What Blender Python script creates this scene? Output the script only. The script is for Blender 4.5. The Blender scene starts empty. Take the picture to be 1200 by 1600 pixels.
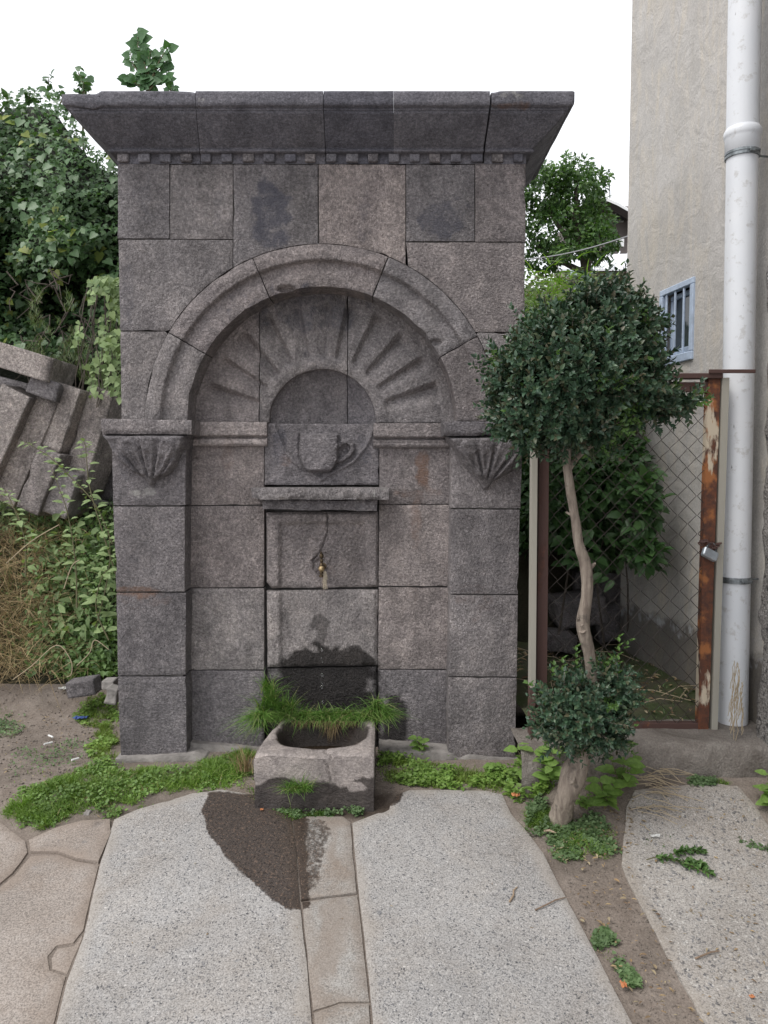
import bpy, math, random
import numpy as np
from mathutils import Vector, Matrix
from mathutils.geometry import delaunay_2d_cdt

R = math.radians
random.seed(11)
rng = np.random.default_rng(11)
scene = bpy.context.scene
COL = scene.collection

# ---------------------------------------------------------------- camera, world, sun, exposure
PITCH = R(3.7)
FPX = 1200.0
MY = 3.05                                   # depth of the fountain's front plane
_u = -(1180 - 800) / FPX
H = -((-math.sin(PITCH) + _u * math.cos(PITCH)) * MY / (math.cos(PITCH) + _u * math.sin(PITCH)))
cam_d = bpy.data.cameras.new('camera')
cam = bpy.data.objects.new('camera', cam_d)
COL.objects.link(cam)
cam.location = (0, 0, H)
cam.rotation_euler = (R(90) - PITCH, 0, 0)
cam_d.sensor_fit = 'VERTICAL'
cam_d.sensor_height = 24
cam_d.lens = 18.0
cam_d.clip_start = 0.02
cam_d.clip_end = 600
scene.camera = cam

SUN_EL, SUN_AZ = R(56), R(236)              # azimuth clockwise from +Y: behind the camera, a bit to the left
world = bpy.data.worlds.new('World')
scene.world = world
world.use_nodes = True
wt = world.node_tree
for n in list(wt.nodes):
    wt.nodes.remove(n)
wo = wt.nodes.new('ShaderNodeOutputWorld')
bg = wt.nodes.new('ShaderNodeBackground')
sky = wt.nodes.new('ShaderNodeTexSky')
sky.sky_type = 'NISHITA'
sky.sun_disc = False
sky.sun_elevation = SUN_EL
sky.sun_rotation = SUN_AZ
sky.air_density = 1.5
sky.dust_density = 4.0
hs = wt.nodes.new('ShaderNodeHueSaturation')
hs.inputs['Saturation'].default_value = 0.35
mx = wt.nodes.new('ShaderNodeMix')
mx.data_type = 'RGBA'
mx.inputs[0].default_value = 0.82
mx.inputs[7].default_value = (11.6, 11.8, 12.3, 1)     # the closed white cloud layer
wt.links.new(sky.outputs[0], hs.inputs['Color'])
wt.links.new(hs.outputs[0], mx.inputs[6])
wt.links.new(mx.outputs[2], bg.inputs[0])
bg.inputs[1].default_value = 0.10
wt.links.new(bg.outputs[0], wo.inputs[0])

sun_d = bpy.data.lights.new('sun', 'SUN')
sun_d.energy = 1.35
sun_d.angle = R(25)
sun_d.color = (1.0, 0.97, 0.92)
sun = bpy.data.objects.new('sun', sun_d)
COL.objects.link(sun)
_sd = Vector((math.sin(SUN_AZ) * math.cos(SUN_EL), math.cos(SUN_AZ) * math.cos(SUN_EL), math.sin(SUN_EL)))
sun.rotation_euler = _sd.to_track_quat('Z', 'Y').to_euler()

scene.view_settings.view_transform = 'Standard'
scene.view_settings.look = 'None'
scene.view_settings.gamma = 1
scene.view_settings.exposure = 0.37
scene.view_settings.use_curve_mapping = False
scene.cycles.max_bounces = 6
scene.cycles.transparent_max_bounces = 8

# ---------------------------------------------------------------- measuring helpers
CP, SP = math.cos(PITCH), math.sin(PITCH)

def ray(px, py):
    u, v = (px - 600) / FPX, (800 - py) / FPX
    return np.array((u, CP + v * SP, -SP + v * CP))

def P(px, py, Y):
    d = ray(px, py)
    t = Y / d[1]
    return Vector((d[0] * t, Y, H + d[2] * t))

def pix(x, y, z):
    zz = z - H
    f = y * CP - zz * SP
    v = y * SP + zz * CP
    return 600 + x / f * FPX, 800 - v / f * FPX

def _h3(ix, iy, iz):
    n = (ix * 374761393 + iy * 668265263 + iz * 2147483647 + 1013904223) & 0xffffffff
    n = ((n ^ (n >> 13)) * 1274126177) & 0xffffffff
    n = ((n ^ (n >> 16)) * 2246822519) & 0xffffffff
    return ((n ^ (n >> 15)) & 0xffffff) / float(0xffffff)

def vnoise(x, y, z=0.0):
    x, y, z = np.broadcast_arrays(np.asarray(x, float), np.asarray(y, float), np.asarray(z, float))
    ix, iy, iz = np.floor(x).astype(np.int64), np.floor(y).astype(np.int64), np.floor(z).astype(np.int64)
    fx, fy, fz = x - ix, y - iy, z - iz
    fx, fy, fz = [f * f * (3 - 2 * f) for f in (fx, fy, fz)]
    r = 0
    for dx in (0, 1):
        wx = fx if dx else 1 - fx
        for dy in (0, 1):
            wy = fy if dy else 1 - fy
            for dz in (0, 1):
                wz = fz if dz else 1 - fz
                r = r + wx * wy * wz * _h3(ix + dx, iy + dy, iz + dz)
    return r * 2 - 1

def fbm(x, y, z=0.0, o=3):
    s, a, f = 0, 1.0, 1.0
    for i in range(o):
        s = s + a * vnoise(np.asarray(x) * f + 17.3 * i, np.asarray(y) * f, np.asarray(z) * f)
        a *= 0.5
        f *= 2.03
    return s

def sstep(a, b, x):
    t = np.clip((x - a) / (b - a), 0, 1)
    return t * t * (3 - 2 * t)

SLOPE, Y1 = 0.19, 2.75

def gz(x, y):
    """ground height: the lane climbs to the fountain, level at its foot, a bank and a hill behind"""
    x, y = np.asarray(x, float), np.asarray(y, float)
    z = np.where(y < Y1, -(Y1 - y) * SLOPE, 0.0)
    left = sstep(-0.75, -1.15, x)
    z = z + left * (0.95 * sstep(3.55, 4.75, y) - 0.03 * sstep(2.9, 3.4, y))
    right = sstep(0.2, 0.7, x)
    z = z + right * (1.5 * sstep(4.05, 5.0, y))
    mid = (1 - left) * (1 - right)
    z = z + mid * 1.6 * sstep(3.8, 4.4, y)
    z = z + 0.22 * np.clip(y - 5.6, 0, 400) * sstep(5.2, 9, y)
    z = z + 0.03 * fbm(x * 1.3, y * 1.3, 2.0) * sstep(3.2, 4.5, y)
    z = z + 0.08 * sstep(0.45, 0.7, x) * sstep(2.38, 2.68, y) * sstep(3.0, 2.9, y)
    return z

def G(px, py):
    d = ray(px, py)
    lo, hi = 0.3, 60.0
    t = 0.3
    while t < 60:
        x, y, z = d[0] * t, d[1] * t, H + d[2] * t
        if z < float(gz(x, y)):
            break
        lo = t
        t *= 1.05
    hi = t
    for _ in range(14):
        m = (lo + hi) / 2
        if H + d[2] * m < float(gz(d[0] * m, d[1] * m)):
            hi = m
        else:
            lo = m
    return Vector((d[0] * hi, d[1] * hi, H + d[2] * hi))

# ---------------------------------------------------------------- object helpers
def tag(o, label=None, cat=None, group=None, kind=None):
    if label: o['label'] = label
    if cat: o['category'] = cat
    if group: o['group'] = group
    if kind: o['kind'] = kind
    return o

def empty(name, loc, label, cat, group=None):
    o = bpy.data.objects.new(name, None)
    o.empty_display_size = 0.1
    o.location = loc
    COL.objects.link(o)
    return tag(o, label, cat, group)

def worldloc(o):
    v = Vector((0, 0, 0))
    while o is not None:
        v = v + o.location
        o = o.parent
    return v

def mk(name, V, F, mat, parent=None, loc=None, marks=None, rust=None, smooth=True, sharp_from=None):
    """V: world coordinates. F: list of faces, or (array n x k). sharp_from: faces from this index on are flat"""
    V = np.asarray(V, float).reshape(-1, 3)
    base = np.array(worldloc(parent)) if parent is not None else np.zeros(3)
    if loc is None and parent is None:
        loc = (0.5 * (V[:, 0].min() + V[:, 0].max()), 0.5 * (V[:, 1].min() + V[:, 1].max()), V[:, 2].min())
    off = base + (np.array(loc) if loc is not None else 0)
    me = bpy.data.meshes.new(name)
    VV = V - off
    if isinstance(F, np.ndarray):
        k = F.shape[1]
        me.vertices.add(len(VV)); me.vertices.foreach_set('co', VV.ravel())
        me.loops.add(F.size); me.loops.foreach_set('vertex_index', F.ravel().astype(np.int32))
        me.polygons.add(len(F))
        me.polygons.foreach_set('loop_start', np.arange(0, F.size, k, dtype=np.int32))
        try:
            me.polygons.foreach_set('loop_total', np.full(len(F), k, dtype=np.int32))
        except Exception:
            pass
        me.update(calc_edges=True)
    else:
        me.from_pydata(VV.tolist(), [], F)
    if smooth:
        s = np.ones(len(me.polygons), dtype=bool)
        if sharp_from is not None:
            s[sharp_from:] = False
        me.polygons.foreach_set('use_smooth', s)
    if marks is not None:
        a = me.attributes.new('marks', 'FLOAT_COLOR', 'POINT')
        c = np.ones((len(V), 4)); c[:, :3] = marks
        a.data.foreach_set('color', c.ravel())
    if rust is not None:
        a = me.attributes.new('rust', 'FLOAT', 'POINT')
        a.data.foreach_set('value', np.asarray(rust, float))
    for m in (mat if isinstance(mat, (list, tuple)) else [mat]):
        me.materials.append(m)
    o = bpy.data.objects.new(name, me)
    if loc is not None:
        o.location = loc if parent is None else loc
    COL.objects.link(o)
    o.parent = parent
    return o

class MB:
    def __init__(s):
        s.v, s.f = [], []
    def add(s, V, F):
        b = len(s.v)
        s.v += [tuple(p) for p in V]
        s.f += [tuple(i + b for i in f) for f in F]
        return s
    def box(s, c, d, rot=None, b=0.0, taper=0):
        """chamfered box; c centre, d full sizes, rot Matrix/Euler 3x3"""
        hx, hy, hz = d[0] / 2, d[1] / 2, d[2] / 2
        b = min(b, hx * .9, hy * .9, hz * .9)
        vs, fs = [], []
        if b <= 0:
            vs = [(x, y, z) for x in (-hx, hx) for y in (-hy, hy) for z in (-hz, hz)]
            fs = [(0, 1, 3, 2), (4, 6, 7, 5), (0, 4, 5, 1), (2, 3, 7, 6), (0, 2, 6, 4), (1, 5, 7, 3)]
        else:
            idx = {}
            for sx in (-1, 1):
                for sy in (-1, 1):
                    for sz in (-1, 1):
                        for ax in range(3):
                            p = [sx * (hx - b), sy * (hy - b), sz * (hz - b)]
                            p[ax] += (sx, sy, sz)[ax] * b
                            idx[(sx, sy, sz, ax)] = len(vs)
                            vs.append(tuple(p))
            I = lambda x, y, z, a: idx[(x, y, z, a)]
            for sg in (-1, 1):
                fs.append([I(sg, -1, -1, 0), I(sg, 1, -1, 0), I(sg, 1, 1, 0), I(sg, -1, 1, 0)][::sg])
                fs.append([I(-1, sg, -1, 1), I(-1, sg, 1, 1), I(1, sg, 1, 1), I(1, sg, -1, 1)][::sg])
                fs.append([I(-1, -1, sg, 2), I(1, -1, sg, 2), I(1, 1, sg, 2), I(-1, 1, sg, 2)][::sg])
            for a in (-1, 1):
                for c2 in (-1, 1):
                    fs.append([I(a, c2, -1, 0), I(a, c2, 1, 0), I(a, c2, 1, 1), I(a, c2, -1, 1)][::-a * c2])
                    fs.append([I(a, -1, c2, 0), I(a, -1, c2, 2), I(a, 1, c2, 2), I(a, 1, c2, 0)][::-a * c2])
                    fs.append([I(-1, a, c2, 1), I(1, a, c2, 1), I(1, a, c2, 2), I(-1, a, c2, 2)][::-a * c2])
            for sx in (-1, 1):
                for sy in (-1, 1):
                    for sz in (-1, 1):
                        fs.append([I(sx, sy, sz, 0), I(sx, sy, sz, 1), I(sx, sy, sz, 2)][::sx * sy * sz])
        M = rot if rot is not None else Matrix.Identity(3)
        c = Vector(c)
        return s.add([M @ Vector(v) + c for v in vs], fs)
    def tube(s, path, rad, n=8, cap=True):
        pts = [Vector(p) for p in path]
        if not hasattr(rad, '__len__'):
            rad = [rad] * len(pts)
        t0 = (pts[1] - pts[0]).normalized()
        nrm = t0.orthogonal().normalized()
        vs, fs = [], []
        for i, p in enumerate(pts):
            t = (pts[min(i + 1, len(pts) - 1)] - pts[max(i - 1, 0)])
            if t.length < 1e-9: t = t0
            t.normalize()
            nrm = (nrm - t * nrm.dot(t))
            if nrm.length < 1e-6: nrm = t.orthogonal()
            nrm.normalize()
            bn = t.cross(nrm)
            for k in range(n):
                a = 2 * math.pi * k / n
                vs.append(p + (nrm * math.cos(a) + bn * math.sin(a)) * rad[i])
        for i in range(len(pts) - 1):
            for k in range(n):
                k2 = (k + 1) % n
                fs.append((i * n + k, i * n + k2, (i + 1) * n + k2, (i + 1) * n + k))
        if cap:
            b0 = len(vs); vs += vs[:n]; fs.append(tuple(b0 + k for k in range(n))[::-1])
            b1 = len(vs); vs += vs[(len(pts) - 1) * n:len(pts) * n]; fs.append(tuple(b1 + k for k in range(n)))
        return s.add(vs, fs)
    def lathe(s, c, axis, prof, n=20):
        """prof: list of (dist along axis, radius)"""
        ax = Vector(axis).normalized()
        return s.tube_exact(Vector(c), ax, prof, n)
    def tube_exact(s, c, ax, prof, n):
        a1 = ax.orthogonal().normalized(); a2 = ax.cross(a1)
        vs, fs = [], []
        for (t, r) in prof:
            for k in range(n):
                a = 2 * math.pi * k / n
                vs.append(c + ax * t + (a1 * math.cos(a) + a2 * math.sin(a)) * r)
        m = len(prof)
        for i in range(m - 1):
            for k in range(n):
                k2 = (k + 1) % n
                fs.append((i * n + k, i * n + k2, (i + 1) * n + k2, (i + 1) * n + k))
        b0 = len(vs); vs += vs[:n]; fs.append(tuple(b0 + k for k in range(n))[::-1])
        b1 = len(vs); vs += vs[(m - 1) * n:m * n]; fs.append(tuple(b1 + k for k in range(n)))
        return s.add(vs, fs)
    def build(s, name, mat, parent=None, smooth=False, loc=None, **k):
        return mk(name, s.v, s.f, mat, parent, loc=loc, smooth=smooth, **k)

# polygon tools ------------------------------------------------------------
def densify(poly, res):
    out = []
    n = len(poly)
    for i in range(n):
        a, b = np.array(poly[i]), np.array(poly[(i + 1) % n])
        k = max(1, int(round(np.linalg.norm(b - a) / res)))
        for j in range(k):
            out.append(a + (b - a) * j / k)
    return np.array(out)

def inpoly(pts, poly):
    x, y = pts[:, 0], pts[:, 1]
    ins = np.zeros(len(pts), bool)
    n = len(poly)
    for i in range(n):
        x1, y1 = poly[i]; x2, y2 = poly[(i + 1) % n]
        c = ((y1 > y) != (y2 > y))
        with np.errstate(divide='ignore', invalid='ignore'):
            xi = (x2 - x1) * (y - y1) / (y2 - y1 + 1e-30) + x1
        ins ^= c & (x < xi)
    return ins

def dist_poly(pts, poly):
    d = np.full(len(pts), 1e9)
    n = len(poly)
    for i in range(n):
        a = np.asarray(poly[i]); b = np.asarray(poly[(i + 1) % n])
        ab = b - a
        L = (ab @ ab) + 1e-18
        t = np.clip(((pts - a) @ ab) / L, 0, 1)
        q = a + t[:, None] * ab
        d = np.minimum(d, np.hypot(pts[:, 0] - q[:, 0], pts[:, 1] - q[:, 1]))
    return d

def orient(poly):
    a = sum(poly[i][0] * poly[(i + 1) % len(poly)][1] - poly[(i + 1) % len(poly)][0] * poly[i][1] for i in range(len(poly)))
    return list(poly) if a > 0 else list(poly)[::-1]

def shrink(poly, s):
    poly = orient(poly)
    n = len(poly); out = []
    for i in range(n):
        p0, p1, p2 = np.array(poly[i - 1]), np.array(poly[i]), np.array(poly[(i + 1) % n])
        e1 = p1 - p0; e2 = p2 - p1
        e1 = e1 / (np.linalg.norm(e1) + 1e-12); e2 = e2 / (np.linalg.norm(e2) + 1e-12)
        n1 = np.array((-e1[1], e1[0])); n2 = np.array((-e2[1], e2[0]))
        m = n1 + n2; l = np.linalg.norm(m)
        if l < 1e-6: m = n1
        else: m = m / l
        c = max(0.4, m @ n1)
        out.append(p1 + m * s / c)
    return [tuple(p) for p in out]

def trimesh(poly, res, jit=0.0, seed=0, fine_edge=True):
    """boundary-first constrained triangulation of a 2D polygon with inner grid points. Returns pts, tris, nboundary, dist"""
    r = np.random.default_rng(seed)
    B = densify(orient(poly), res)
    core = [tuple(p) for p in B]
    if jit > 0:
        c = B.mean(0)
        nb = np.roll(B, -1, 0) - np.roll(B, 1, 0)
        nb = nb / (np.linalg.norm(nb, axis=1)[:, None] + 1e-9)
        nrm = np.stack((-nb[:, 1], nb[:, 0]), 1)
        w = (0.5 + 0.5 * fbm(B[:, 0] * 22 + seed, B[:, 1] * 22, 3.1)) + 3.6 * sstep(.55, .95, vnoise(B[:, 0] * 13 + 5, B[:, 1] * 13, seed * 1.7))
        B = B + nrm * (jit * np.clip(w, 0, 4.4))[:, None]
    lo, hi = B.min(0), B.max(0)
    gx = np.arange(lo[0] + res * .5, hi[0], res)
    gy = np.arange(lo[1] + res * .5, hi[1], res)
    X, Y = np.meshgrid(gx, gy)
    Gp = np.stack((X.ravel(), Y.ravel()), 1) + r.uniform(-.18, .18, (X.size, 2)) * res
    Gp = Gp[inpoly(Gp, B)]
    if len(Gp):
        d = dist_poly(Gp, B)
        keep = d > res * .55
        Gp, d = Gp[keep], d[keep]
    else:
        d = np.zeros(0)
    allp = np.vstack((B, Gp)) if len(Gp) else B
    nb_ = len(B)
    edges = [(i, (i + 1) % nb_) for i in range(nb_)]
    vo, eo, fo, ov, oe, of = delaunay_2d_cdt([Vector(p) for p in allp], edges, [], 1, 1e-7)
    pts = np.array([tuple(v) for v in vo])
    src = np.array([o[0] if len(o) else -1 for o in ov])
    dd = np.concatenate((np.zeros(nb_), d))
    dist = np.where(src >= 0, dd[np.clip(src, 0, len(dd) - 1)], 0)
    inv = {s: i for i, s in enumerate(src) if s >= 0}
    ring = [inv[i] for i in range(nb_) if i in inv]
    tris = []
    for f in fo:
        a, b, c = f[0], f[1], f[2]
        ar = (pts[b, 0] - pts[a, 0]) * (pts[c, 1] - pts[a, 1]) - (pts[c, 0] - pts[a, 0]) * (pts[b, 1] - pts[a, 1])
        tris.append(tuple(f) if ar > 0 else tuple(f)[::-1])
    return pts, tris, ring, dist

def blobs_eval(px, py, blobs):
    m = np.zeros((len(px), 3)); r = np.zeros(len(px))
    for (cx, cy, rx, ry, ch, am) in blobs:
        f = 1 - np.hypot((px - cx) / rx, (py - cy) / ry) + (0.38 if ch else 0.24) * fbm(px / 17.0, py / 17.0, cx * .013, 4)
        if ch == 0 and cx <= 545 and cy < 1200: f = np.where((px > 411) & (px < 592), f, -1)
        f = am * sstep(0.0, 0.42 if ch != 0 else 0.16, f)
        if ch == 3: r = np.maximum(r, f)
        else: m[:, ch] = np.maximum(m[:, ch], f)
    return m, r

BLOBS = []

def relief(name, poly_px, Y, depth, parent, mat, res=.012, hfn=None, edge=.0035, gap=.0011, jit=.0014,
           rough=.0016, seed=None, ewid=.008):
    seed = seed if seed is not None else int(sum(p[0] * 3.1 + p[1] for p in poly_px)) % 9973
    w = [(P(a, b, Y)[0], P(a, b, Y)[2]) for a, b in poly_px]
    w = shrink(w, gap)
    pts, tris, ring, dist = trimesh(w, res, jit, seed)
    X, Z = pts[:, 0], pts[:, 1]
    px, py = pix(X, np.full(len(X), Y), Z)
    h = rough * (fbm(X * 9, Z * 9, seed * .37, 4)) + rough * .5 * vnoise(X * 60, Z * 60, seed)
    h = h - edge * (1 - sstep(0, ewid, dist)) * (0.7 + 0.6 * vnoise(X * 30, Z * 30, seed + 3))
    if hfn is not None:
        h = h + hfn(px, py, X, Z, dist)
    h = h + (((seed * 7919) % 13) / 13 - .5) * .004 * (edge < .0045)
    n = len(X)
    V = np.stack((X, Y - h, Z), 1)
    m, r = blobs_eval(px, py, BLOBS)
    ring_v = V[ring]
    back = ring_v.copy(); back[:, 1] = Y + depth
    F = [tuple(t) for t in tris]
    nf = len(F)
    k = len(ring)
    V = np.vstack((V, ring_v, back))
    m = np.vstack((m, m[ring], m[ring])); r = np.concatenate((r, r[ring], r[ring]))
    for i in range(k):
        j = (i + 1) % k
        F.append((n + i, n + k + i, n + k + j, n + j))
    F.append(tuple(n + k + i for i in range(k)))
    # orientation: tris are CCW in (X,Z) seen from -Y : good
    return mk(name, V, F, mat, parent, marks=m, rust=r, smooth=True, sharp_from=nf)

# ---------------------------------------------------------------- materials
def N(nt, t, **kw):
    n = nt.nodes.new(t)
    for k, v in kw.items():
        if k.startswith('i_'):
            key = k[2:]
            key = int(key) if key.isdigit() else key.replace('_', ' ')
            n.inputs[key].default_value = v
        else:
            setattr(n, k, v)
    return n

def newmat(name):
    m = bpy.data.materials.new(name)
    m.use_nodes = True
    nt = m.node_tree
    b = nt.nodes['Principled BSDF']
    return m, nt, b

def ramp(nt, fac, stops, interp='LINEAR'):
    r = nt.nodes.new('ShaderNodeValToRGB')
    r.color_ramp.interpolation = interp
    e = r.color_ramp.elements
    while len(e) < len(stops): e.new(0.5)
    for i, (p, c) in enumerate(stops):
        e[i].position = p
        e[i].color = (c, c, c, 1) if not hasattr(c, '__len__') else (c[0], c[1], c[2], 1)
    nt.links.new(fac, r.inputs[0])
    return r.outputs[0]

def mixc(nt, fac, a, b, mode='MIX'):
    m = nt.nodes.new('ShaderNodeMix')
    m.data_type = 'RGBA'; m.blend_type = mode
    for s, v in ((0, fac), (6, a), (7, b)):
        if isinstance(v, (int, float)): m.inputs[s].default_value = v if s == 0 else (v, v, v, 1)
        elif isinstance(v, tuple): m.inputs[s].default_value = (*v, 1)
        else: nt.links.new(v, m.inputs[s])
    return m.outputs[2]

def math_(nt, op, a, b=0.0, c=None, clamp=False):
    m = nt.nodes.new('ShaderNodeMath'); m.operation = op; m.use_clamp = clamp
    for s, v in ((0, a), (1, b), (2, c)):
        if v is None: continue
        if isinstance(v, (int, float)): m.inputs[s].default_value = v
        else: nt.links.new(v, m.inputs[s])
    return m.outputs[0]

def coords(nt, scale=(1, 1, 1), rnd=0.0):
    tc = nt.nodes.new('ShaderNodeTexCoord')
    mp = nt.nodes.new('ShaderNodeMapping')
    mp.inputs['Scale'].default_value = scale
    nt.links.new(tc.outputs['Object'], mp.inputs['Vector'])
    if rnd:
        oi = nt.nodes.new('ShaderNodeObjectInfo')
        nt.links.new(math_(nt, 'MULTIPLY', oi.outputs['Random'], rnd), mp.inputs['Location'])
    return mp.outputs[0]

def noise(nt, vec, scale, detail=4, rough=.55, dist=0):
    n = nt.nodes.new('ShaderNodeTexNoise')
    n.inputs['Scale'].default_value = scale
    n.inputs['Detail'].default_value = detail
    n.inputs['Roughness'].default_value = rough
    n.inputs['Distortion'].default_value = dist
    nt.links.new(vec, n.inputs['Vector'])
    return n.outputs[0]

def voro(nt, vec, scale, feat='F1', out='Distance'):
    n = nt.nodes.new('ShaderNodeTexVoronoi')
    n.feature = feat
    n.inputs['Scale'].default_value = scale
    nt.links.new(vec, n.inputs['Vector'])
    return n.outputs[out]

def bump(nt, bsdf, h, strength, dist, prev=None):
    b = nt.nodes.new('ShaderNodeBump')
    b.inputs['Strength'].default_value = strength
    b.inputs['Distance'].default_value = dist
    nt.links.new(h, b.inputs['Height'])
    if prev is not None: nt.links.new(prev, b.inputs['Normal'])
    nt.links.new(b.outputs[0], bsdf.inputs['Normal'])
    return b.outputs[0]

def attr(nt, name):
    a = nt.nodes.new('ShaderNodeAttribute'); a.attribute_name = name
    return a

def stone_mat(name, ca, cb, cc, speck=0.5, bdist=.004, pit=1.0, grainscale=95, wetcol=0.13, bstr=0.82, contrast=.22, wear=.48, top_wear=False):
    m, nt, b = newmat(name)
    v = coords(nt, rnd=7.0)
    v0 = coords(nt)
    oi = nt.nodes.new('ShaderNodeObjectInfo')
    base = mixc(nt, ramp(nt, noise(nt, v, 3.2, 4, .6), [(.32, 0), (.68, 1)]), ca, cb)
    base = mixc(nt, ramp(nt, oi.outputs['Random'], [(0, 0), (1, .75)]), base, cc)
    r2_ = math_(nt, 'FRACT', math_(nt, 'MULTIPLY', oi.outputs['Random'], 7.31))
    base = mixc(nt, 1.0, base, ramp(nt, r2_, [(0, (.88, .88, .89)), (.5, (1.06, 1.05, 1.04)), (1, (1.30, 1.28, 1.25))]), 'MULTIPLY')
    # broad weathering: pale rubbed and darker sooty patches
    w1 = ramp(nt, noise(nt, v, 7.5, 5, .65, .4), [(.5, 0), (.75, 1)])
    base = mixc(nt, math_(nt, 'MULTIPLY', w1, wear), base, tuple(min(1, c * 1.75) for c in ca))
    vs = coords(nt, (5.5, 5.5, 1.6), rnd=3.0)
    w2 = ramp(nt, noise(nt, vs, 1.5, 5, .6, .3), [(.45, 0), (.72, 1)])
    base = mixc(nt, math_(nt, 'MULTIPLY', w2, wear * 1.3), base, tuple(c * .5 for c in ca))
    w3 = ramp(nt, noise(nt, v, 13, 5, .7, .8), [(.36, (.72, .71, .72)), (.5, (1, 1, 1)), (.64, (1.28, 1.26, 1.24))])
    base = mixc(nt, .75, base, w3, 'MULTIPLY')
    # fine grain of the punched face
    g = noise(nt, v, grainscale, 3, .7)
    g2 = noise(nt, v, grainscale * 2.6, 2, .6)
    gg = math_(nt, 'ADD', math_(nt, 'MULTIPLY', g, .6), math_(nt, 'MULTIPLY', g2, .4))
    base = mixc(nt, speck, base, ramp(nt, gg, [(.34, (.38, .37, .38)), (.5, (.97, .97, .97)), (.64, (1.8, 1.78, 1.78))]), 'MULTIPLY')
    pits = ramp(nt, voro(nt, v, 70), [(.0, 0), (.22, 1)])
    pm = ramp(nt, noise(nt, v, 14, 2), [(.46, 0), (.58, 1)])
    pitf = math_(nt, 'MULTIPLY', math_(nt, 'SUBTRACT', 1.0, pits), math_(nt, 'MULTIPLY', pm, pit))
    base = mixc(nt, math_(nt, 'MULTIPLY', pitf, .6), base, (.03, .03, .033))
    mk_ = attr(nt, 'marks'); ru = attr(nt, 'rust')
    sep = nt.nodes.new('ShaderNodeSeparateColor'); nt.links.new(mk_.outputs['Color'], sep.inputs[0])
    brk = math_(nt, 'SUBTRACT', noise(nt, v0, 16, 6, .72, .5), .5)
    brk2 = math_(nt, 'SUBTRACT', noise(nt, v0, 48, 4, .7), .5)
    brk = math_(nt, 'ADD', math_(nt, 'MULTIPLY', brk, 2.6), math_(nt, 'MULTIPLY', brk2, 1.6))
    def broken(s, k, off):
        q = math_(nt, 'MULTIPLY_ADD', s, 1.45, brk)
        q = math_(nt, 'SUBTRACT', q, off, clamp=True)
        return math_(nt, 'MULTIPLY', math_(nt, 'MULTIPLY', q, s, clamp=True), k, clamp=True)
    base = mixc(nt, broken(sep.outputs[1], .75, .4), base, (.062, .064, .085))
    base = mixc(nt, broken(sep.outputs[2], .85, .95), base, (.46, .45, .42))
    base = mixc(nt, broken(ru.outputs['Fac'], .8, .45), base, (.19, .11, .075))
    wf = sep.outputs[0]
    base = mixc(nt, wf, base, mixc(nt, 1.0, base, (wetcol, wetcol * .95, wetcol * .93), 'MULTIPLY'))
    nt.links.new(base, b.inputs['Base Color'])
    rr = math_(nt, 'MULTIPLY_ADD', wf, -.33, .88)
    nt.links.new(rr, b.inputs['Roughness'])
    b.inputs['Specular IOR Level'].default_value = .35
    h = math_(nt, 'SUBTRACT', math_(nt, 'MULTIPLY', gg, .7), math_(nt, 'MULTIPLY', pitf, .7))
    tc = nt.nodes.new('ShaderNodeTexCoord'); mp = nt.nodes.new('ShaderNodeMapping')
    mp.inputs['Scale'].default_value = (1, 1, 1)
    rv3 = nt.nodes.new('ShaderNodeVectorRotate'); rv3.rotation_type = 'Y_AXIS'
    nt.links.new(tc.outputs['Object'], rv3.inputs['Vector'])
    nt.links.new(math_(nt, 'MULTIPLY_ADD', oi.outputs['Random'], 1.6, .1), rv3.inputs['Angle'])
    mp.inputs['Scale'].default_value = (150, 120, 85)
    nt.links.new(rv3.outputs[0], mp.inputs['Vector'])
    ch = noise(nt, mp.outputs[0], 1.0, 3, .6, .3)
    h = math_(nt, 'ADD', h, math_(nt, 'MULTIPLY', ramp(nt, ch, [(.38, 0), (.6, 1)]), .38))
    n1 = bump(nt, b, h, bstr, bdist)
    return m

def simple_mat(name, col, rough=.6, metal=0, nscale=None, namp=.3, bstr=0, bdist=.001, spec=.5, rnd=0):
    m, nt, b = newmat(name)
    b.inputs['Roughness'].default_value = rough
    b.inputs['Metallic'].default_value = metal
    b.inputs['Specular IOR Level'].default_value = spec
    if nscale:
        v = coords(nt, rnd=rnd)
        n = noise(nt, v, nscale, 5, .6)
        c = mixc(nt, ramp(nt, n, [(.3, 0), (.7, 1)]), tuple(x * (1 - namp) for x in col), tuple(min(1, x * (1 + namp)) for x in col))
        nt.links.new(c, b.inputs['Base Color'])
        if bstr: bump(nt, b, noise(nt, v, nscale * 4, 4), bstr, bdist)
    else:
        b.inputs['Base Color'].default_value = (*col, 1)
    return m

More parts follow.
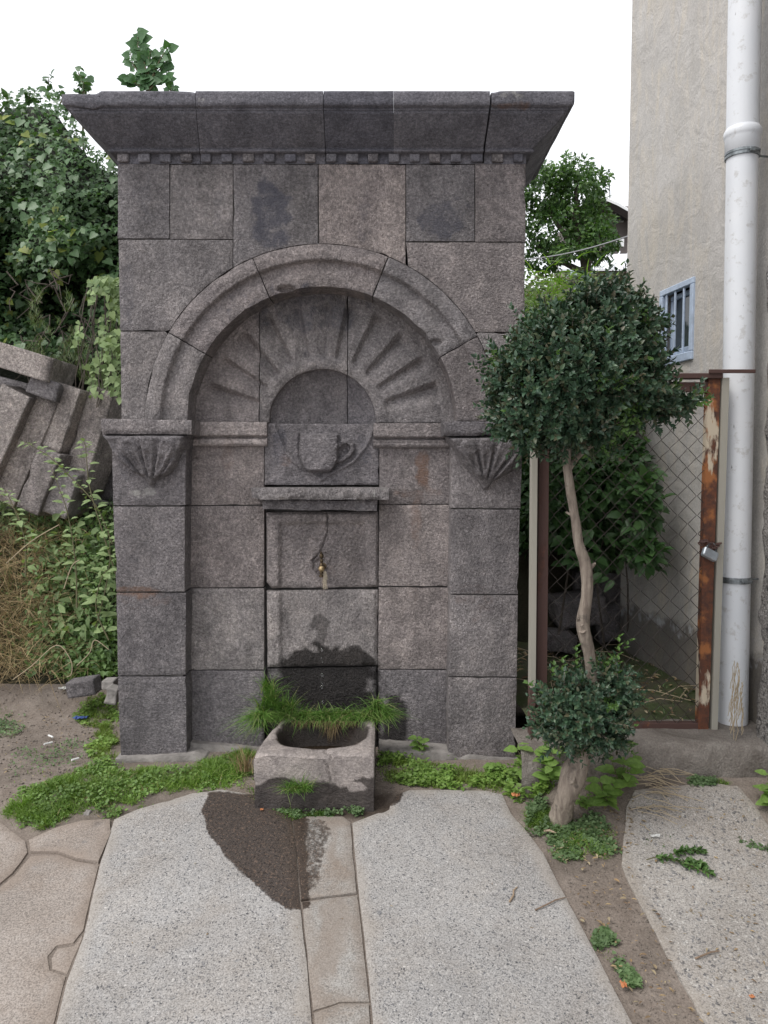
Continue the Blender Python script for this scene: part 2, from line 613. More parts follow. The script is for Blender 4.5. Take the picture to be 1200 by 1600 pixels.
def leaf_mat(name, cols, rough=.5, trans=.25, spec=.4, bias=None):
    """cols: colours spread over the leaves at random"""
    m, nt, b = newmat(name)
    g = nt.nodes.new('ShaderNodeNewGeometry')
    n = len(cols)
    stops = [(i / (n - 1) if n > 1 else 0, c) for i, c in enumerate(cols)]
    c = ramp(nt, g.outputs['Random Per Island'], stops)
    v = coords(nt)
    c = mixc(nt, .5, c, ramp(nt, noise(nt, v, 5.0, 3), [(.35, (.62, .62, .62)), (.65, (1.3, 1.3, 1.2))]), 'MULTIPLY')
    nt.links.new(c, b.inputs['Base Color'])
    b.inputs['Roughness'].default_value = rough
    b.inputs['Specular IOR Level'].default_value = spec
    if trans:
        tr = nt.nodes.new('ShaderNodeBsdfTranslucent')
        nt.links.new(mixc(nt, 1.0, c, (1.1, 1.25, .5), 'MULTIPLY'), tr.inputs['Color'])
        ms = nt.nodes.new('ShaderNodeMixShader'); ms.inputs[0].default_value = trans
        out = nt.nodes['Material Output']
        nt.links.new(b.outputs[0], ms.inputs[1]); nt.links.new(tr.outputs[0], ms.inputs[2])
        nt.links.new(ms.outputs[0], out.inputs['Surface'])
    return m

M = {}
M['stone'] = stone_mat('grey_tuff', (.205, .190, .189), (.262, .240, .235), (.190, .180, .188), speck=.78, bdist=.010)
M['stone_pink'] = stone_mat('pinkish_tuff', (.232, .204, .198), (.285, .250, .240), (.205, .188, .190), speck=.78, bdist=.010)
M['stone_dark'] = stone_mat('dark_tuff', (.168, .155, .158), (.218, .201, .202), (.160, .151, .162), speck=.78, bdist=.010)
M['stone_cornice'] = stone_mat('cornice_tuff', (.118, .116, .132), (.160, .155, .168), (.112, .111, .134), speck=.65, bdist=.004, wear=.3)
M['stone_trough'] = stone_mat('trough_stone', (.27, .235, .222), (.33, .285, .265), (.25, .23, .22), speck=.5, wetcol=.2, bdist=.004, wear=.25)
M['stone_rubble'] = stone_mat('rubble_tuff', (.28, .25, .235), (.36, .325, .305), (.25, .225, .22), speck=.8, bdist=.012, wear=.8, grainscale=70, pit=1.3)
M['mortar_dark'] = simple_mat('dark_joint', (.030, .028, .028), .95)
M['joint'] = simple_mat('joint_mortar', (.085, .078, .074), .95, nscale=14, namp=.75)
M['mortar'] = simple_mat('old_mortar', (.27, .25, .235), .95, nscale=20, bstr=.7, bdist=.006)
# ================================================================ FOUNTAIN
BLOBS += [
    # wet (0)
    (522, 1052, 84, 50, 0, 1), (545, 1035, 32, 34, 0, .9), (505, 1120, 130, 80, 0, 1), (503, 985, 9, 26, 0, .5), (500, 975, 16, 16, 0, .6), (617, 1132, 22, 44, 0, .9),
    # bluish soot (1)
    (420, 335, 42, 62, 1, 1), (425, 372, 40, 22, 1, .9), (570, 330, 18, 50, 1, .6), (690, 345, 52, 36, 1, .85), (225, 300, 22, 55, 1, .5),
    (198, 470, 14, 80, 1, .55), (290, 330, 10, 40, 1, .35), (340, 330, 12, 45, 1, .5), (705, 400, 30, 12, 1, .3), (480, 480, 120, 40, 1, .75),
    (500, 560, 40, 30, 1, .5), (330, 240, 120, 30, 1, .3), (232, 850, 45, 55, 1, .35), (345, 745, 28, 30, 1, .35), (760, 620, 40, 60, 1, .3),
    (200, 730, 22, 22, 1, .5), (650, 465, 30, 22, 1, .3), (436, 700, 16, 34, 1, .7), (568, 700, 16, 34, 1, .6), (560, 730, 40, 20, 1, .35), (760, 860, 40, 80, 1, .3),
    # pale (2)
    (225, 430, 30, 22, 2, .45), (238, 430, 10, 10, 2, .7), (283, 425, 8, 14, 2, .7), (618, 385, 22, 34, 2, .55), (200, 365, 22, 12, 2, .6),
    (255, 365, 22, 10, 2, .5), (222, 770, 26, 12, 2, .95), (205, 755, 10, 16, 2, .5), (315, 158, 10, 10, 2, .9), (470, 150, 9, 10, 2, .75), (798, 150, 28, 14, 2, .8), (120, 152, 22, 12, 2, .5),
    (615, 150, 8, 10, 2, .6), (375, 400, 18, 22, 2, .35), (505, 742, 30, 7, 2, .35), (730, 790, 14, 7, 2, .7), (585, 772, 3, 11, 2, 1), (598, 764, 10, 2.5, 2, .9),
    (590, 590, 50, 8, 2, .3), (625, 610, 50, 6, 2, .3), (380, 650, 60, 20, 2, .3), (427, 980, 9, 70, 2, .45), (425, 860, 9, 60, 2, .35),
    (780, 350, 30, 60, 2, .15), (408, 470, 4, 60, 2, .5), (250, 545, 16, 20, 2, .3), (355, 860, 30, 50, 2, .2),
    # rust (3)
    (660, 735, 14, 42, 3, .9), (655, 770, 42, 14, 3, .6), (650, 820, 12, 60, 3, .6), (215, 925, 45, 12, 3, .9), (230, 940, 60, 16, 3, .45),
    (800, 165, 40, 9, 3, .7), (355, 710, 16, 40, 3, .5), (500, 890, 26, 34, 3, .4), (630, 910, 30, 40, 3, .3), (505, 915, 10, 30, 3, .6), (445, 720, 14, 14, 3, .5), (585, 420, 30, 30, 3, .3), (230, 560, 12, 14, 3, .3), (740, 940, 36, 40, 3, .4),
]
XL, XR = P(183, 255, MY)[0], P(822, 255, MY)[0]
fountain = empty('stone_fountain', ((XL + XR) / 2, MY + .25, 0),
                 'tall dark grey stone wall fountain with arched shell niche, carved cup and wide cornice', 'fountain')
S, SPK, SD = M['stone'], M['stone_pink'], M['stone_dark']
CX, CY = 503, 658
def arc(r, a0, a1, n=14, cx=CX, cy=CY):
    return [(cx + r * math.cos(R(a0 + (a1 - a0) * i / n)), cy - r * math.sin(R(a0 + (a1 - a0) * i / n))) for i in range(n + 1)]

YB = MY + .62                                # back of the masonry
zt = P(500, 252, MY)[2]
# dark joint bed behind the face stones
MB().box(((XL + XR) / 2, (MY + .235 + YB) / 2 + .0, zt / 2 - .05), (XR - XL - .03, YB - MY - .235, zt + .1)).build('rubble_core', M['mortar_dark'], fountain)
bed = MB()
def bedbox(x0, y0, x1, y1, Y, d):
    a, b = P(x0, y0, Y), P(x1, y1, Y)
    bed.box(((a[0] + b[0]) / 2, Y + d / 2, (a[2] + b[2]) / 2), (abs(b[0] - a[0]), d, abs(b[2] - a[2])))
bedbox(186, 258, 818, 385, MY + .012, .2)
bedbox(192, 380, 215, 655, MY + .012, .2); bedbox(790, 380, 812, 655, MY + .012, .2)
bedbox(184, 662, 288, 1178, MY + .012, .2); bedbox(706, 662, 803, 1183, MY + .012, .2)
bedbox(292, 690, 412, 1165, MY + .118, .1); bedbox(594, 690, 702, 1165, MY + .118, .1); bedbox(408, 690, 598, 1165, MY + .15, .1)
bed.build('joint_bed', M['joint'], fountain)

face = dict(Y=MY, depth=.2, parent=fountain)
# upper course
up = [(183, 265, 255, 373), (265, 364, 256, 374), (634, 742, 256, 377), (742, 822, 254, 378)]
for i, (a, b, c, d) in enumerate(up):
    relief('block', [(a, c), (b, c), (b, d), (a, d)], mat=S if i != 3 else SPK, **face)
ao = 277
relief('block', [(364, 256), (497, 256)] + [(497, 382)] + [p for p in arc(ao, 91, 120, 12)] + [(364, CY - math.sqrt(ao ** 2 - 139 ** 2))], mat=S, **face)
relief('block', [(497, 256), (634, 256), (634, CY - math.sqrt(ao ** 2 - 131 ** 2))] + arc(ao, 61, 91, 12), mat=SPK, **face)
# spandrels
relief('block', [(184, 374), (364, 374), (364, 419)] + arc(ao, 120.5, 149, 12) + [(259, 517), (187, 517)], mat=S, **face)
relief('block', [(634, 378), (821, 378), (820, 519), (746, 519)] + arc(ao, 30, 61, 12), mat=SPK, **face)
relief('block', [(187, 517), (258, 517)] + arc(ao, 150.5, 179.6, 10) + [(189, 656)], mat=S, **face)
relief('block', [(747, 519), (820, 519), (818, 656), (780, 657)] + arc(ao, .4, 29.5, 10), mat=S, **face)
# voussoirs with a raised outer fillet
def vous(px, py, X, Z, d):
    r = np.hypot(px - CX, py - CY)
    h = .012 * sstep(248.8, 251.6, r) - .010 * sstep(222, 249, r) * (1 - sstep(249, 251.5, r)) - .010 * sstep(262, 277, r)
    chip = sstep(.2, .6, 1 - np.hypot((px - 447) / 22, (py - 452) / 9)) * .03
    chip2 = sstep(.2, .6, 1 - np.hypot((px - 682) / 14, (py - 535) / 8)) * .02
    return h + .002 - chip - chip2
for i, (a0, a1, mt) in enumerate([(150, 180, S), (113, 150, SPK), (68, 113, SPK), (28.6, 68, S), (0, 28.6, SPK)]):
    relief('voussoir', arc(210, a1, a0, 18) + arc(ao, a0, a1, 22), Y=MY, depth=.17, parent=fountain, mat=mt, hfn=vous, res=.0052, rough=.002)

# shell tympanum
TY = MY + .13
def shell(px, py, X, Z, d):
    cx, cy = 504, 660
    r = np.hypot(px - cx, py - cy); th = np.degrees(np.arctan2(cy - py, px - cx))
    h = np.zeros_like(r)
    step = 15.0
    k = np.floor((th) / step + .5)
    loc = (th - k * step)                       # -6.4..6.4 about each groove
    wob = 1 + .12 * np.sin(k * 2.3)
    half = 5.0 * wob
    sgn = np.where(k * step < 90, 1, -1); lo_ = loc * sgn
    # V groove with a sharp line offset to one side, ridges rounded between
    t = np.where(lo_ > half * .45, (half - lo_) / (half * .55), (lo_ + half) / (half * 1.45))
    t = np.clip(t, 0, 1)
    rr = sstep(99, 107, r) * (1 - sstep(178 + 5 * np.sin(k * 1.7), 192, r))
    ok = (k >= 1) & (k <= 11)
    h -= .040 * t * rr * np.where(ok, 1, 0) * (.45 + .55 * np.clip((r - 95) / 80, 0, 1))
    h += .008 * (1 - sstep(0, 14, np.abs(r - 93)))
    return h + .008 * (1 - sstep(150, 205, r)) - .004
# inner niche recess radius 84 px is cut out of the shell stones
def nr(a0, a1, n=12): return arc(83, a0, a1, n, 504, 660)
yt = lambda x, r=216: CY - math.sqrt(max(0, r * r - (x - CX) ** 2))
def outer(x0, x1, n=16):
    return [(x0 + (x1 - x0) * i / n, yt(x0 + (x1 - x0) * i / n)) for i in range(n + 1)]
kw = dict(Y=TY, depth=.09, parent=fountain, hfn=shell, res=.0042, gap=.001, rough=.0022, edge=.003, ewid=.006)
relief('shell_stone', [(288, 661)] + outer(287.5, 405) + [(405, 661)], mat=SPK, **kw)
a543 = math.degrees(math.acos((543 - 504) / 83.0))
relief('shell_stone', [(405, 661)] + outer(405, 543) + [(543, 660 - 83 * math.sin(R(a543)))] + nr(a543, 180, 20)[1:], mat=S, **kw)
relief('shell_stone', [(543, 660 - 83 * math.sin(R(a543)))] + outer(543, 718.5) + [(718, 661), (587, 661)] + nr(0, a543, 14)[:-1], mat=S, **kw)
# quarter-dome niche: back wall in two stones, set deep
def nichef(px, py, X, Z, d):
    r = np.hypot(px - 504, py - 660) / 80
    return .055 * np.clip(r, 0, 1) ** 2.5
NY = TY + .085
relief('niche_stone', [(412, 668), (543, 668), (543, 570), (500, 562), (440, 590), (412, 630)], NY, .03, fountain, SD, res=.008, hfn=nichef, gap=.001)
relief('niche_stone', [(543, 668), (598, 668), (598, 640), (575, 590), (543, 570)], NY, .03, fountain, SD, res=.008, hfn=nichef, gap=.001)
# ring that closes the niche reveal
mb = MB(); vs, fs = [], []
for i in range(33):
    a = R(180 * i / 32)
    for (rr, yy) in ((84.0, TY + .004), (84.5, TY + .06), (86, NY + .02)):
        p = P(504 + rr * math.cos(a), 660 - rr * math.sin(a), TY)
        vs.append((p[0], yy, p[2]))
for i in range(32):
    for j in range(2):
        a = i * 3 + j
        fs.append((a, a + 1, a + 4, a + 3))
mk('niche_reveal', vs, fs, SD, fountain)
# intrados is the side of the voussoirs themselves

# pilasters ------------------------------------------------------------
PLd = dict(Y=MY, depth=.2, parent=fountain)
relief('capital_block', [(174, 672), (291, 672), (290, 790), (176, 790)], mat=SD, **PLd)
relief('pilaster_block', [(176, 791), (289, 791), (289, 925), (181, 925)], mat=SD, **PLd)
relief('pilaster_block', [(181, 926), (291, 926), (290, 1055), (183, 1056)], mat=SD, **PLd)
relief('pilaster_block', [(183, 1057), (291, 1057), (292, 1178), (188, 1184)], mat=SD, **PLd)
relief('capital_block', [(705, 672), (818, 672), (814, 795), (704, 794)], mat=SD, **PLd)
relief('pilaster_block', [(704, 795), (813, 796), (810, 929), (702, 928)], mat=SD, **PLd)
relief('pilaster_block', [(703, 929), (810, 930), (808, 1058), (700, 1057)], mat=SD, **PLd)
relief('pilaster_block', [(700, 1058), (808, 1059), (805, 1188), (700, 1188)], mat=SD, **PLd)
# abaci
AY = MY - .065
def lip(y0):
    return lambda px, py, X, Z, d: -.006 * sstep(y0, y0 + 5, py)
relief('abacus', [(157, 654), (300, 656), (299, 679), (158, 678)], AY, .26, fountain, SD, res=.008, hfn=lip(672), edge=.005, gap=0)
relief('abacus', [(692, 658), (826, 658), (826, 682), (693, 681)], AY, .26, fountain, SD, res=.008, hfn=lip(676), edge=.005, gap=0)
def corbel(name, cx, top, w, hgt, pts):
    yf = MY - .005
    def f(px, py, X, Z, d):
        t = np.clip((py - top) / hgt, 0, 1)
        h = .062 * (1 - t) ** .8 + .014
        ang = np.degrees(np.arctan2(px - cx, (top + hgt * 1.02) - py))
        r = np.hypot(px - cx, (top + hgt * 1.02) - py) / hgt
        petal = np.abs(((ang / 24.0) + .5) % 1 - .5) * 2           # 0 centre, 1 border
        lim = .98 - .30 * petal ** 3
        inside = sstep(.16, .3, r) * (1 - sstep(lim, lim + .07, r))
        body = sstep(0.95, 0.55, petal)
        h = h + .010 * inside * body - .013 * inside * (1 - sstep(0.95, 0.75, petal))
        inner = inside * sstep(.45, .1, petal) * sstep(.35, .5, r) * (1 - sstep(.62, .8, r))
        h = h - .009 * inner + .003 * fbm(px / 6, py / 6, 4.4)
        h = h * (.25 + .75 * sstep(0, .012, d))
        return h
    relief(name, pts, yf, .1, fountain, SD, res=.0052, hfn=f, edge=.004, gap=0, rough=.003)
corbel('carved_corbel', 239, 680, 68, 82, [(161, 679), (296, 679), (293, 697), (284, 710), (277, 728), (266, 741), (252, 748), (244, 751), (240, 764), (232, 756), (226, 746), (208, 738), (190, 722), (179, 706), (172, 690)])
corbel('carved_corbel', 757, 683, 68, 80, [(697, 682), (824, 682), (818, 700), (806, 716), (798, 738), (782, 746), (770, 753), (762, 765), (754, 766), (749, 756), (736, 742), (722, 725), (712, 708), (703, 695)])

# lower wall panels ------------------------------------------------------
WY = MY + .10
pk = dict(Y=WY, depth=.1, parent=fountain)
for q, mt in [([(286, 694), (413, 694), (413, 789), (286, 790)], SPK), ([(287, 790), (413, 790), (413, 918), (287, 919)], SPK),
              ([(288, 919), (413, 919), (413, 1047), (288, 1047)], S), ([(288, 1047), (414, 1048), (414, 1175), (289, 1160)], SD),
              ([(592, 698), (714, 698), (714, 788), (592, 788)], SPK), ([(592, 788), (714, 788), (712, 917), (591, 916)], SPK),
              ([(591, 917), (712, 918), (711, 1046), (590, 1046)], SPK), ([(590, 1046), (711, 1047), (710, 1182), (590, 1182)], SD)]:
    relief('wall_block', q, mat=mt, **pk)
# imposts: fascia, groove, small torus
def impost(x0, x1, y0, c):
    def f(px, py, X, Z, d):
        t = py - y0
        return .028 * (1 - sstep(22, 23.5, t)) + .017 * sstep(25, 26.5, t) * (1 - sstep(38, 39.5, t)) + .006 * np.sin(np.clip((t - 26) / 13, 0, 1) * math.pi) + .006 * sstep(0, 1, 1 - np.abs(t - 31) / 2) * -1 * (1 if c else 0)
    relief('impost', [(x0, y0), (x1, y0), (x1, y0 + 39), (x0, y0 + 39)], WY, .1, fountain, SPK, res=.0045, hfn=f, edge=.003, gap=.0008, rough=.001, ewid=.005)
impost(291, 419, 659, False)
impost(583, 706, 661, True)
# cup panel
def seg_d(px, py, pl):
    d = np.full(len(px), 1e9)
    for (x1, y1), (x2, y2) in zip(pl[:-1], pl[1:]):
        t = np.clip(((px - x1) * (x2 - x1) + (py - y1) * (y2 - y1)) / ((x2 - x1) ** 2 + (y2 - y1) ** 2), 0, 1)
        d = np.minimum(d, np.hypot(px - x1 - t * (x2 - x1), py - y1 - t * (y2 - y1)))
    return d
def cuprelief(px, py, X, Z, d):
    h = np.zeros_like(px)
    lft = [(428, 664), (444, 702), (462, 724), (484, 738), (502, 750)]
    rgt = [(502, 750), (522, 738), (552, 722), (572, 698), (586, 666)]
    dr = np.minimum(seg_d(px, py, lft), seg_d(px, py, rgt))
    line_y = np.interp(px, [428, 444, 462, 484, 502, 522, 552, 572, 586], [664, 702, 724, 738, 750, 738, 722, 698, 666])
    ins = sstep(-3, 4, line_y - py) * ((px > 426) & (px < 588))
    h -= .014 * ins * sstep(0, 9, np.abs(dr))
    h += .008 * (1 - sstep(0, 4, dr))
    h -= .003 * sstep(6, 30, py - line_y) * (1 - ins)
    # cup body
    cxx = 499.0
    half = np.where(py > 704, 29.5 * np.sqrt(np.clip(1 - ((py - 704) / 40.0) ** 2, .05, 1)), 29.5) - 1.0 * sstep(700, 676, py)
    u = np.abs(px - cxx) / half
    bodyv = sstep(1.04, .98, u) * sstep(678, 680.5, py) * (1 - sstep(733, 741, py))
    roundn = np.sqrt(np.clip(1 - (np.clip(u, 0, 1) * .8) ** 2, 0, 1))
    h = np.where(bodyv > 0, np.maximum(h, h * (1 - bodyv) + bodyv * (.010 + .030 * roundn)), h)
    h -= .016 * bodyv * sstep(4, 1.5, np.abs(py - 681.5 - 1.5 * np.cos((px - cxx) / 29 * 1.5))) * .5
    h -= .007 * (1 - sstep(.0, .10, np.abs(u - 1.10))) * sstep(676, 680, py) * (1 - sstep(736, 742, py))
    # handle
    hd = seg_d(px, py, [(528, 699), (534, 692), (543, 690), (550, 695), (551, 703), (545, 711), (535, 718), (528, 720)])
    h = h + .024 * (1 - sstep(2.2, 4.6, hd))
    h -= .008 * sstep(6, 2, np.hypot(px - 538, py - 703))
    return h + .004 + .0006 * fbm(px / 5, py / 5, 1.1)
relief('cup_panel', [(420, 661), (585, 662), (592, 668), (592, 758), (413, 758), (413, 668)], WY, .1, fountain, SD, res=.0033, hfn=cuprelief, edge=.004, gap=.001, rough=.0008)
# shelf under the cup
SY = MY + .045
def shelf_f(px, py, X, Z, d): return .004 * fbm(px / 11, py / 11, .5) - .01 * sstep(.3, .9, vnoise(px / 8, py / 7, 2.2)) * sstep(.02, 0, d)
relief('shelf', [(390, 762), (609, 762), (608, 781), (406, 781), (393, 778)], MY + .0, .14, fountain, S, res=.006, hfn=shelf_f, edge=.007, gap=0, jit=.002, ewid=.012)
relief('shelf', [(408, 781.5), (590, 781.5), (589, 799), (409, 797)], MY + .045, .1, fountain, SD, res=.006, hfn=shelf_f, edge=.006, gap=0, jit=.0015, ewid=.01)
# tap panels with cushioned margins
CY_ = WY + .012
def tapf(px, py, X, Z, d):
    L = sstep(434, 441, px); Rr = sstep(573, 566, px); T = sstep(812, 822, py)
    inner = L * Rr * T
    h = .013 * (1 - inner) - .003 * inner + inner * .0035 * vnoise(px / 2.6, py / 2.6, 9) * sstep(920, 850, py)
    h -= .012 * (1 - sstep(0, .012, d)) * (1 - inner)
    crack = seg_d(px, py, [(511.5, 798), (511.5, 830), (508, 842), (504, 855), (496, 868), (488, 876)])
    crack2 = seg_d(px, py, [(508, 864), (518, 872), (514, 882)])
    h -= .016 * (1 - sstep(.5, 1.7, crack + .8 * vnoise(px / 3, py / 3, 1))) + .008 * (1 - sstep(0, 2.2, crack2))
    h -= .012 * sstep(14, 8, np.hypot(px - 502, (py - 884) * .75) + 3 * vnoise(px / 5, py / 5, 4))
    return h
relief('tap_panel', [(415, 799), (592, 799), (592, 918), (424, 920), (416, 910)], CY_, .1, fountain, SPK, res=.0034, hfn=tapf, edge=.005, gap=.0015, jit=.0015)
def lowf(px, py, X, Z, d):
    inner = sstep(436, 442, px) * sstep(568, 561, px)
    return .016 * (1 - inner) * (1 - .6 * sstep(0.016, 0, d)) - .002
relief('tap_panel', [(416, 922), (591, 920), (591, 1040), (417, 1043)], CY_, .1, fountain, S, res=.006, hfn=lowf, edge=.005, gap=.0018, jit=.0015)
relief('tap_panel', [(417, 1044), (589, 1041), (590, 1180), (416, 1180)], CY_ + .01, .09, fountain, S, res=.01, gap=.002)

# plinth course of crushed mortar at the foot
for (q, yy, dd) in [([(178, 1186), (300, 1180), (318, 1186), (330, 1200), (178, 1200)], MY - .04, .3), ([(290, 1160), (414, 1172), (414, 1186), (290, 1186)], MY + .06, .15), ([(592, 1170), (812, 1186), (812, 1200), (592, 1196)], MY - .02, .3)]:
    relief('mortar_bed', q, yy, dd, fountain, M['mortar'], res=.015, edge=.01, gap=0, jit=.006, rough=.006)

# cornice ------------------------------------------------------------------
W = (XR - XL) / 2; XC = (XL + XR) / 2
z_d0 = P(500, 256, MY)[2]                    # foot of dentils
z_d1 = P(500, 239, MY - .018)[2]
z_b1 = P(500, 231, MY - .03)[2]
PF = .147
z_f0 = P(500, 164, MY - PF)[2]
z_f1 = P(500, 141, MY - PF)[2]
prof = [(0.0, z_d0), (.0, z_d1)]
for i in range(9):                           # torus
    a = -math.pi / 2 + math.pi * i / 8
    prof.append((.014 + .012 * math.cos(a), (z_d1 + z_b1) / 2 + (z_b1 - z_d1) / 2 * math.sin(a)))
for i in range(1, 13):                       # long cavetto slope
    t = i / 12
    prof.append((.016 + (PF - .034) * t, z_b1 + (z_f0 - .012 - z_b1) * (t ** 1.12)))
prof += [(PF - .022, z_f0 - .0125), (PF - .017, z_f0 - .012), (PF - .0145, z_f0 - .007), (PF - .018, z_f0 - .003), (PF - .004, z_f0 - .0015), (PF, z_f0 + .002)]
for i in range(1, 6):
    prof.append((PF + .001, z_f0 + .004 + (z_f1 - .006 - z_f0 - .004) * i / 5))
prof += [(PF - .006, z_f1), (PF - .03, z_f1 + .002), (PF - .1, z_f1 + .004), (-.1, z_f1 + .006), (-.3, z_f1 + .008), (-.5, z_f1 + .006), (-.6, z_f1)]
PR = np.array(prof)
def cornice_block(xa, xb, la=0, lb=0, side=0):
    """xa, xb joints at the wall plane; la, lb how far the joint leans per metre of projection; side: -1 left corner, 1 right"""
    paths = []
    n = 46
    for i in range(n + 1):
        t = i / n
        pa = lambda p: (xa + la * p) if side != -1 else (XL - np.maximum(p, -.02))
        pb = lambda p: (xb + lb * p) if side != 1 else (XR + np.maximum(p, -.02))
        X = pa(PR[:, 0]) * (1 - t) + pb(PR[:, 0]) * t
        paths.append(np.stack((X, MY - PR[:, 0], PR[:, 1]), 1))
    if side == -1:
        sidep = []
        for i in range(1, 31):
            yy = MY + .5 * i / 30
            X = XL - np.maximum(PR[:, 0], -.02); Yv = np.where(PR[:, 0] > -.02, MY - PR[:, 0] + (yy - MY + PR[:, 0]) * 1.0, np.maximum(MY - PR[:, 0], yy))
            Yv = (MY - PR[:, 0]) * (1 - i / 30) + np.maximum(MY + .6, MY - PR[:, 0]) * (i / 30)
            sidep.append(np.stack((X, Yv, PR[:, 1]), 1))
        paths = sidep[::-1] + paths
    if side == 1:
        for i in range(1, 31):
            X = XR + np.maximum(PR[:, 0], -.02)
            Yv = (MY - PR[:, 0]) * (1 - i / 30) + np.maximum(MY + .6, MY - PR[:, 0]) * (i / 30)
            paths.append(np.stack((X, Yv, PR[:, 1]), 1))
    A = np.array(paths)                       # stations x profile x 3
    sd = random.random() * 50
    sh = A.shape
    flat = A.reshape(-1, 3)
    nn = fbm(flat[:, 0] * 14 + sd, flat[:, 1] * 14, flat[:, 2] * 14, 4)
    chip = sstep(.35, .8, vnoise(flat[:, 0] * 9 + sd, flat[:, 1] * 9, flat[:, 2] * 9))
    prj = np.tile(PR[:, 0], sh[0]); zz = flat[:, 2]
    edgez = ((zz > z_f1 - .008) & (prj > PF - .04)) | (np.abs(zz - z_f0) < .008)
    flat = flat.copy()
    flat[:, 2] += .0016 * nn - np.where(edgez, chip * .010, 0)
    flat[:, 1] += .0018 * nn + np.where(edgez, chip * .008, 0)
    ns, npf = sh[0], sh[1]
    F = []
    for i in range(ns - 1):
        for j in range(npf - 1):
            a = i * npf + j
            F.append((a, a + npf, a + npf + 1, a + 1))
    nf = len(F)
    V = [tuple(p) for p in flat]
    e1 = len(V); V += [tuple(p) for p in flat[:npf]]
    F.append(tuple(e1 + k for k in range(npf)))
    e2 = len(V); V += [tuple(p) for p in flat[-npf:]]
    F.append(tuple(e2 + k for k in range(npf))[::-1])
    V = np.array(V)
    px, py = pix(V[:, 0], V[:, 1], V[:, 2])
    m, r = blobs_eval(px, py, BLOBS)
    return mk('cornice_block', V, F, M['stone_cornice'], fountain, marks=m, rust=r, sharp_from=nf)
def jx(px, py, Y): return P(px, py, Y)[0]
js = []
for (xb_, xt_) in ((313, 305), (509, 505), (615, 615), (754, 766)):
    x0 = jx(xb_, 250, MY); x1 = jx(xt_, 145, MY - PF)
    js.append((x0, (x1 - x0) / PF))
g = .0012
cornice_block(XL, js[0][0] - g, 0, js[0][1], -1)
cornice_block(js[0][0] + g, js[1][0] - g, js[0][1], js[1][1])
cornice_block(js[1][0] + g, js[2][0] - g * .2, js[1][1], js[2][1])
cornice_block(js[2][0] + g * .2, js[3][0] - g, js[2][1], js[3][1])
cornice_block(js[3][0] + g * 5, XR, js[3][1], 0, 1)
MB().box((XC, MY + .3, (z_d0 + z_f1) / 2), (XR - XL - .02, .55, z_f1 - z_d0 - .01)).build('cornice_core', M['mortar_dark'], fountain)
# dentils
for i in range(20):
    px0 = 183 + 32.6 * i
    if i == 19: w_ = 15
    else: w_ = 17 + random.uniform(-1.5, 1.5)
    a, b = P(px0 + random.uniform(-1, 1), 240, MY - .017), P(px0 + w_, 255.5, MY - .017)
    zt_, zb_ = z_d1 + .001, z_d0 + .002 + random.uniform(0, .003)
    mb = MB().box(((a[0] + b[0]) / 2, MY - .0065, (zt_ + zb_) / 2), (b[0] - a[0], .015, zt_ - zb_), b=.003,
                  rot=Matrix.Rotation(random.uniform(-.02, .02), 3, 'Y'))
    mb.build('dentil', M['stone_cornice'] if i % 3 else SD, fountain)
# top is flat stone of the blocks themselves

# ---------------------------------------------------------------- tap
tp = P(502, 889, MY + .03)
TYp = CY_ + .012
tap = empty('brass_tap', (tp[0], TYp, tp[2]), 'old brass tap dripping from the cracked centre panel of the fountain', 'tap')
M['brass'] = simple_mat('worn_brass', (.44, .33, .19), .38, 1.0, nscale=60, namp=.45)
M['brass_dark'] = simple_mat('tarnished_brass', (.09, .065, .04), .45, .8, nscale=80, namp=.5)
c = Vector((tp[0], MY + .045, tp[2]))
MB().lathe((tp[0], TYp + .02, tp[2]), (0, -1, 0), [(0, .011), (.03, .011), (.031, .015), (.036, .015), (.037, .009), (TYp + .02 - c[1], .009)], 14).build('inlet', M['brass_dark'], tap, smooth=False)
MB().lathe(c + Vector((0, .012, 0)), (0, -1, 0), [(0, .006), (.003, .0115), (.012, .0125), (.019, .0125), (.022, .0105), (.0235, .0105), (.025, .007), (.0275, .007), (.029, .0045), (.0292, .001)], 22).build('valve_body', M['brass'], tap, smooth=False)
st = MB()
prs = []
for i, r_ in enumerate([.005, .0085, .0085, .005, .005, .0075, .0075, .0045, .0045, .009, .009, .009, .007, .003]):
    prs.append((.008 + i * .0042, r_))
st.lathe(c, (0, 0, 1), prs, 16).build('stem', M['brass_dark'], tap)
h_ = MB().tube([c + Vector((-.001, -.001, .066)), c + Vector((0, -.014, .0665)), c + Vector((0, -.03, .064))], [.0045, .005, .0035], 8)
h_.build('handle', M['brass_dark'], tap, smooth=True)
prs = [(.006, .006), (.012, .0055), (.013, .008), (.020, .008), (.021, .006), (.026, .006), (.027, .0085), (.035, .0085), (.036, .0045)]
MB().lathe(c + Vector((-.0, .0, 0)), (-.06, -.08, -1), prs, 16).build('spout', M['brass_dark'], tap)
# wad of frayed cloth tied at the spout
M['cloth'] = simple_mat('frayed_cloth', (.50, .43, .33), .95, nscale=150, namp=.5)
mb = MB()
rr_ = random.Random(4)
for i in range(34):
    x0 = c[0] + .010 + rr_.uniform(-.002, .007); z0 = c[2] - .012
    L = rr_.uniform(.03, .078)
    pts = [(x0, c[1] + .008, z0)]
    for k in range(1, 7):
        pts.append((pts[-1][0] + rr_.uniform(-.0028, .0026), pts[-1][1] + rr_.uniform(-.002, .002), z0 - L * k / 6))
    mb.tube(pts, [.0009 + .0006 * rr_.random()] * 7, 4)
tag(mb.build('frayed_cloth_strip', M['cloth'], None), 'frayed pale cloth strip hanging beside the tap spout', 'cloth strip')

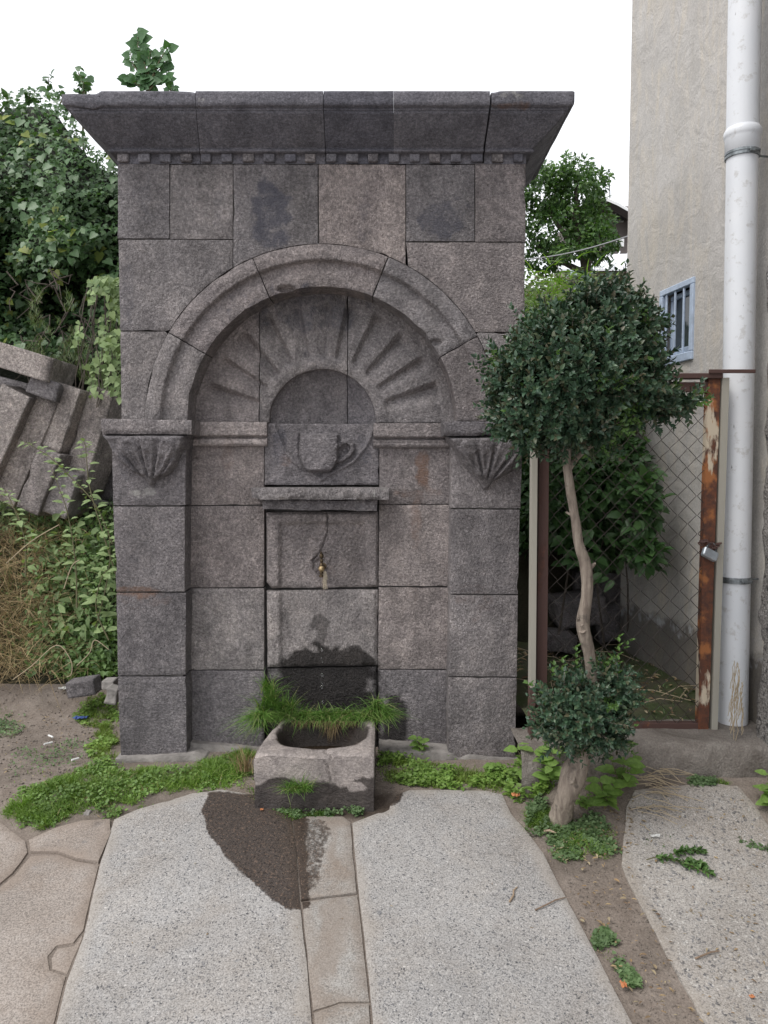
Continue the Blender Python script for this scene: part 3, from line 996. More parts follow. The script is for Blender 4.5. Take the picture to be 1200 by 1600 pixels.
# ---------------------------------------------------------------- water
M['water'] = (lambda m: m)(simple_mat('water', (1, 1, 1), .02, 0, spec=.5))
_b = M['water'].node_tree.nodes['Principled BSDF']
_b.inputs['Transmission Weight'].default_value = 1.0
_b.inputs['IOR'].default_value = 1.33
pts = [(c[0] + .0006 * math.sin(i * 1.3), c[1] - .003, c[2] - .035 - i * .012) for i in range(17)]
tag(MB().tube(pts, [.0011 - .0000 * i for i in range(17)], 8).build('water_trickle', M['water'], smooth=True),
    'thin trickle of water falling from the tap spout', 'water')
def drop(px, py, r, lab):
    q = P(px, py, MY + .04)
    prof_ = [(-1, .02), (-.85, .5), (-.5, .85), (0, 1), (.5, .8), (1.0, .45), (1.6, .05)]
    o = MB().lathe(q, (0, 0, 1), [(a * r, b * r) for a, b in prof_], 12).build('water_drop', M['water'], smooth=True)
    tag(o, lab, 'water drop', 'drops of water falling from the tap')
for k, (py, r_) in enumerate([(1016, .0042), (1028, .0025), (1034, .003), (1055, .005), (1067, .003), (1073, .005), (1097, .004), (1137, .0045), (1153, .0025)]):
    lab = ['highest water drop, falling where the wet stain on the fountain begins', 'tiny water drop just below the highest one',
           'small water drop above the joint of the lowest centre panel', 'large round water drop just below the joint of the lowest centre panel',
           'small drop right above the brightest one over the trough grass', 'bright water drop just above the grass behind the trough',
           'water drop falling in front of the trough grass', 'water drop just inside the stone trough', 'lowest tiny water drop deep inside the trough'][k]
    drop(503 + [0, -1, 1, 0, 0, 0, 1, 1, 0][k], py, r_ * 1.25, lab)

# ---------------------------------------------------------------- trough
tf = P(490, 1179, 2.62)
TZ = tf[2]
tx0, tx1 = P(396, 1180, 2.62)[0], P(585, 1177, 2.62)[0]
ty0, ty1 = 2.62, 3.03
trough = empty('stone_trough', ((tx0 + tx1) / 2, (ty0 + ty1) / 2, 0), 'low carved stone trough with rounded basin under the dripping tap', 'trough')
TB = -.06
poly = [(tx0, ty0 + .004), (tx0 + .15, ty0 - .002), (tx1, ty0), (tx1 + .0, ty1 - .2), (tx1 - .002, ty1), (tx0 + .055, ty1), (tx0 + .02, ty0 + .2)]
bcx, bcy = (tx0 + tx1) / 2 + .012, (ty0 + ty1) / 2 + .03
def basin_d(x, y):
    """<1 inside the basin"""
    u = np.abs(x - bcx) / (.168 + .0 * y)
    v = (y - bcy)
    v = np.where(v < 0, -v / .158, v / .16)
    return (u ** 3.0 + v ** 2.6) ** (1 / 2.8)
pts, tris, ring, dist = trimesh(poly, .0052, .0025, 5)
X, Yv = pts[:, 0], pts[:, 1]
bd = basin_d(X, Yv)
h = .004 * fbm(X * 12, Yv * 12, .3, 4) - .006 * (1 - sstep(0, .012, dist))
h = h - .128 * sstep(1.03, .78, bd) - .004 * sstep(1.15, .98, bd)
h = h - .011 * np.exp(-((X - bcx - .01) / .075) ** 2) * sstep(.10, .0, Yv - ty0) - .010 * sstep(.045, .0, np.hypot(X - tx0, Yv - ty0)) - .008 * sstep(.04, 0, np.hypot(X - tx1, Yv - ty0))
fr = sstep(.07, 0, Yv - ty0)
cr = np.abs(X - (tx0 + .262) - .02 * vnoise(Yv * 30, 0 * Yv, 1.0))
h -= .012 * (1 - sstep(0, .006, cr)) * sstep(.09, .03, Yv - ty0) + .006 * sstep(.25, .7, fbm(X * 20, Yv * 20, 7)) * sstep(.05, .02, np.abs(X - tx0 - .25)) * fr
px, py = pix(X, Yv, TZ + 0 * X)
V = np.stack((X, Yv, TZ + h), 1)
wet = sstep(1.10, 1.0, bd + .05 * fbm(X * 30, Yv * 30, 2)) 
wet = np.maximum(wet, sstep(ty1 - .12, ty1 - .03, Yv + .03 * fbm(X * 15, Yv * 15, 1)))
m_ = np.zeros((len(X), 3)); m_[:, 0] = wet
r_ = sstep(.2, .8, wet) * sstep(-.1, .5, fbm(X * 9, Yv * 9, 5)) * .8
F = [tuple(t) for t in tris]; nf = len(F)
k = len(ring); n0 = len(V)
rows = 44
Vr = [V]; Mr = [m_]; Rr_ = [r_]
rv = V[ring]
ins = rv[:, :2] - np.array(((tx0 + tx1) / 2, (ty0 + ty1) / 2))
for j in range(rows):
    t = j / (rows - 1)
    q = rv.copy()
    q[:, 2] = rv[:, 2] * (1 - t) + TB * t
    dirn = ins / np.linalg.norm(ins, axis=1)[:, None]
    bul = .0035 * fbm(q[:, 0] * 18, q[:, 1] * 18, q[:, 2] * 18, 3) - (.004 if j == 0 else 0) * 0
    crk = np.abs(q[:, 0] - (tx0 + .262) + .02 * t - .016 * vnoise(q[:, 2] * 26, 0 * t, 1.0))
    bul -= .010 * (1 - sstep(0, .005, crk)) * (q[:, 1] < ty0 + .02) * (1 - sstep(.35, .55, t))
    q[:, :2] += dirn * (bul + .001)[:, None]
    Vr.append(q)
    mm = np.zeros((k, 3))
    qx, qy = pix(q[:, 0], q[:, 1], q[:, 2])
    lim = np.interp(qx, [394, 420, 440, 455, 470, 490, 505, 515, 530, 545, 560, 572, 584], [1226, 1218, 1212, 1214, 1226, 1222, 1218, 1226, 1232, 1228, 1219, 1216, 1214])
    ww = sstep(-2, 3, qy - lim + 5 * fbm(q[:, 0] * 40, q[:, 2] * 40, 2))
    hole = sstep(.1, .3, 1 - np.hypot((qx - 556) / 20, (qy - 1229) / 9) + .3 * vnoise(q[:, 0] * 60, q[:, 2] * 60, 0))
    mm[:, 0] = np.where(q[:, 1] < ty0 + .05, ww * (1 - hole), np.where(t > .2, 1, .3))
    Mr.append(mm); Rr_.append(np.zeros(k))
V = np.vstack(Vr); m_ = np.vstack(Mr); r_ = np.concatenate(Rr_)
for j in range(rows - 1):
    for i in range(k):
        i2 = (i + 1) % k
        a, b = n0 + j * k, n0 + (j + 1) * k
        F.append((a + i, b + i, b + i2, a + i2))
mk('basin', V, F, M['stone_trough'], trough, marks=m_, rust=r_)
# shallow water lying in the basin
vs = []; 
for i in range(40):
    a = 2 * math.pi * i / 40
    cu, sv = math.cos(a), math.sin(a)
    rr = 1 / ((abs(cu) / .150) ** 3 + (abs(sv) / .14) ** 2.6) ** (1 / 2.8)
    vs.append((bcx + rr * cu, bcy + rr * sv, TZ - .108))
M['puddle'] = simple_mat('murky_water', (.03, .02, .012), .04, 0, spec=.6)
bpy_w = mk('water_surface', vs, [tuple(range(40))], M['puddle'], None, smooth=False)
tag(bpy_w, 'shallow dark water lying in the stone trough', 'water')
# ================================================================ GROUND AND PAVING
def ground_mat(name, ca, cb, cc, scale=9, bstr=.8, bdist=.01, moss=None, flecks=0.3):
    m, nt, b = newmat(name)
    v = coords(nt)
    c = mixc(nt, ramp(nt, noise(nt, v, scale, 6, .65), [(.35, 0), (.65, 1)]), ca, cb)
    c = mixc(nt, ramp(nt, noise(nt, v, scale * .35, 5, .6, .5), [(.48, 0), (.66, 1)]), c, cc)
    g = noise(nt, v, 160, 3, .7)
    c = mixc(nt, flecks, c, ramp(nt, g, [(.35, .4), (.5, 1.), (.66, 1.8)]), 'MULTIPLY')
    if moss:
        c = mixc(nt, ramp(nt, noise(nt, v, 5, 5, .7), [(.42, 0), (.6, 1)]), c, moss)
    mk_ = attr(nt, 'marks')
    sep = nt.nodes.new('ShaderNodeSeparateColor'); nt.links.new(mk_.outputs['Color'], sep.inputs[0])
    c = mixc(nt, sep.outputs[0], c, mixc(nt, 1.0, c, (.33, .30, .28), 'MULTIPLY'))
    nt.links.new(c, b.inputs['Base Color'])
    nt.links.new(math_(nt, 'MULTIPLY_ADD', sep.outputs[0], -.4, .95), b.inputs['Roughness'])
    b.inputs['Specular IOR Level'].default_value = .25
    h = math_(nt, 'ADD', noise(nt, v, 35, 6, .65), math_(nt, 'MULTIPLY', g, .3))
    bump(nt, b, h, bstr, bdist)
    return m
M['soil'] = ground_mat('bare_soil', (.19, .155, .13), (.26, .22, .19), (.15, .125, .105))
M['hill'] = ground_mat('hill_earth', (.022, .024, .014), (.035, .036, .02), (.04, .032, .022), scale=3)  # earth colour lowered to stand in for the shade behind the gate
M['moss_floor'] = ground_mat('mossy_floor', (.075, .07, .052), (.10, .10, .055), (.085, .07, .058), moss=(.065, .085, .035))

def slab_mat(name, base, dk, lt, brown, chip_amt=.8, brown_amt=.35, size=120, wetc=(.20, .17, .155)):
    """concrete with exposed chips of dark and pale stone"""
    m, nt, b = newmat(name)
    v = coords(nt)
    big = noise(nt, v, 2.3, 5, .6, .4)
    c = mixc(nt, ramp(nt, big, [(.35, 0), (.7, 1)]), tuple(x * .84 for x in base), tuple(min(1, x * 1.08) for x in base))
    c = mixc(nt, math_(nt, 'MULTIPLY', ramp(nt, noise(nt, v, 5.1, 6, .7, .6), [(.45, 0), (.68, 1)]), brown_amt), c, brown)
    wv = nt.nodes.new('ShaderNodeVectorMath'); wv.operation = 'ADD'
    nz = nt.nodes.new('ShaderNodeTexNoise'); nz.inputs['Scale'].default_value = 90; nt.links.new(v, nz.inputs['Vector'])
    sc_ = nt.nodes.new('ShaderNodeVectorMath'); sc_.operation = 'SCALE'; sc_.inputs['Scale'].default_value = .022
    nt.links.new(nz.outputs['Color'], sc_.inputs[0]); nt.links.new(v, wv.inputs[0]); nt.links.new(sc_.outputs[0], wv.inputs[1])
    vv = wv.outputs[0]
    outs = []
    for (s, thr, lo, hi) in ((size, .60, dk, tuple(x * 1.8 for x in dk)), (size * 1.9, .70, tuple(x * 1.3 for x in dk), tuple(x * 2.2 for x in dk))):
        vn = nt.nodes.new('ShaderNodeTexVoronoi'); vn.inputs['Scale'].default_value = s
        nt.links.new(vv, vn.inputs['Vector'])
        sp = nt.nodes.new('ShaderNodeSeparateColor'); nt.links.new(vn.outputs['Color'], sp.inputs[0])
        isd = ramp(nt, sp.outputs[0], [(thr, 0), (thr + .02, 1)])
        sh = ramp(nt, vn.outputs['Distance'], [(.28, 1), (.42, 0)])
        f = math_(nt, 'MULTIPLY', isd, sh)
        c = mixc(nt, math_(nt, 'MULTIPLY', f, chip_amt), c, mixc(nt, sp.outputs[1], lo, hi))
        isl = ramp(nt, sp.outputs[2], [(.80, 0), (.82, 1)])
        f2 = math_(nt, 'MULTIPLY', math_(nt, 'MULTIPLY', isl, sh), chip_amt * .8)
        c = mixc(nt, f2, c, lt)
        outs.append(f)
    dirt = ramp(nt, noise(nt, v, 3.4, 6, .7, .8), [(.46, 0), (.7, .55)])
    c = mixc(nt, dirt, c, mixc(nt, 1.0, c, (.72, .68, .64), 'MULTIPLY'))
    g = noise(nt, v, 210, 3, .7)
    c = mixc(nt, .7, c, ramp(nt, g, [(.36, .42), (.5, 1.), (.66, 1.5)]), 'MULTIPLY')
    # rare large pebbles
    vn = nt.nodes.new('ShaderNodeTexVoronoi'); vn.inputs['Scale'].default_value = 34; nt.links.new(vv, vn.inputs['Vector'])
    sp = nt.nodes.new('ShaderNodeSeparateColor'); nt.links.new(vn.outputs['Color'], sp.inputs[0])
    f = math_(nt, 'MULTIPLY', ramp(nt, sp.outputs[0], [(.93, 0), (.94, 1)]), ramp(nt, vn.outputs['Distance'], [(.2, 1), (.3, 0)]))
    c = mixc(nt, math_(nt, 'MULTIPLY', f, chip_amt * .75), c, mixc(nt, sp.outputs[1], (.10, .105, .12), (.42, .41, .40)))
    mk_ = attr(nt, 'marks')
    sep = nt.nodes.new('ShaderNodeSeparateColor'); nt.links.new(mk_.outputs['Color'], sep.inputs[0])
    jag = math_(nt, 'ADD', sep.outputs[0], math_(nt, 'MULTIPLY', math_(nt, 'SUBTRACT', noise(nt, v, 70, 4, .7), .5), .9))
    wf = ramp(nt, jag, [(.36, 0), (.5, .75), (.66, 1)])
    c = mixc(nt, math_(nt, 'MULTIPLY', sep.outputs[1], .6), c, brown)
    wcol = mixc(nt, 1.0, c, wetc, 'MULTIPLY')
    wsp = ramp(nt, noise(nt, v, 130, 3, .75), [(.56, 0), (.64, 1)])
    wcol = mixc(nt, math_(nt, 'MULTIPLY', wsp, .6), wcol, mixc(nt, noise(nt, v, 300, 1), (.20, .10, .05), (.24, .20, .17)))
    wcol = mixc(nt, ramp(nt, noise(nt, v, 100, 3, .7), [(.34, .7), (.44, 0)]), wcol, (.018, .014, .012))
    c = mixc(nt, wf, c, wcol)
    nt.links.new(c, b.inputs['Base Color'])
    nt.links.new(math_(nt, 'MULTIPLY_ADD', wf, -.45, .9), b.inputs['Roughness'])
    b.inputs['Specular IOR Level'].default_value = .3
    h = math_(nt, 'ADD', math_(nt, 'MULTIPLY', g, .5), math_(nt, 'MULTIPLY', noise(nt, v, 60, 4, .6), .6))
    h = math_(nt, 'ADD', h, math_(nt, 'MULTIPLY', outs[0], .25))
    bump(nt, b, h, .7, .003)
    return m
M['slab'] = slab_mat('chip_concrete', (.365, .352, .342), (.06, .063, .07), (.56, .54, .52), (.36, .32, .28))
M['slab_right'] = slab_mat('chip_concrete_worn', (.385, .36, .335), (.085, .085, .09), (.55, .53, .50), (.30, .26, .22), brown_amt=.55, size=70)
M['slab_old'] = slab_mat('old_brown_concrete', (.34, .30, .27), (.12, .105, .095), (.46, .42, .38), (.27, .215, .175), chip_amt=.35, brown_amt=.55)
M['slab_strip'] = slab_mat('drain_cover_concrete', (.37, .355, .335), (.10, .10, .10), (.50, .49, .47), (.25, .205, .17), chip_amt=.4, brown_amt=.85)

# ground sheet
gx = np.unique(np.concatenate((np.linspace(-60, -5, 24), np.linspace(-5, 5, 201), np.linspace(5, 60, 24))))
gy = np.unique(np.concatenate((np.linspace(-40, -1, 16), np.linspace(-1, 8, 181), np.linspace(8, 90, 42))))
X, Yg = np.meshgrid(gx, gy)
Z = gz(X, Yg)
paved = sstep(2.95, 2.7, Yg)
Z = Z - .012 + .002 * paved + (.004 - .003 * paved) * fbm(X * 7, Yg * 7, 1.0)
xf, yf_ = X.ravel(), Yg.ravel()
V = np.stack((xf, yf_, Z.ravel()), 1)
ny, nx = X.shape
ii = np.arange(ny * nx).reshape(ny, nx)
F = np.stack((ii[:-1, :-1].ravel(), ii[:-1, 1:].ravel(), ii[1:, 1:].ravel(), ii[1:, :-1].ravel()), 1)
px, py = pix(V[:, 0], np.maximum(V[:, 1], .5), V[:, 2])
BL0 = [(500, 1262, 150, 24, 0, 1), (590, 1255, 40, 26, 0, 1), (345, 1250, 30, 16, 0, .6)]
m_, _r = blobs_eval(px, py, BL0)
m_[V[:, 1] < .6] = 0
o = mk('ground', V, F, [M['soil'], M['hill']], None, marks=m_)
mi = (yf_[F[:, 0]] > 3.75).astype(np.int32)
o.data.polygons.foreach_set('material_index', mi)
tag(o, kind='structure')

# pavement
pave = bpy.data.objects.new('pavement', None)
COL.objects.link(pave); tag(pave, kind='structure')
pave.location = (0, 1.8, -.18)
WETP = [(322, 1236), (402, 1240), (448, 1268), (478, 1268), (480, 1350), (486, 1418), (452, 1420), (418, 1398), (378, 1366), (352, 1338), (326, 1300), (318, 1270)]
WETP2 = [(445, 1276), (510, 1280), (522, 1300), (512, 1330), (504, 1356), (500, 1386), (474, 1400), (450, 1350)]
WETP3 = [(548, 1240), (630, 1228), (622, 1252), (600, 1262), (572, 1276), (548, 1282)]
def slab(poly_px, mat, res=.013, top=0.0, tilt=(0, 0), brown=None, jit=.0022, bow=.0018, thick=.035):
    w = [(G(a, b)[0], G(a, b)[1]) for a, b in poly_px]
    w = shrink(w, .0007)
    pts, tris, ring, dist = trimesh(w, res, jit, int(abs(poly_px[0][0] * 7 + poly_px[0][1])) % 997)
    X, Yv = pts[:, 0], pts[:, 1]
    gzv = gz(X, Yv)
    h = gzv + top + bow * fbm(X * 5, Yv * 5, 4, 3) - .003 * (1 - sstep(0, .010, dist)) + tilt[0] * (X - X.mean()) + tilt[1] * (Yv - Yv.mean())
    V = np.stack((X, Yv, h), 1)
    px, py = pix(X, Yv, h)
    m_ = np.zeros((len(X), 3))
    pp = np.stack((px, py), 1)
    for W_, wk in ((WETP, 1.0), (WETP2, .50), (WETP3, 1.0)):
        ins = inpoly(pp, W_)
        dd = dist_poly(pp, W_)
        s = np.where(ins, dd, -dd) + 5 * fbm(px / 26, py / 26, .4)
        m_[:, 0] = np.maximum(m_[:, 0], wk * sstep(-6, 6, s))
    if brown is not None:
        m_[:, 1] = brown(px, py)
    m_[:, 1] = np.maximum(m_[:, 1], sstep(.05, 0, dist + .018 * fbm(X * 14, Yv * 14, 2)) * .9)
    n = len(V); k = len(ring); rv = V[ring]; bk = rv.copy(); bk[:, 2] -= thick
    F = [tuple(t) for t in tris]; nf = len(F)
    for i in range(k):
        j = (i + 1) % k
        F.append((n + i, n + k + i, n + k + j, n + j))
    return mk('concrete_slab', np.vstack((V, rv, bk)), F, mat, pave, marks=np.vstack((m_, m_[ring], m_[ring])), sharp_from=nf)
slab([(178, 1279), (214, 1263), (262, 1249), (300, 1238), (345, 1232), (396, 1240), (420, 1258), (455, 1273), (462, 1320), (468, 1400), (480, 1500), (488, 1600), (497, 1800), (500, 2300), (-260, 2300), (30, 1800), (86, 1600), (104, 1530), (130, 1462), (146, 1390), (157, 1345)], M['slab'])
slab([(47, 1330), (44, 1312), (88, 1292), (130, 1281), (172, 1279), (174, 1300), (154, 1347), (120, 1342), (90, 1331)], M['slab_old'], top=.003, jit=.002)
slab([(-220, 1275), (0, 1283), (40, 1312), (44, 1330), (20, 1362), (-20, 1395), (-220, 1470)], M['slab_old'], jit=.003)
slab([(-220, 1472), (-20, 1397), (22, 1364), (48, 1333), (90, 1333), (120, 1344), (155, 1348.5), (148.5, 1375), (142, 1402), (131, 1450), (115, 1470), (88, 1474), (76, 1490), (78, 1512), (104, 1521), (84, 1600), (28, 1800), (-270, 2300), (-500, 2300)], M['slab_old'], top=-.003, jit=.003)
slab([(89, 1476), (115, 1473), (129, 1456), (128, 1464), (105, 1518), (80, 1510), (79, 1492)], M['slab_old'], top=-.006, jit=.003)
strip_b = lambda px, py: sstep(-.2, .35, fbm(px / 34, py / 60, 5.2) + .5 - np.abs(px - 515 - (py - 1275) * .1) / 45)
slab([(456.5, 1279), (480, 1273), (536, 1274), (548, 1283), (552.5, 1340), (558.5, 1394), (515, 1399), (470, 1405), (464, 1340)], M['slab_strip'], brown=strip_b, jit=.003)
slab([(471, 1406.5), (516, 1400.5), (559, 1395.5), (567.5, 1470), (578, 1562.5), (530, 1563), (487, 1578), (479, 1490)], M['slab_strip'], brown=strip_b, top=-.002, jit=.003)
slab([(489, 1580), (531, 1565), (577, 1565), (590, 1800), (600, 2300), (503, 2300), (499, 1800)], M['slab_strip'], brown=strip_b, jit=.003)
slab([(550, 1284), (575, 1274), (606, 1262), (618, 1240), (640, 1232), (700, 1232), (760, 1234), (785, 1240), (800, 1272), (826, 1300), (850, 1332), (874, 1380), (900, 1428), (940, 1504), (990, 1600), (1090, 1800), (1340, 2300), (603, 2300), (593, 1800), (580, 1570), (569, 1470), (560, 1394), (554, 1340)], M['slab'])
slab([(978, 1258), (990, 1232), (1100, 1222), (1152, 1226), (1180, 1255), (1210, 1300), (1290, 1380), (1420, 1500), (1420, 1800), (1420, 2300), (1400, 2300), (1230, 1800), (1100, 1600), (1062, 1530), (1028, 1470), (1002, 1420), (978, 1370), (968, 1348), (972, 1320), (975, 1290)], M['slab_right'], jit=.006)
# thin crack lines are the joints between the pieces

# ================================================================ WALL, GATE SIDE
M['plaster'] = (lambda: None)
def plaster_mat():
    m, nt, b = newmat('smooth_plaster')
    v = coords(nt); vs = coords(nt, (5, 5, 1.3))
    c = mixc(nt, ramp(nt, noise(nt, v, 2.2, 6, .65, .8), [(.35, 0), (.65, 1)]), (.425, .402, .375), (.525, .50, .475))
    c = mixc(nt, math_(nt, 'MULTIPLY', ramp(nt, noise(nt, vs, 1.9, 6, .65, 1.2), [(.48, 0), (.68, 1)]), .55), c, (.60, .53, .43))
    c = mixc(nt, math_(nt, 'MULTIPLY', ramp(nt, noise(nt, vs, 3.1, 5, .7), [(.5, 0), (.75, 1)]), .35), c, (.36, .34, .32))
    c = mixc(nt, .35, c, ramp(nt, noise(nt, v, 130, 3, .7), [(.35, .6), (.5, 1.), (.66, 1.4)]), 'MULTIPLY')
    # damp foot of the wall with a salty edge
    tc = nt.nodes.new('ShaderNodeTexCoord'); sp = nt.nodes.new('ShaderNodeSeparateXYZ'); nt.links.new(tc.outputs['Object'], sp.inputs[0])
    zz = math_(nt, 'ADD', sp.outputs[2], math_(nt, 'MULTIPLY', math_(nt, 'SUBTRACT', noise(nt, v, 6, 5, .6), .5), .22))
    damp = ramp(nt, zz, [(.42, 1), (.46, 0)])
    salt = math_(nt, 'MULTIPLY', ramp(nt, zz, [(.385, 0), (.405, 1), (.425, 1), (.44, 0)]), ramp(nt, noise(nt, coords(nt, (22, 22, 14)), 1.0, 5), [(.48, 0), (.62, 1)]))
    c = mixc(nt, damp, c, mixc(nt, 1.0, c, (.36, .35, .34), 'MULTIPLY'))
    c = mixc(nt, math_(nt, 'MULTIPLY', salt, .8), c, (.55, .56, .58))
    nt.links.new(c, b.inputs['Base Color']); b.inputs['Roughness'].default_value = .92
    h = math_(nt, 'ADD', math_(nt, 'MULTIPLY', noise(nt, v, 9, 6, .6, 1.0), .8), math_(nt, 'MULTIPLY', noise(nt, v, 120, 3), .1))
    bump(nt, b, h, .6, .02)
    return m
M['plaster'] = plaster_mat()
def render_mat():
    m, nt, b = newmat('pebbledash_render')
    v = coords(nt)
    g = voro(nt, v, 120); g2 = noise(nt, v, 150, 4, .7)
    c = mixc(nt, ramp(nt, g2, [(.4, 0), (.6, 1)]), (.13, .12, .11), (.36, .34, .32))
    c = mixc(nt, ramp(nt, g, [(.0, .9), (.35, 0)]), c, (.40, .38, .36))
    c = mixc(nt, ramp(nt, noise(nt, v, 55, 3), [(.56, 0), (.64, .9)]), c, (.05, .048, .048))
    nt.links.new(c, b.inputs['Base Color']); b.inputs['Roughness'].default_value = .95
    h = math_(nt, 'ADD', noise(nt, v, 90, 4, .7), math_(nt, 'MULTIPLY', g, -.6))
    bump(nt, b, h, 1.0, .012)
    return m
M['render'] = render_mat()
WD = Vector((-.142, 1, 0)).normalized()       # along the wall, away from the camera
WN = Vector((-WD.y, WD.x, 0)); 
if WN.x > 0: WN = -WN                          # faces the fountain
W0 = Vector((1.44, 2.95, 0))
def wp(s, z, o=0.0):
    """point on the plastered wall: s metres along it from W0, height z, o metres out"""
    return W0 + WD * s + WN * o + Vector((0, 0, z))
def wray(px, py, off=0.0):
    d = Vector(ray(px, py)); C0 = Vector((0, 0, H)); q = W0 + WN * off
    t = (q - C0).dot(WN) / d.dot(WN)
    p = C0 + d * t
    return (p - W0).dot(WD), p.z
s_far = wray(982, 300)[0]
S_NEAR = -.22
house = empty('plastered_house', wp(s_far * .5, 0) , 'tall beige plastered house wall with a small blue window beside the gate', 'house')
wa = wray(1034, 459); wb = wray(1086, 431); wc = wray(1083, 557); wd_ = wray(1050, 571)
ws0, ws1 = wb[0], wa[0]
wz1 = (wa[1] + wb[1]) / 2; wz0 = (wc[1] + wd_[1]) / 2
def patch(s0, s1, z0, z1, o=0, st=.08, amp=.004, fn=None):
    ns = max(1, int((s1 - s0) / st)); nz = max(1, int((z1 - z0) / st))
    S_, Z_ = np.meshgrid(np.linspace(s0, s1, ns + 1), np.linspace(z0, z1, nz + 1))
    off = o + amp * fbm(S_ * 2.2, Z_ * 2.2, 3, 3)
    if fn is not None: off = off + fn(S_, Z_)
    P0 = np.array(W0)[None, None] + S_[..., None] * np.array(WD) + off[..., None] * np.array(WN)
    P0[..., 2] = Z_
    idx = np.arange((ns + 1) * (nz + 1)).reshape(nz + 1, ns + 1)
    F = [(int(a), int(b), int(c), int(d)) for a, b, c, d in zip(idx[:-1, 1:].ravel(), idx[:-1, :-1].ravel(), idx[1:, :-1].ravel(), idx[1:, 1:].ravel())]
    return P0.reshape(-1, 3), F
mb = MB()
ZT = 6.2
for a in ((S_NEAR, ws0, -.3, ZT), (ws1, s_far, -.3, ZT), (ws0, ws1, -.3, wz0), (ws0, ws1, wz1, ZT)):
    mb.add(*patch(*a, amp=0.0 if True else .004))
# window reveal
rv = .07
for (a, b) in (((ws0, wz0), (ws1, wz0)), ((ws1, wz0), (ws1, wz1)), ((ws1, wz1), (ws0, wz1)), ((ws0, wz1), (ws0, wz0))):
    mb.add([wp(*a), wp(*b), wp(b[0], b[1], -rv), wp(a[0], a[1], -rv)], [(0, 1, 2, 3)])
# far return and back of the building
cf = wp(s_far, 0); rt = Vector((1, .12, 0)).normalized()
q0, q1 = cf, cf + rt * 6
mb.add([(q0.x, q0.y, -.3), (q1.x, q1.y, -.3), (q1.x, q1.y, ZT), (q0.x, q0.y, ZT)], [(0, 1, 2, 3)])
n0_, n1_ = wp(-4, 0, 0), wp(-4, 0, 0) + rt * 6
mb.add([(n0_.x, n0_.y, -1), (n1_.x, n1_.y, -1), (n1_.x, n1_.y, ZT), (n0_.x, n0_.y, ZT)], [(0, 1, 2, 3)])
mb.add([(cf.x, cf.y, ZT), (q1.x, q1.y, ZT), (n1_.x, n1_.y, ZT), (n0_.x, n0_.y, ZT)], [(0, 1, 2, 3)])
mb.add([(q1.x, q1.y, -1), (n1_.x, n1_.y, -1), (n1_.x, n1_.y, ZT), (q1.x, q1.y, ZT)], [(0, 1, 2, 3)])
mb.build('wall', M['plaster'], house)
# rough render coat, standing proud toward the lane
def lumpy(S_, Z_): return .006 * vnoise(S_ * 30, Z_ * 30, 2) + .008 * vnoise(S_ * 9, Z_ * 9, 1)
se = wray(1168, 1180, .10)[0]
V1, F1 = patch(-1.2, se, -.6, 3.4, o=.10, st=.02, amp=.01, fn=lambda S_, Z_: lumpy(S_, Z_) - .07 * sstep(.04, 0, se - S_ + .02 * vnoise(Z_ * 8, 0 * Z_, 2)))
mb = MB(); mb.add(V1, F1)
a0, a1 = wp(se, -.6, .03), wp(se, -.6, -.02)
mb.add([a0, a1, a1 + Vector((0, 0, 4)), a0 + Vector((0, 0, 4))], [(0, 1, 2, 3)])
V2, F2 = patch(-4, -1.2, -1.2, 6.2, o=.10, st=.5)
mb.add(V2, F2)
V2, F2 = patch(-1.2, se, 3.4, 6.2, o=.10, st=.5)
mb.add(V2, F2)
mb.build('rough_render', M['render'], house, smooth=True)
# window
M['blue'] = simple_mat('pale_blue_paint', (.42, .50, .62), .5, nscale=25, namp=.18, bstr=.3, bdist=.002)
M['glass'] = simple_mat('dark_window_glass', (.035, .045, .05), .06, spec=.6)
M['room'] = simple_mat('room_dark', (.02, .022, .022), .9)
wroot = bpy.data.objects.new('window', None); COL.objects.link(wroot); wroot.parent = house
wroot.location = wp((ws0 + ws1) / 2, wz0) - house.location
WM = Matrix((WD, WN, Vector((0, 0, 1)))).transposed()
def wbox(mb, s0, s1, z0, z1, o0, o1, b=.003):
    c = wp((s0 + s1) / 2, (z0 + z1) / 2, (o0 + o1) / 2)
    mb.box(c, (abs(s1 - s0), abs(o1 - o0), abs(z1 - z0)), rot=WM, b=b)
mb = MB(); fw = .024
wbox(mb, ws0 - .004, ws1 + .004, wz0 - .004, wz0 + fw + .01, -.02, .012); wbox(mb, ws0 - .004, ws1 + .004, wz1 - fw, wz1 + .004, -.02, .010)
wbox(mb, ws0 - .004, ws0 + fw, wz0 + fw + .011, wz1 - fw - .001, -.02, .011); wbox(mb, ws1 - fw, ws1 + .004, wz0 + fw + .011, wz1 - fw - .001, -.02, .011)
mb.build('frame', M['blue'], wroot)
mb = MB(); i0, i1, j0, j1 = ws0 + fw + .004, ws1 - fw - .004, wz0 + fw + .014, wz1 - fw - .004
sw = .022
wbox(mb, i0, i1, j0, j0 + sw + .01, -.055, -.03); wbox(mb, i0, i1, j1 - sw, j1, -.055, -.03)
wbox(mb, i0, i0 + sw, j0 + sw + .011, j1 - sw - .001, -.055, -.031); wbox(mb, i1 - sw, i1, j0 + sw + .011, j1 - sw - .001, -.055, -.031)
mb.build('sash', M['blue'], wroot)
mb = MB(); wbox(mb, i0 + .01, i1 - .01, j0 + .01, j1 - .01, -.048, -.044, 0); mb.build('pane', M['glass'], wroot)
mb = MB(); wbox(mb, ws0 + .001, ws1 - .001, wz0 + .001, wz1 - .001, -.16, -.072, 0); mb.build('dark_interior', M['room'], wroot)
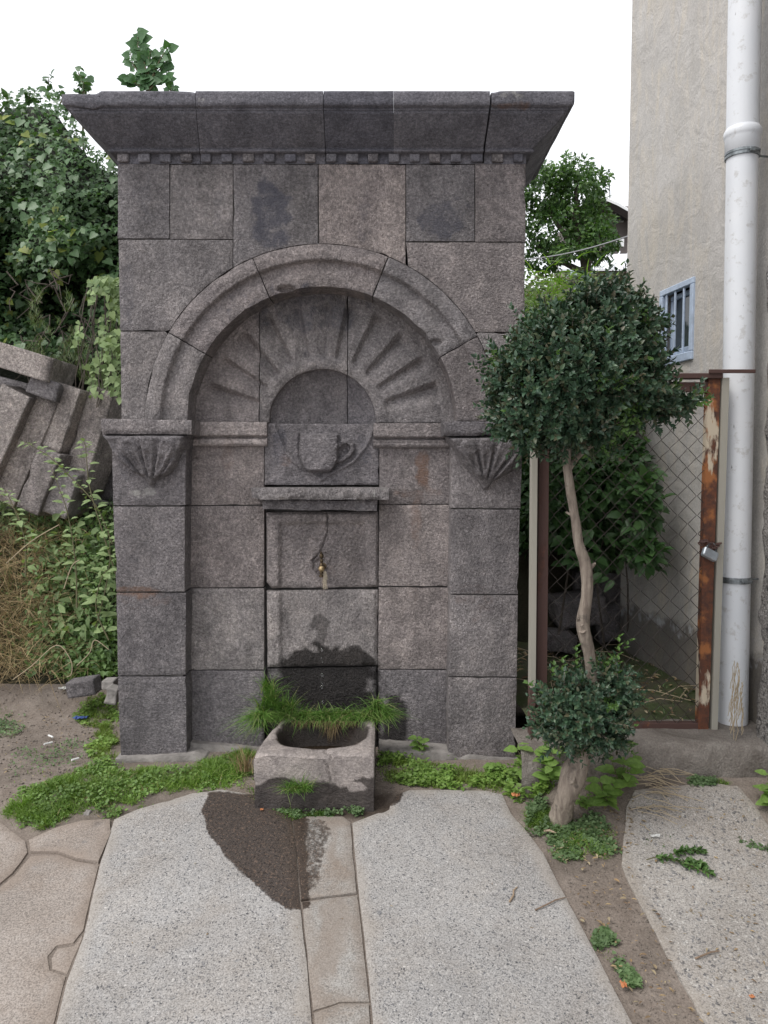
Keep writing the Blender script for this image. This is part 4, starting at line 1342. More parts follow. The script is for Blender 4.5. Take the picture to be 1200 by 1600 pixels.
for t in (.30, .56, .83):
    s = ws0 + (ws1 - ws0) * t
    MB().box(wp(s, (wz0 + wz1) / 2, .0), (.011, .009, wz1 - wz0 - fw * 1.2), rot=WM, b=.002).build('bar', M['blue'], wroot)

# ledge and enclosure floor
M['ledge'] = ground_mat('worn_ledge_concrete', (.20, .175, .155), (.27, .245, .22), (.135, .115, .10), scale=14, bdist=.022)
LZ = P(1060, 1163, 2.70)[2]
lx0, lx1 = P(811, 1165, 2.72)[0] + .005, P(1172, 1172, 2.70)[0] + .12
nxs, nys = 70, 16
vs = []; fs = []
profL = [(2.68, -.1), (2.684, -.02), (2.688, .04), (2.69, .10), (2.695, LZ - .03), (2.703, LZ - .008), (2.722, LZ), (2.75, LZ + .002), (2.80, LZ + .002), (2.86, LZ + .003), (2.95, LZ + .004)]
for i in range(nxs + 1):
    x = lx0 + (lx1 - lx0) * i / nxs
    for (y, z) in profL:
        n1 = float(fbm(x * 9, y * 9, z * 9, 4)); e = 1 if .02 < z < LZ + .001 else .3
        dip = -.03 * float(sstep(.30, .0, (x - lx0))) 
        vs.append((x, y + .010 * n1 * e + .006 * float(vnoise(x * 40, y * 40, z * 40)) * e, z + .005 * n1 + (dip if z > .05 else 0)))
m_n = len(profL)
for i in range(nxs):
    for j in range(m_n - 1):
        a = i * m_n + j
        fs.append((a, a + m_n, a + m_n + 1, a + 1))
tag(mk('ledge', vs, fs, M['ledge'], None), 'low rough concrete ledge under the rusty gate and drainpipe', 'ledge', kind='structure')
X, Yv = np.meshgrid(np.linspace(.56, 1.5, 50), np.linspace(2.94, 4.7, 70))
V = np.stack((X.ravel(), Yv.ravel(), (LZ + .003 + .012 * fbm(X * 5, Yv * 5, 3) + .0 * X).ravel()), 1)
ii = np.arange(X.size).reshape(X.shape)
F = np.stack((ii[:-1, :-1].ravel(), ii[:-1, 1:].ravel(), ii[1:, 1:].ravel(), ii[1:, :-1].ravel()), 1)
tag(mk('enclosure_floor', V, F, M['moss_floor'], None), kind='structure')

# drainpipe
def pipe_mat():
    m, nt, b = newmat('white_plastic_pipe')
    v = coords(nt); vs = coords(nt, (1, 1, .25))
    c = mixc(nt, ramp(nt, noise(nt, v, 3, 3), [(.4, 0), (.7, 1)]), (.68, .70, .73), (.74, .75, .77))
    c = mixc(nt, ramp(nt, noise(nt, v, 26, 4, .7), [(.57, 0), (.68, .4)]), c, (.35, .32, .28))
    c = mixc(nt, ramp(nt, noise(nt, coords(nt, (90, 90, 18)), 1, 3, .6), [(.70, 0), (.73, .7)]), c, (.10, .10, .10))
    nt.links.new(c, b.inputs['Base Color']); b.inputs['Roughness'].default_value = .38
    b.inputs['Specular IOR Level'].default_value = .4
    return m
M['pipe'] = pipe_mat()
M['clamp'] = simple_mat('galvanised_clamp', (.22, .24, .25), .45, .7, nscale=50, namp=.4)
PYp = 2.93
pb, pt_ = P(1140, 1143, PYp), P(1166, 20, PYp)
pr = (P(1183, 300, PYp)[0] - P(1135, 300, PYp)[0]) / 2
pxc = P(1159, 300, PYp)[0]
pxb = P(1145, 1100, PYp)[0]
pipe = empty('drainpipe', (pxb, PYp, LZ), 'white plastic drainpipe running up the house wall beside the gate', 'drainpipe')
def pxx(z):
    return pxb + (pxc - pxb) * (z - .25) / 1.9
mb = MB()
zj = P(1160, 240, PYp)[2]; zj2 = P(1160, 200, PYp)[2]
mb.tube([(pxx(LZ), PYp, LZ + .004), (pxx(1), PYp, 1.0), (pxx(zj), PYp, zj)], pr * .97, 32)
mb.build('lower_pipe', M['pipe'], pipe, smooth=True)
mb = MB(); mb.tube([(pxx(zj + .02), PYp, zj + .02), (pxx(4.0), PYp, 4.0), (pxx(5.8), PYp, 5.8)], pr, 32)
mb.build('upper_pipe', M['pipe'], pipe, smooth=True)
mb = MB(); mb.lathe((pxx(zj), PYp, zj), (0, 0, 1), [(0, pr * .98), (.004, pr * 1.06), (.05, pr * 1.08), (.058, pr * 1.13), (.062, pr * 1.16), (.078, pr * 1.16), (.084, pr * 1.10), (.09, pr * 1.03)], 32)
mb.build('socket', M['pipe'], pipe, smooth=True)
def clamp(z):
    for dz in (-.008, .006):
        pass
    mb = MB()
    mb.lathe((pxx(z), PYp, z - .011), (0, 0, 1), [(0, pr * 1.0), (.0005, pr * 1.07), (.009, pr * 1.07), (.0095, pr * 1.03), (.013, pr * 1.03), (.0135, pr * 1.07), (.022, pr * 1.07), (.0225, pr)], 32)
    mb.box((pxx(z) + pr * .15, PYp - pr * 1.08, z), (.022, .012, .018), b=.003)
    mb.tube([(pxx(z) + pr * .15 - .014, PYp - pr * 1.13, z), (pxx(z) + pr * .15 + .03, PYp - pr * 1.05, z)], .0035, 6)
    mb.tube([(pxx(z) + pr, PYp, z), (pxx(z) + pr + .06, PYp + .01, z)], .004, 6)
    mb.build('clamp', M['clamp'], pipe)
clamp(zj - .008); clamp(P(1140, 905, PYp)[2])

# gate ---------------------------------------------------------------------
def rust_mat(name, paint, amt, rustc=(.16, .055, .025), dark=(.055, .028, .022)):
    m, nt, b = newmat(name)
    v = coords(nt); vs = coords(nt, (1, 1, .35))
    r0 = mixc(nt, ramp(nt, noise(nt, v, 30, 5, .7), [(.35, 0), (.65, 1)]), dark, rustc)
    r0 = mixc(nt, ramp(nt, noise(nt, v, 9, 4), [(.55, 0), (.62, .7)]), r0, (.42, .16, .05))
    f = ramp(nt, noise(nt, vs, 7, 6, .6, .3), [(amt - .015, 0), (amt + .02, 1)])
    c = mixc(nt, f, r0, paint)
    nt.links.new(c, b.inputs['Base Color']); b.inputs['Roughness'].default_value = .8
    bump(nt, b, math_(nt, 'ADD', math_(nt, 'MULTIPLY', f, .8), math_(nt, 'MULTIPLY', noise(nt, v, 200, 3), .5)), .6, .0015)
    return m
M['rust_paint'] = rust_mat('flaking_rusty_paint', (.55, .47, .36), .60)
M['brown_metal'] = rust_mat('brown_painted_steel', (.085, .045, .038), .40, rustc=(.12, .05, .035))
M['speckled'] = rust_mat('speckled_cream_steel', (.36, .34, .29), .32)
M['wire'] = simple_mat('weathered_wire', (.055, .045, .04), .6, .5, nscale=90, namp=.4)
GY = 2.85
gate = empty('mesh_gate', (P(975, 1140, GY)[0], GY, LZ), 'rusty steel gate of chain link mesh closing the gap beside the fountain', 'gate')
def gbar(name, x0, y0, x1, y1, Y, d, mat, b=.0015, parent=None):
    a, c = P(x0, y0, Y), P(x1, y1, Y)
    return MB().box(((a[0] + c[0]) / 2, Y + d / 2, (a[2] + c[2]) / 2), (abs(c[0] - a[0]), d, abs(c[2] - a[2])), b=b).build(name, mat, parent or gate)
def gpost(name, xt, yt_, wt_, xb_, yb_, wb_, Y, d, mat):
    """slightly leaning upright given by its left edge and width, top and foot"""
    a, a2, c2, c = P(xt, yt_, Y), P(xt + wt_, yt_, Y), P(xb_ + wb_, yb_, Y), P(xb_, yb_, Y)
    V = []
    for yy in (Y, Y + d):
        for q in (c, c2, a2, a): V.append((q[0], yy, q[2]))
    return MB().add(V, [(0, 1, 2, 3), (7, 6, 5, 4), (0, 4, 5, 1), (1, 5, 6, 2), (2, 6, 7, 3), (3, 7, 4, 0)]).build(name, mat, gate)
gpost('frame_post', 844, 590, 15, 838, 1132, 16, GY, .035, M['brown_metal'])
gpost('frame_post', 1107, 590, 19, 1091, 1146, 16, GY, .035, M['rust_paint'])
gbar('top_rail', 859, 597, 1107, 612, GY + .004, .028, M['brown_metal'])
gbar('bottom_rail', 855, 1130, 1092, 1145, GY + .004, .028, M['brown_metal'])
# chain link
cw = 29.0; vh = 29.5
xa0, xa1 = 858, 1106
k = 0
x = xa0
rw = random.Random(3)
while x < xa1:
    pts = []
    j = 0; y = 613
    while y < 1131:
        sx = x + (cw / 4 if (j + k) % 2 else -cw / 4) * 1.0
        lean = -(y - 613) * (.028 if x > 975 else .018) + 5 * math.sin(y / 90 + x / 70)
        sx = sx + lean + rw.uniform(-.8, .8)
        q = P(max(xa0 - 3 - (y - 613) * .008, sx), y + rw.uniform(-1.2, 1.2), GY + .012 + .003 * ((j + k) % 2))
        bow = .008 * math.sin(x / 60) * math.sin(y / 130)
        pts.append((q[0], q[1] + bow, q[2]))
        y += vh / 2; j += 1
    # soften each bend
    pp = []
    for i, p in enumerate(pts):
        p = Vector(p)
        if 0 < i < len(pts) - 1:
            a = Vector(pts[i - 1]); c = Vector(pts[i + 1])
            pp += [p.lerp(a, .16), p + (a + c - 2 * p) * .01, p.lerp(c, .16)]
        else: pp.append(p)
    MB().tube(pp, .0013, 5, cap=False).build('wire', M['wire'], gate, smooth=True)
    x += cw / 2; k += 1
# fixed frame either side
ff = empty('steel_surround', (P(835, 1140, GY)[0], GY - .02, LZ), 'speckled cream steel uprights and brown head rail fixed around the mesh gate', 'steel surround')
gate_keep = gate; gate = ff
gpost('upright', 833, 590, 8, 829, 1075, 8, GY - .03, .05, M['speckled'])
gpost('upright', 829, 1075.5, 8, 828, 1150, 8, GY - .03, .05, M['brown_metal'])
gpost('upright', 1129, 590, 11, 1112, 1148, 9, GY - .005, .06, M['speckled'])
gbar('head_rail', 838, 583, 1130, 591, GY - .012, .05, M['brown_metal'], parent=ff)
gbar('wall_strap', 1108, 577, 1181, 583, GY - .02, .006, M['brown_metal'], parent=ff)
gate = gate_keep
# hasp, chain and padlock
pl = P(1109, 866, GY - .03)
lock = empty('padlock', (pl[0], pl[1], pl[2] - .02), 'small grey padlock hanging tilted from a rusty chain on the gate', 'padlock')
M['lockmetal'] = simple_mat('dull_lock_steel', (.42, .46, .50), .4, .6, nscale=40, namp=.2)
rot = Matrix.Rotation(R(28), 3, 'Y') @ Matrix.Rotation(R(-25), 3, 'X')
MB().box(pl, (.058, .022, .036), rot=rot, b=.004).build('lock_body', M['lockmetal'], lock)
sh = []
for i in range(13):
    a = math.pi * i / 12
    q = rot @ Vector((.018 * math.cos(a), 0, .018 + .024 * math.sin(a) + .004))
    sh.append(Vector(pl) + q)
MB().tube(sh, .0042, 8).build('shackle', M['clamp'], lock, smooth=True)
chain = empty('rusty_chain', (pl[0] - .005, pl[1] + .01, pl[2] + .03), 'short rusty chain looped round the gate post above the padlock', 'chain')
rc = random.Random(8)
for i in range(9):
    c_ = Vector(pl) + Vector((-.03 + .0085 * i, .012 + .004 * math.sin(i), .030 + .012 * math.sin(i * .8) + .006))
    Mr = Matrix.Rotation(rc.uniform(0, 3.1), 3, 'X') @ Matrix.Rotation(rc.uniform(-.5, .5), 3, 'Y')
    ring_ = [c_ + Mr @ Vector((.011 * math.cos(a), .0075 * math.sin(a), 0)) for a in [2 * math.pi * k / 10 for k in range(11)]]
    MB().tube(ring_, .0026, 6, cap=False).build('link', M['brown_metal'], chain, smooth=True)
# ================================================================ VEGETATION
def frames(D, Nn):
    D = D / (np.linalg.norm(D, axis=1)[:, None] + 1e-9)
    C = np.cross(Nn, D); C = C / (np.linalg.norm(C, axis=1)[:, None] + 1e-9)
    U = np.cross(D, C)
    return D, C, U
LEAF_T = (np.array([(0, 0, 0), (.35, -.5, .10), (.35, 0, -.02), (.35, .5, .10), (.72, -.34, .06), (.72, 0, -.03), (.72, .34, .06), (1, 0, -.12)]),
          [(0, 1, 2), (0, 2, 3), (1, 4, 5), (1, 5, 2), (2, 5, 6), (2, 6, 3), (4, 7, 5), (5, 7, 6)])
LEAF_S = (np.array([(0, 0, 0), (.5, -.5, .12), (1, 0, -.05), (.5, .5, .12)]), [(0, 1, 2), (0, 2, 3)])
HEART = (np.array([(0, 0, 0), (-.12, -.28, .02), (.12, -.52, .06), (.5, -.40, .04), (1.0, 0, -.10), (.5, .40, .04), (.12, .52, .06), (-.12, .28, .02), (.45, 0, -.05)]),
         [(0, 1, 2), (0, 2, 8), (2, 3, 8), (3, 4, 8), (8, 4, 5), (8, 5, 6), (0, 8, 6), (0, 6, 7)])
# lobed leaf of three points
LOBE = (np.array([(0, 0, 0), (-.05, -.30, .02), (.30, -.62, -.02), (.42, -.28, .05), (1.0, 0, -.12), (.42, .28, .05), (.30, .62, -.02), (-.05, .30, .02), (.38, 0, -.03)]),
         [(0, 1, 8), (1, 2, 3), (1, 3, 8), (8, 3, 4), (8, 4, 5), (8, 5, 7), (5, 6, 7), (0, 8, 7)])
def leaves(Pos, D, Nn, L, Wd, tpl=LEAF_S):
    """arrays -> (V, F)"""
    T, Ft = tpl
    D, C, U = frames(D, Nn)
    n, k = len(Pos), len(T)
    L = np.broadcast_to(L, n)[:, None, None]; Wd = np.broadcast_to(Wd, n)[:, None, None]
    V = Pos[:, None, :] + T[None, :, 0, None] * L * D[:, None, :] + T[None, :, 1, None] * Wd * C[:, None, :] + T[None, :, 2, None] * L * U[:, None, :]
    F = np.array(Ft)[None] + (np.arange(n) * k)[:, None, None]
    return V.reshape(-1, 3), F.reshape(-1, 3)
def join(parts):
    Vs, Fs, b = [], [], 0
    for V, F in parts:
        Vs.append(V); Fs.append(F + b); b += len(V)
    return np.vstack(Vs), np.vstack(Fs)
def rand_dirs(n, r=None):
    r = r or rng
    v = r.normal(size=(n, 3)); return v / np.linalg.norm(v, axis=1)[:, None]
def blades(root, D, L, w, bend=.5, seg=3, r=None):
    """grass blades: root (n,3), direction D (n,3), length, width"""
    r = r or rng
    n = len(root)
    D = D / np.linalg.norm(D, axis=1)[:, None]
    L = np.broadcast_to(L, n); w = np.broadcast_to(w, n)
    side = np.cross(D, np.array((0, 0, 1.0)) + .3 * r.normal(size=(n, 3))); side /= np.linalg.norm(side, axis=1)[:, None] + 1e-9
    hz = D.copy(); hz[:, 2] = 0; hz += .3 * r.normal(size=(n, 3)) * (1, 1, 0); hz /= np.linalg.norm(hz, axis=1)[:, None] + 1e-9
    bend = np.broadcast_to(bend, n) * r.uniform(.4, 1.5, n)
    rows = []
    for i in range(seg + 1):
        t = i / seg
        c = root + D * (L * t)[:, None] + hz * (L * bend * t * t * .6)[:, None] - np.array((0, 0, 1.0)) * (L * bend * t * t * .55)[:, None]
        ww = w * (1 - t * .85) * .5
        if i < seg:
            rows += [c - side * ww[:, None], c + side * ww[:, None]]
        else:
            rows += [c]
    V = np.stack(rows, 1); k = V.shape[1]
    f = []
    for i in range(seg - 1):
        a = 2 * i
        f += [(a, a + 1, a + 3), (a, a + 3, a + 2)]
    a = 2 * (seg - 1)
    f += [(a, a + 1, a + 2)]
    F = np.array(f)[None] + (np.arange(n) * k)[:, None, None]
    return V.reshape(-1, 3), F.reshape(-1, 3)
def sample_poly(poly, n, fn=None, r=None):
    """random ground points inside an outline read off the photograph"""
    r = r or rng
    w = np.array([tuple(G(a, b))[:2] for a, b in poly])
    lo, hi = w.min(0), w.max(0)
    out = []
    for _k in range(60):
        if sum(len(o) for o in out) >= n: break
        p = r.uniform(lo, hi, (n * 3, 2))
        p = p[inpoly(p, w)]
        if fn is not None:
            d = dist_poly(p, w)
            p = p[r.uniform(size=len(p)) < fn(p[:, 0], p[:, 1], d)]
        out.append(p)
    p = np.vstack(out)[:n]
    if len(p) < 3:
        p = r.uniform(w.min(0), w.max(0), (n, 2)); p = p[inpoly(p, w)]
    return np.stack((p[:, 0], p[:, 1], gz(p[:, 0], p[:, 1]) - .012), 1)

M['bark'] = (lambda: None)
def bark_mat(name, a, b_, c_):
    m, nt, b = newmat(name)
    v = coords(nt); vs = coords(nt, (1, 1, .22))
    c = mixc(nt, ramp(nt, noise(nt, vs, 55, 5, .65, .4), [(.38, 0), (.62, 1)]), a, b_)
    c = mixc(nt, ramp(nt, noise(nt, v, 22, 4, .7), [(.56, 0), (.64, .8)]), c, c_)
    nt.links.new(c, b.inputs['Base Color']); b.inputs['Roughness'].default_value = .9
    bump(nt, b, math_(nt, 'ADD', noise(nt, vs, 75, 5, .7), noise(nt, v, 25, 3)), .9, .005)
    return m
M['bark'] = bark_mat('boxwood_bark', (.17, .135, .11), (.32, .27, .22), (.10, .085, .07))
M['bark_dark'] = bark_mat('dark_bark', (.07, .055, .045), (.13, .11, .09), (.05, .04, .035))
M['stem'] = simple_mat('green_brown_stem', (.13, .12, .06), .7)
M['box_leaf'] = leaf_mat('boxwood_leaf', [(.030, .062, .040), (.050, .100, .058), (.072, .130, .076), (.040, .082, .052), (.085, .135, .075), (.10, .09, .055)], rough=.36, trans=.10, spec=.5)
M['box_new'] = leaf_mat('boxwood_new_leaf', [(.10, .19, .055), (.14, .25, .07), (.08, .15, .05)], rough=.4, trans=.25)
M['grass'] = leaf_mat('lawn_grass', [(0.109, 0.189, 0.034), (0.155, 0.27, 0.047), (0.202, 0.338, 0.068), (0.264, 0.365, 0.095)], rough=.5, trans=.3)
M['grass_y'] = leaf_mat('yellow_grass', [(.13, .21, .035), (.18, .27, .05), (.22, .32, .07), (.28, .33, .11)], rough=.5, trans=.3)
M['grass_trough'] = leaf_mat('trough_grass', [(0.081, 0.175, 0.036), (0.121, 0.25, 0.048), (0.162, 0.312, 0.066), (0.216, 0.362, 0.096), (0.432, 0.4, 0.204)], rough=.45, trans=.28)
M['clover'] = leaf_mat('ground_cover_leaf', [(0.105, 0.182, 0.046), (0.154, 0.26, 0.065), (0.21, 0.325, 0.091)], rough=.5, trans=.25)
M['clover_bright'] = leaf_mat('bright_ground_leaf', [(.14, .25, .05), (.19, .31, .07), (.24, .36, .09), (.12, .2, .04)], rough=.5, trans=.3)
M['creeper'] = leaf_mat('grey_green_creeper', [(.08, .14, .055), (.12, .19, .08), (.17, .25, .12)], rough=.6, trans=.2)
M['dry'] = leaf_mat('dry_grass', [(0.25, 0.175, 0.096), (0.375, 0.275, 0.156), (0.475, 0.375, 0.216), (0.188, 0.125, 0.072)], rough=.8, trans=.1)
M['weed'] = leaf_mat('weed_leaf', [(0.077, 0.135, 0.046), (0.119, 0.203, 0.065), (0.168, 0.27, 0.091), (0.14, 0.216, 0.104)], rough=.55, trans=.25)
M['weed_pale'] = leaf_mat('pale_weed_leaf', [(0.15, 0.216, 0.096), (0.213, 0.3, 0.132), (0.275, 0.36, 0.168), (0.125, 0.18, 0.072)], rough=.6, trans=.25)
M['vine'] = leaf_mat('vine_leaf', [(0.048, 0.102, 0.04), (0.072, 0.144, 0.052), (0.096, 0.18, 0.069), (0.06, 0.12, 0.057), (0.132, 0.228, 0.081)], rough=.42, trans=.22, spec=.45)
M['vine_yellow'] = leaf_mat('yellow_vine_leaf', [(.22, .30, .06), (.30, .34, .08), (.16, .24, .06)], rough=.5, trans=.3)
M['tree_leaf'] = leaf_mat('tree_leaf', [(.045, .10, .035), (.07, .14, .045), (.10, .19, .06), (.14, .24, .07)], rough=.45, trans=.28)
M['bush_far'] = leaf_mat('far_bush_leaf', [(.08, .12, .05), (.12, .18, .07), (.17, .22, .10), (.15, .13, .09)], rough=.6, trans=.25)
M['fern'] = leaf_mat('bright_frond', [(.12, .22, .04), (.18, .30, .06), (.22, .34, .09)], rough=.5, trans=.35)
M['shade_leaf'] = leaf_mat('shrub_leaf', [(.035, .08, .03), (.055, .12, .04), (.075, .15, .05)], rough=.45, trans=.25)
M['broad'] = leaf_mat('broad_weed_leaf', [(0.13, 0.24, 0.054), (0.182, 0.312, 0.072), (0.221, 0.348, 0.096), (0.156, 0.276, 0.072)], rough=.5, trans=.3)

def twigs(centre, rad, n_tw, r, L=(.05, .11), leaf=.02, lw=.011, gap=.011, up=.25, inner=.35, deform=None, tips=0.0, tpl=LEAF_T, keep=None):
    """shoots that leave a lumpy ellipsoid volume, with opposite leaf pairs. Returns leaf V,F, tip V,F, twig list"""
    c = np.array(centre); rad = np.array(rad)
    d = rand_dirs(n_tw, r)
    rr = (inner + (1 - inner) * r.uniform(0, 1, n_tw) ** .55)
    lump = 1 + .16 * fbm(d[:, 0] * 2.2 + c[0], d[:, 1] * 2.2, d[:, 2] * 2.2, 2)
    base = c + d * rad * (rr * lump)[:, None]
    if deform is not None: base = deform(base)
    dirs = d * (1, 1, .8) + np.array((0, 0, up)) + .5 * rand_dirs(n_tw, r)
    dirs /= np.linalg.norm(dirs, axis=1)[:, None]
    Ls = r.uniform(*L, n_tw)
    if keep is not None:
        kk = keep(base); base, dirs, Ls = base[kk], dirs[kk], Ls[kk]; n_tw = len(base)
    Pp, Dd, Nn, LL, tip = [], [], [], [], []
    sx = np.cross(dirs, rand_dirs(n_tw, r)); sx /= np.linalg.norm(sx, axis=1)[:, None]
    sy = np.cross(dirs, sx)
    mx_ = int(L[1] / gap) + 1
    for j in range(mx_):
        ok = (j * gap) < Ls
        t = j * gap
        pos = base[ok] + dirs[ok] * t
        s = sx[ok] if j % 2 else sy[ok]
        fr = t / Ls[ok]
        for sg in (-1, 1):
            Pp.append(pos); Dd.append(s * sg * (1 - .35 * fr)[:, None] + dirs[ok] * (.55 + .5 * fr)[:, None] + .22 * rand_dirs(len(pos), r))
            Nn.append(dirs[ok] + .3 * rand_dirs(len(pos), r)); LL.append(leaf * r.uniform(.75, 1.2, len(pos)) * (1 - .35 * fr))
            tip.append(fr)
    Pp, Dd, Nn, LL, tip = map(np.concatenate, (Pp, Dd, Nn, LL, tip))
    return Pp, Dd, Nn, LL, tip, base, dirs, Ls

# ---- boxwood tree
bt = G(882, 1262)
box = empty('boxwood_tree', (bt[0], bt[1], bt[2] - .01), 'clipped boxwood tree with crooked bare trunk and two leafy balls in front of the gate', 'tree')
rr0 = np.random.default_rng(21)
BY = 2.46
def BP(px, py, Y): return Vector(P(px, py, Y))
tr_path = [BP(868, 1305, 2.55), BP(876, 1275, 2.53), BP(884, 1248, 2.50), BP(894, 1215, 2.49), BP(908, 1185, 2.49), BP(922, 1150, 2.50), BP(929, 1105, 2.50), BP(926, 1060, 2.49), BP(920, 1020, 2.48), BP(911, 975, 2.47), BP(918, 925, 2.46), BP(916, 890, 2.46),
           BP(905, 850, 2.46), BP(898, 805, 2.46), BP(890, 760, 2.45), BP(886, 715, 2.45), BP(892, 670, 2.45), BP(905, 620, 2.45)]
rad_ = [.038, .036, .031, .040, .034, .030, .024, .021, .019, .021, .0175, .018, .0155, .0145, .013, .013, .011, .007]
def smooth_path(pts, rad, k=5):
    out, ro = [], []
    n = len(pts)
    for i in range(n - 1):
        p0, p1, p2, p3 = pts[max(i - 1, 0)], pts[i], pts[i + 1], pts[min(i + 2, n - 1)]
        for j in range(k):
            t = j / k
            out.append(.5 * ((2 * p1) + (p2 - p0) * t + (2 * p0 - 5 * p1 + 4 * p2 - p3) * t * t + (3 * p1 - p0 - 3 * p2 + p3) * t ** 3))
            ro.append(rad[i] * (1 - t) + rad[i + 1] * t)
    out.append(pts[-1]); ro.append(rad[-1])
    return out, ro
def bark_tube(path, rad, n=16, seed=0, amp=.16, k=7):
    p, r_ = smooth_path(path, rad, k)
    mb = MB().tube(p, r_, n)
    V = np.array(mb.v); m = len(p)
    C = np.repeat(np.array([tuple(q) for q in p]), n, 0); C = np.vstack((C, C[:n], C[-n:]))
    dv = V - C
    nn = fbm(V[:, 0] * 38 + seed, V[:, 1] * 38, V[:, 2] * 11, 3)
    V = C + dv * (1 + amp * nn)[:, None]
    mb.v = [tuple(q) for q in V]
    return mb
bark_tube(tr_path, rad_).build('trunk', M['bark'], box, smooth=True)
for (pp, rd) in [([(912, 978), (906, 972), (903, 966)], (.010, .008, .004)), ([(917, 890), (926, 884), (930, 880)], (.010, .007, .003)), ([(899, 808), (884, 800)], (.006, .003)),
                 ([(888, 735), (905, 712), (935, 690), (968, 676)], (.009, .008, .006, .004)), ([(886, 712), (868, 680), (840, 640)], (.009, .007, .004)),
                 ([(895, 660), (930, 600), (945, 540), (940, 470)], (.008, .006, .004, .003)), ([(965, 660), (1030, 650), (1085, 628)], (.006, .004, .002)), ([(910, 985), (913, 990)], (.012, .006)), ([(893, 1218), (902, 1225)], (.015, .008))]:
    mb = bark_tube([BP(a, b, 2.455 + .01 * (i % 2)) for i, (a, b) in enumerate(pp)], list(rd), 10, amp=.1, k=4)
    mb.build('branch', M['bark'], box, smooth=True)
def boxcrown(name, ells, n_per, newfrac, kw=None):
    A, B = [], []
    twm = MB()
    for e in ells:
        (cx_, cy_, Y_, rx, ry, rd, n_) = e
        c = np.array(P(cx_, cy_, Y_)); sc = Y_ / FPX
        kwa = dict(keep=lambda b: fbm(b[:, 0] * 13, b[:, 1] * 13, b[:, 2] * 13, 2) > -.42, L=(.045, .10), leaf=.029, lw=.015, gap=.0125, up=.35, inner=.45)
        if kw: kwa.update(kw)
        Pp, Dd, Nn, LL, tip, base, dirs, Ls = twigs(c, (rx * sc, rd, ry * sc), n_, rr0, **kwa)
        newm = (tip > .55) & (vnoise(Pp[:, 0] * 14, Pp[:, 1] * 14, Pp[:, 2] * 14) > newfrac)
        V, F = leaves(Pp[~newm], Dd[~newm], Nn[~newm], LL[~newm], LL[~newm] * .56, LEAF_T); A.append((V, F))
        if newm.any():
            V, F = leaves(Pp[newm], Dd[newm], Nn[newm], LL[newm], LL[newm] * .5, LEAF_T); B.append((V, F))
        for q in range(0, len(base), 3):
            a = Vector(base[q]); d = Vector(dirs[q])
            twm.tube([a - d * .05, a + d * Ls[q]], [.0014, .0007], 3, cap=False)
    V, F = join(A); mk(name, V, F, M['box_leaf'], box)
    if B:
        V, F = join(B); mk('new_leaves', V, F, M['box_new'], box)
    twm.build('twigs', M['bark'], box)
boxcrown('upper_crown', [
    (900, 598, 2.45, 80, 68, .17, 1050), (952, 535, 2.46, 50, 50, .12, 430), (850, 615, 2.43, 52, 50, .13, 420), (970, 605, 2.46, 48, 44, .12, 360), (815, 568, 2.44, 26, 18, .07, 90),
    (880, 560, 2.45, 56, 40, .13, 340), (938, 488, 2.47, 24, 26, .06, 90), (936, 455, 2.47, 8, 10, .02, 14), (1002, 512, 2.47, 8, 30, .03, 30), (780, 598, 2.43, 8, 14, .03, 22), (802, 632, 2.43, 22, 24, .08, 100),
    (830, 662, 2.43, 38, 26, .10, 200), (900, 668, 2.45, 62, 22, .11, 270), (1008, 560, 2.47, 12, 26, .05, 60), (1005, 636, 2.46, 30, 12, .06, 80), (1050, 632, 2.46, 26, 6, .03, 44), (1075, 628, 2.46, 8, 4, .02, 12),
    (910, 500, 2.46, 22, 30, .06, 60), (868, 500, 2.45, 10, 22, .03, 22), (825, 535, 2.44, 8, 22, .03, 18), (962, 470, 2.48, 6, 18, .02, 12), (980, 490, 2.48, 10, 20, .03, 24)], 0, .52)
boxcrown('lower_crown', [(916, 1112, 2.46, 46, 40, .12, 620), (876, 1080, 2.44, 18, 18, .06, 80), (958, 1078, 2.46, 18, 18, .06, 80), (886, 1142, 2.44, 28, 18, .07, 110), (950, 1142, 2.46, 26, 20, .07, 100), (862, 1110, 2.44, 6, 10, .03, 22), (848, 1072, 2.44, 4, 6, .02, 10)], 0, .32, dict(leaf=.026))
# upright pale shoots on the lower ball
mbv = []
for (x0, y0, x1, y1, n_) in ((966, 1060, 968, 996, 9), (970, 1020, 984, 1002, 3), (902, 1050, 901, 1012, 7), (858, 1120, 848, 1085, 4), (842, 1075, 826, 1068, 4), (880, 1062, 880, 1030, 5), (862, 1062, 866, 1040, 4)):
    a, b_ = BP(x0, y0, 2.42), BP(x1, y1, 2.41)
    for k in range(n_ * 2):
        t = (k // 2 + 1) / n_
        p = a.lerp(b_, t); d = (b_ - a).normalized()
        s = Vector((math.cos(k * 1.57 + (k % 2) * math.pi), math.sin(k * 1.57 + (k % 2) * math.pi), 0)) * (1 if k % 4 < 2 else 1)
        mbv.append((tuple(p), tuple(s * .8 + d * .8), tuple(d), .021))
A_ = np.array([m[0] for m in mbv]); B_ = np.array([m[1] for m in mbv]); C_ = np.array([m[2] for m in mbv]); L_ = np.array([m[3] for m in mbv])
V, F = leaves(A_, B_, C_, L_, L_ * .5, LEAF_T); tag(mk('new_shoots', V, F, M['box_new'], box), kind='stuff')

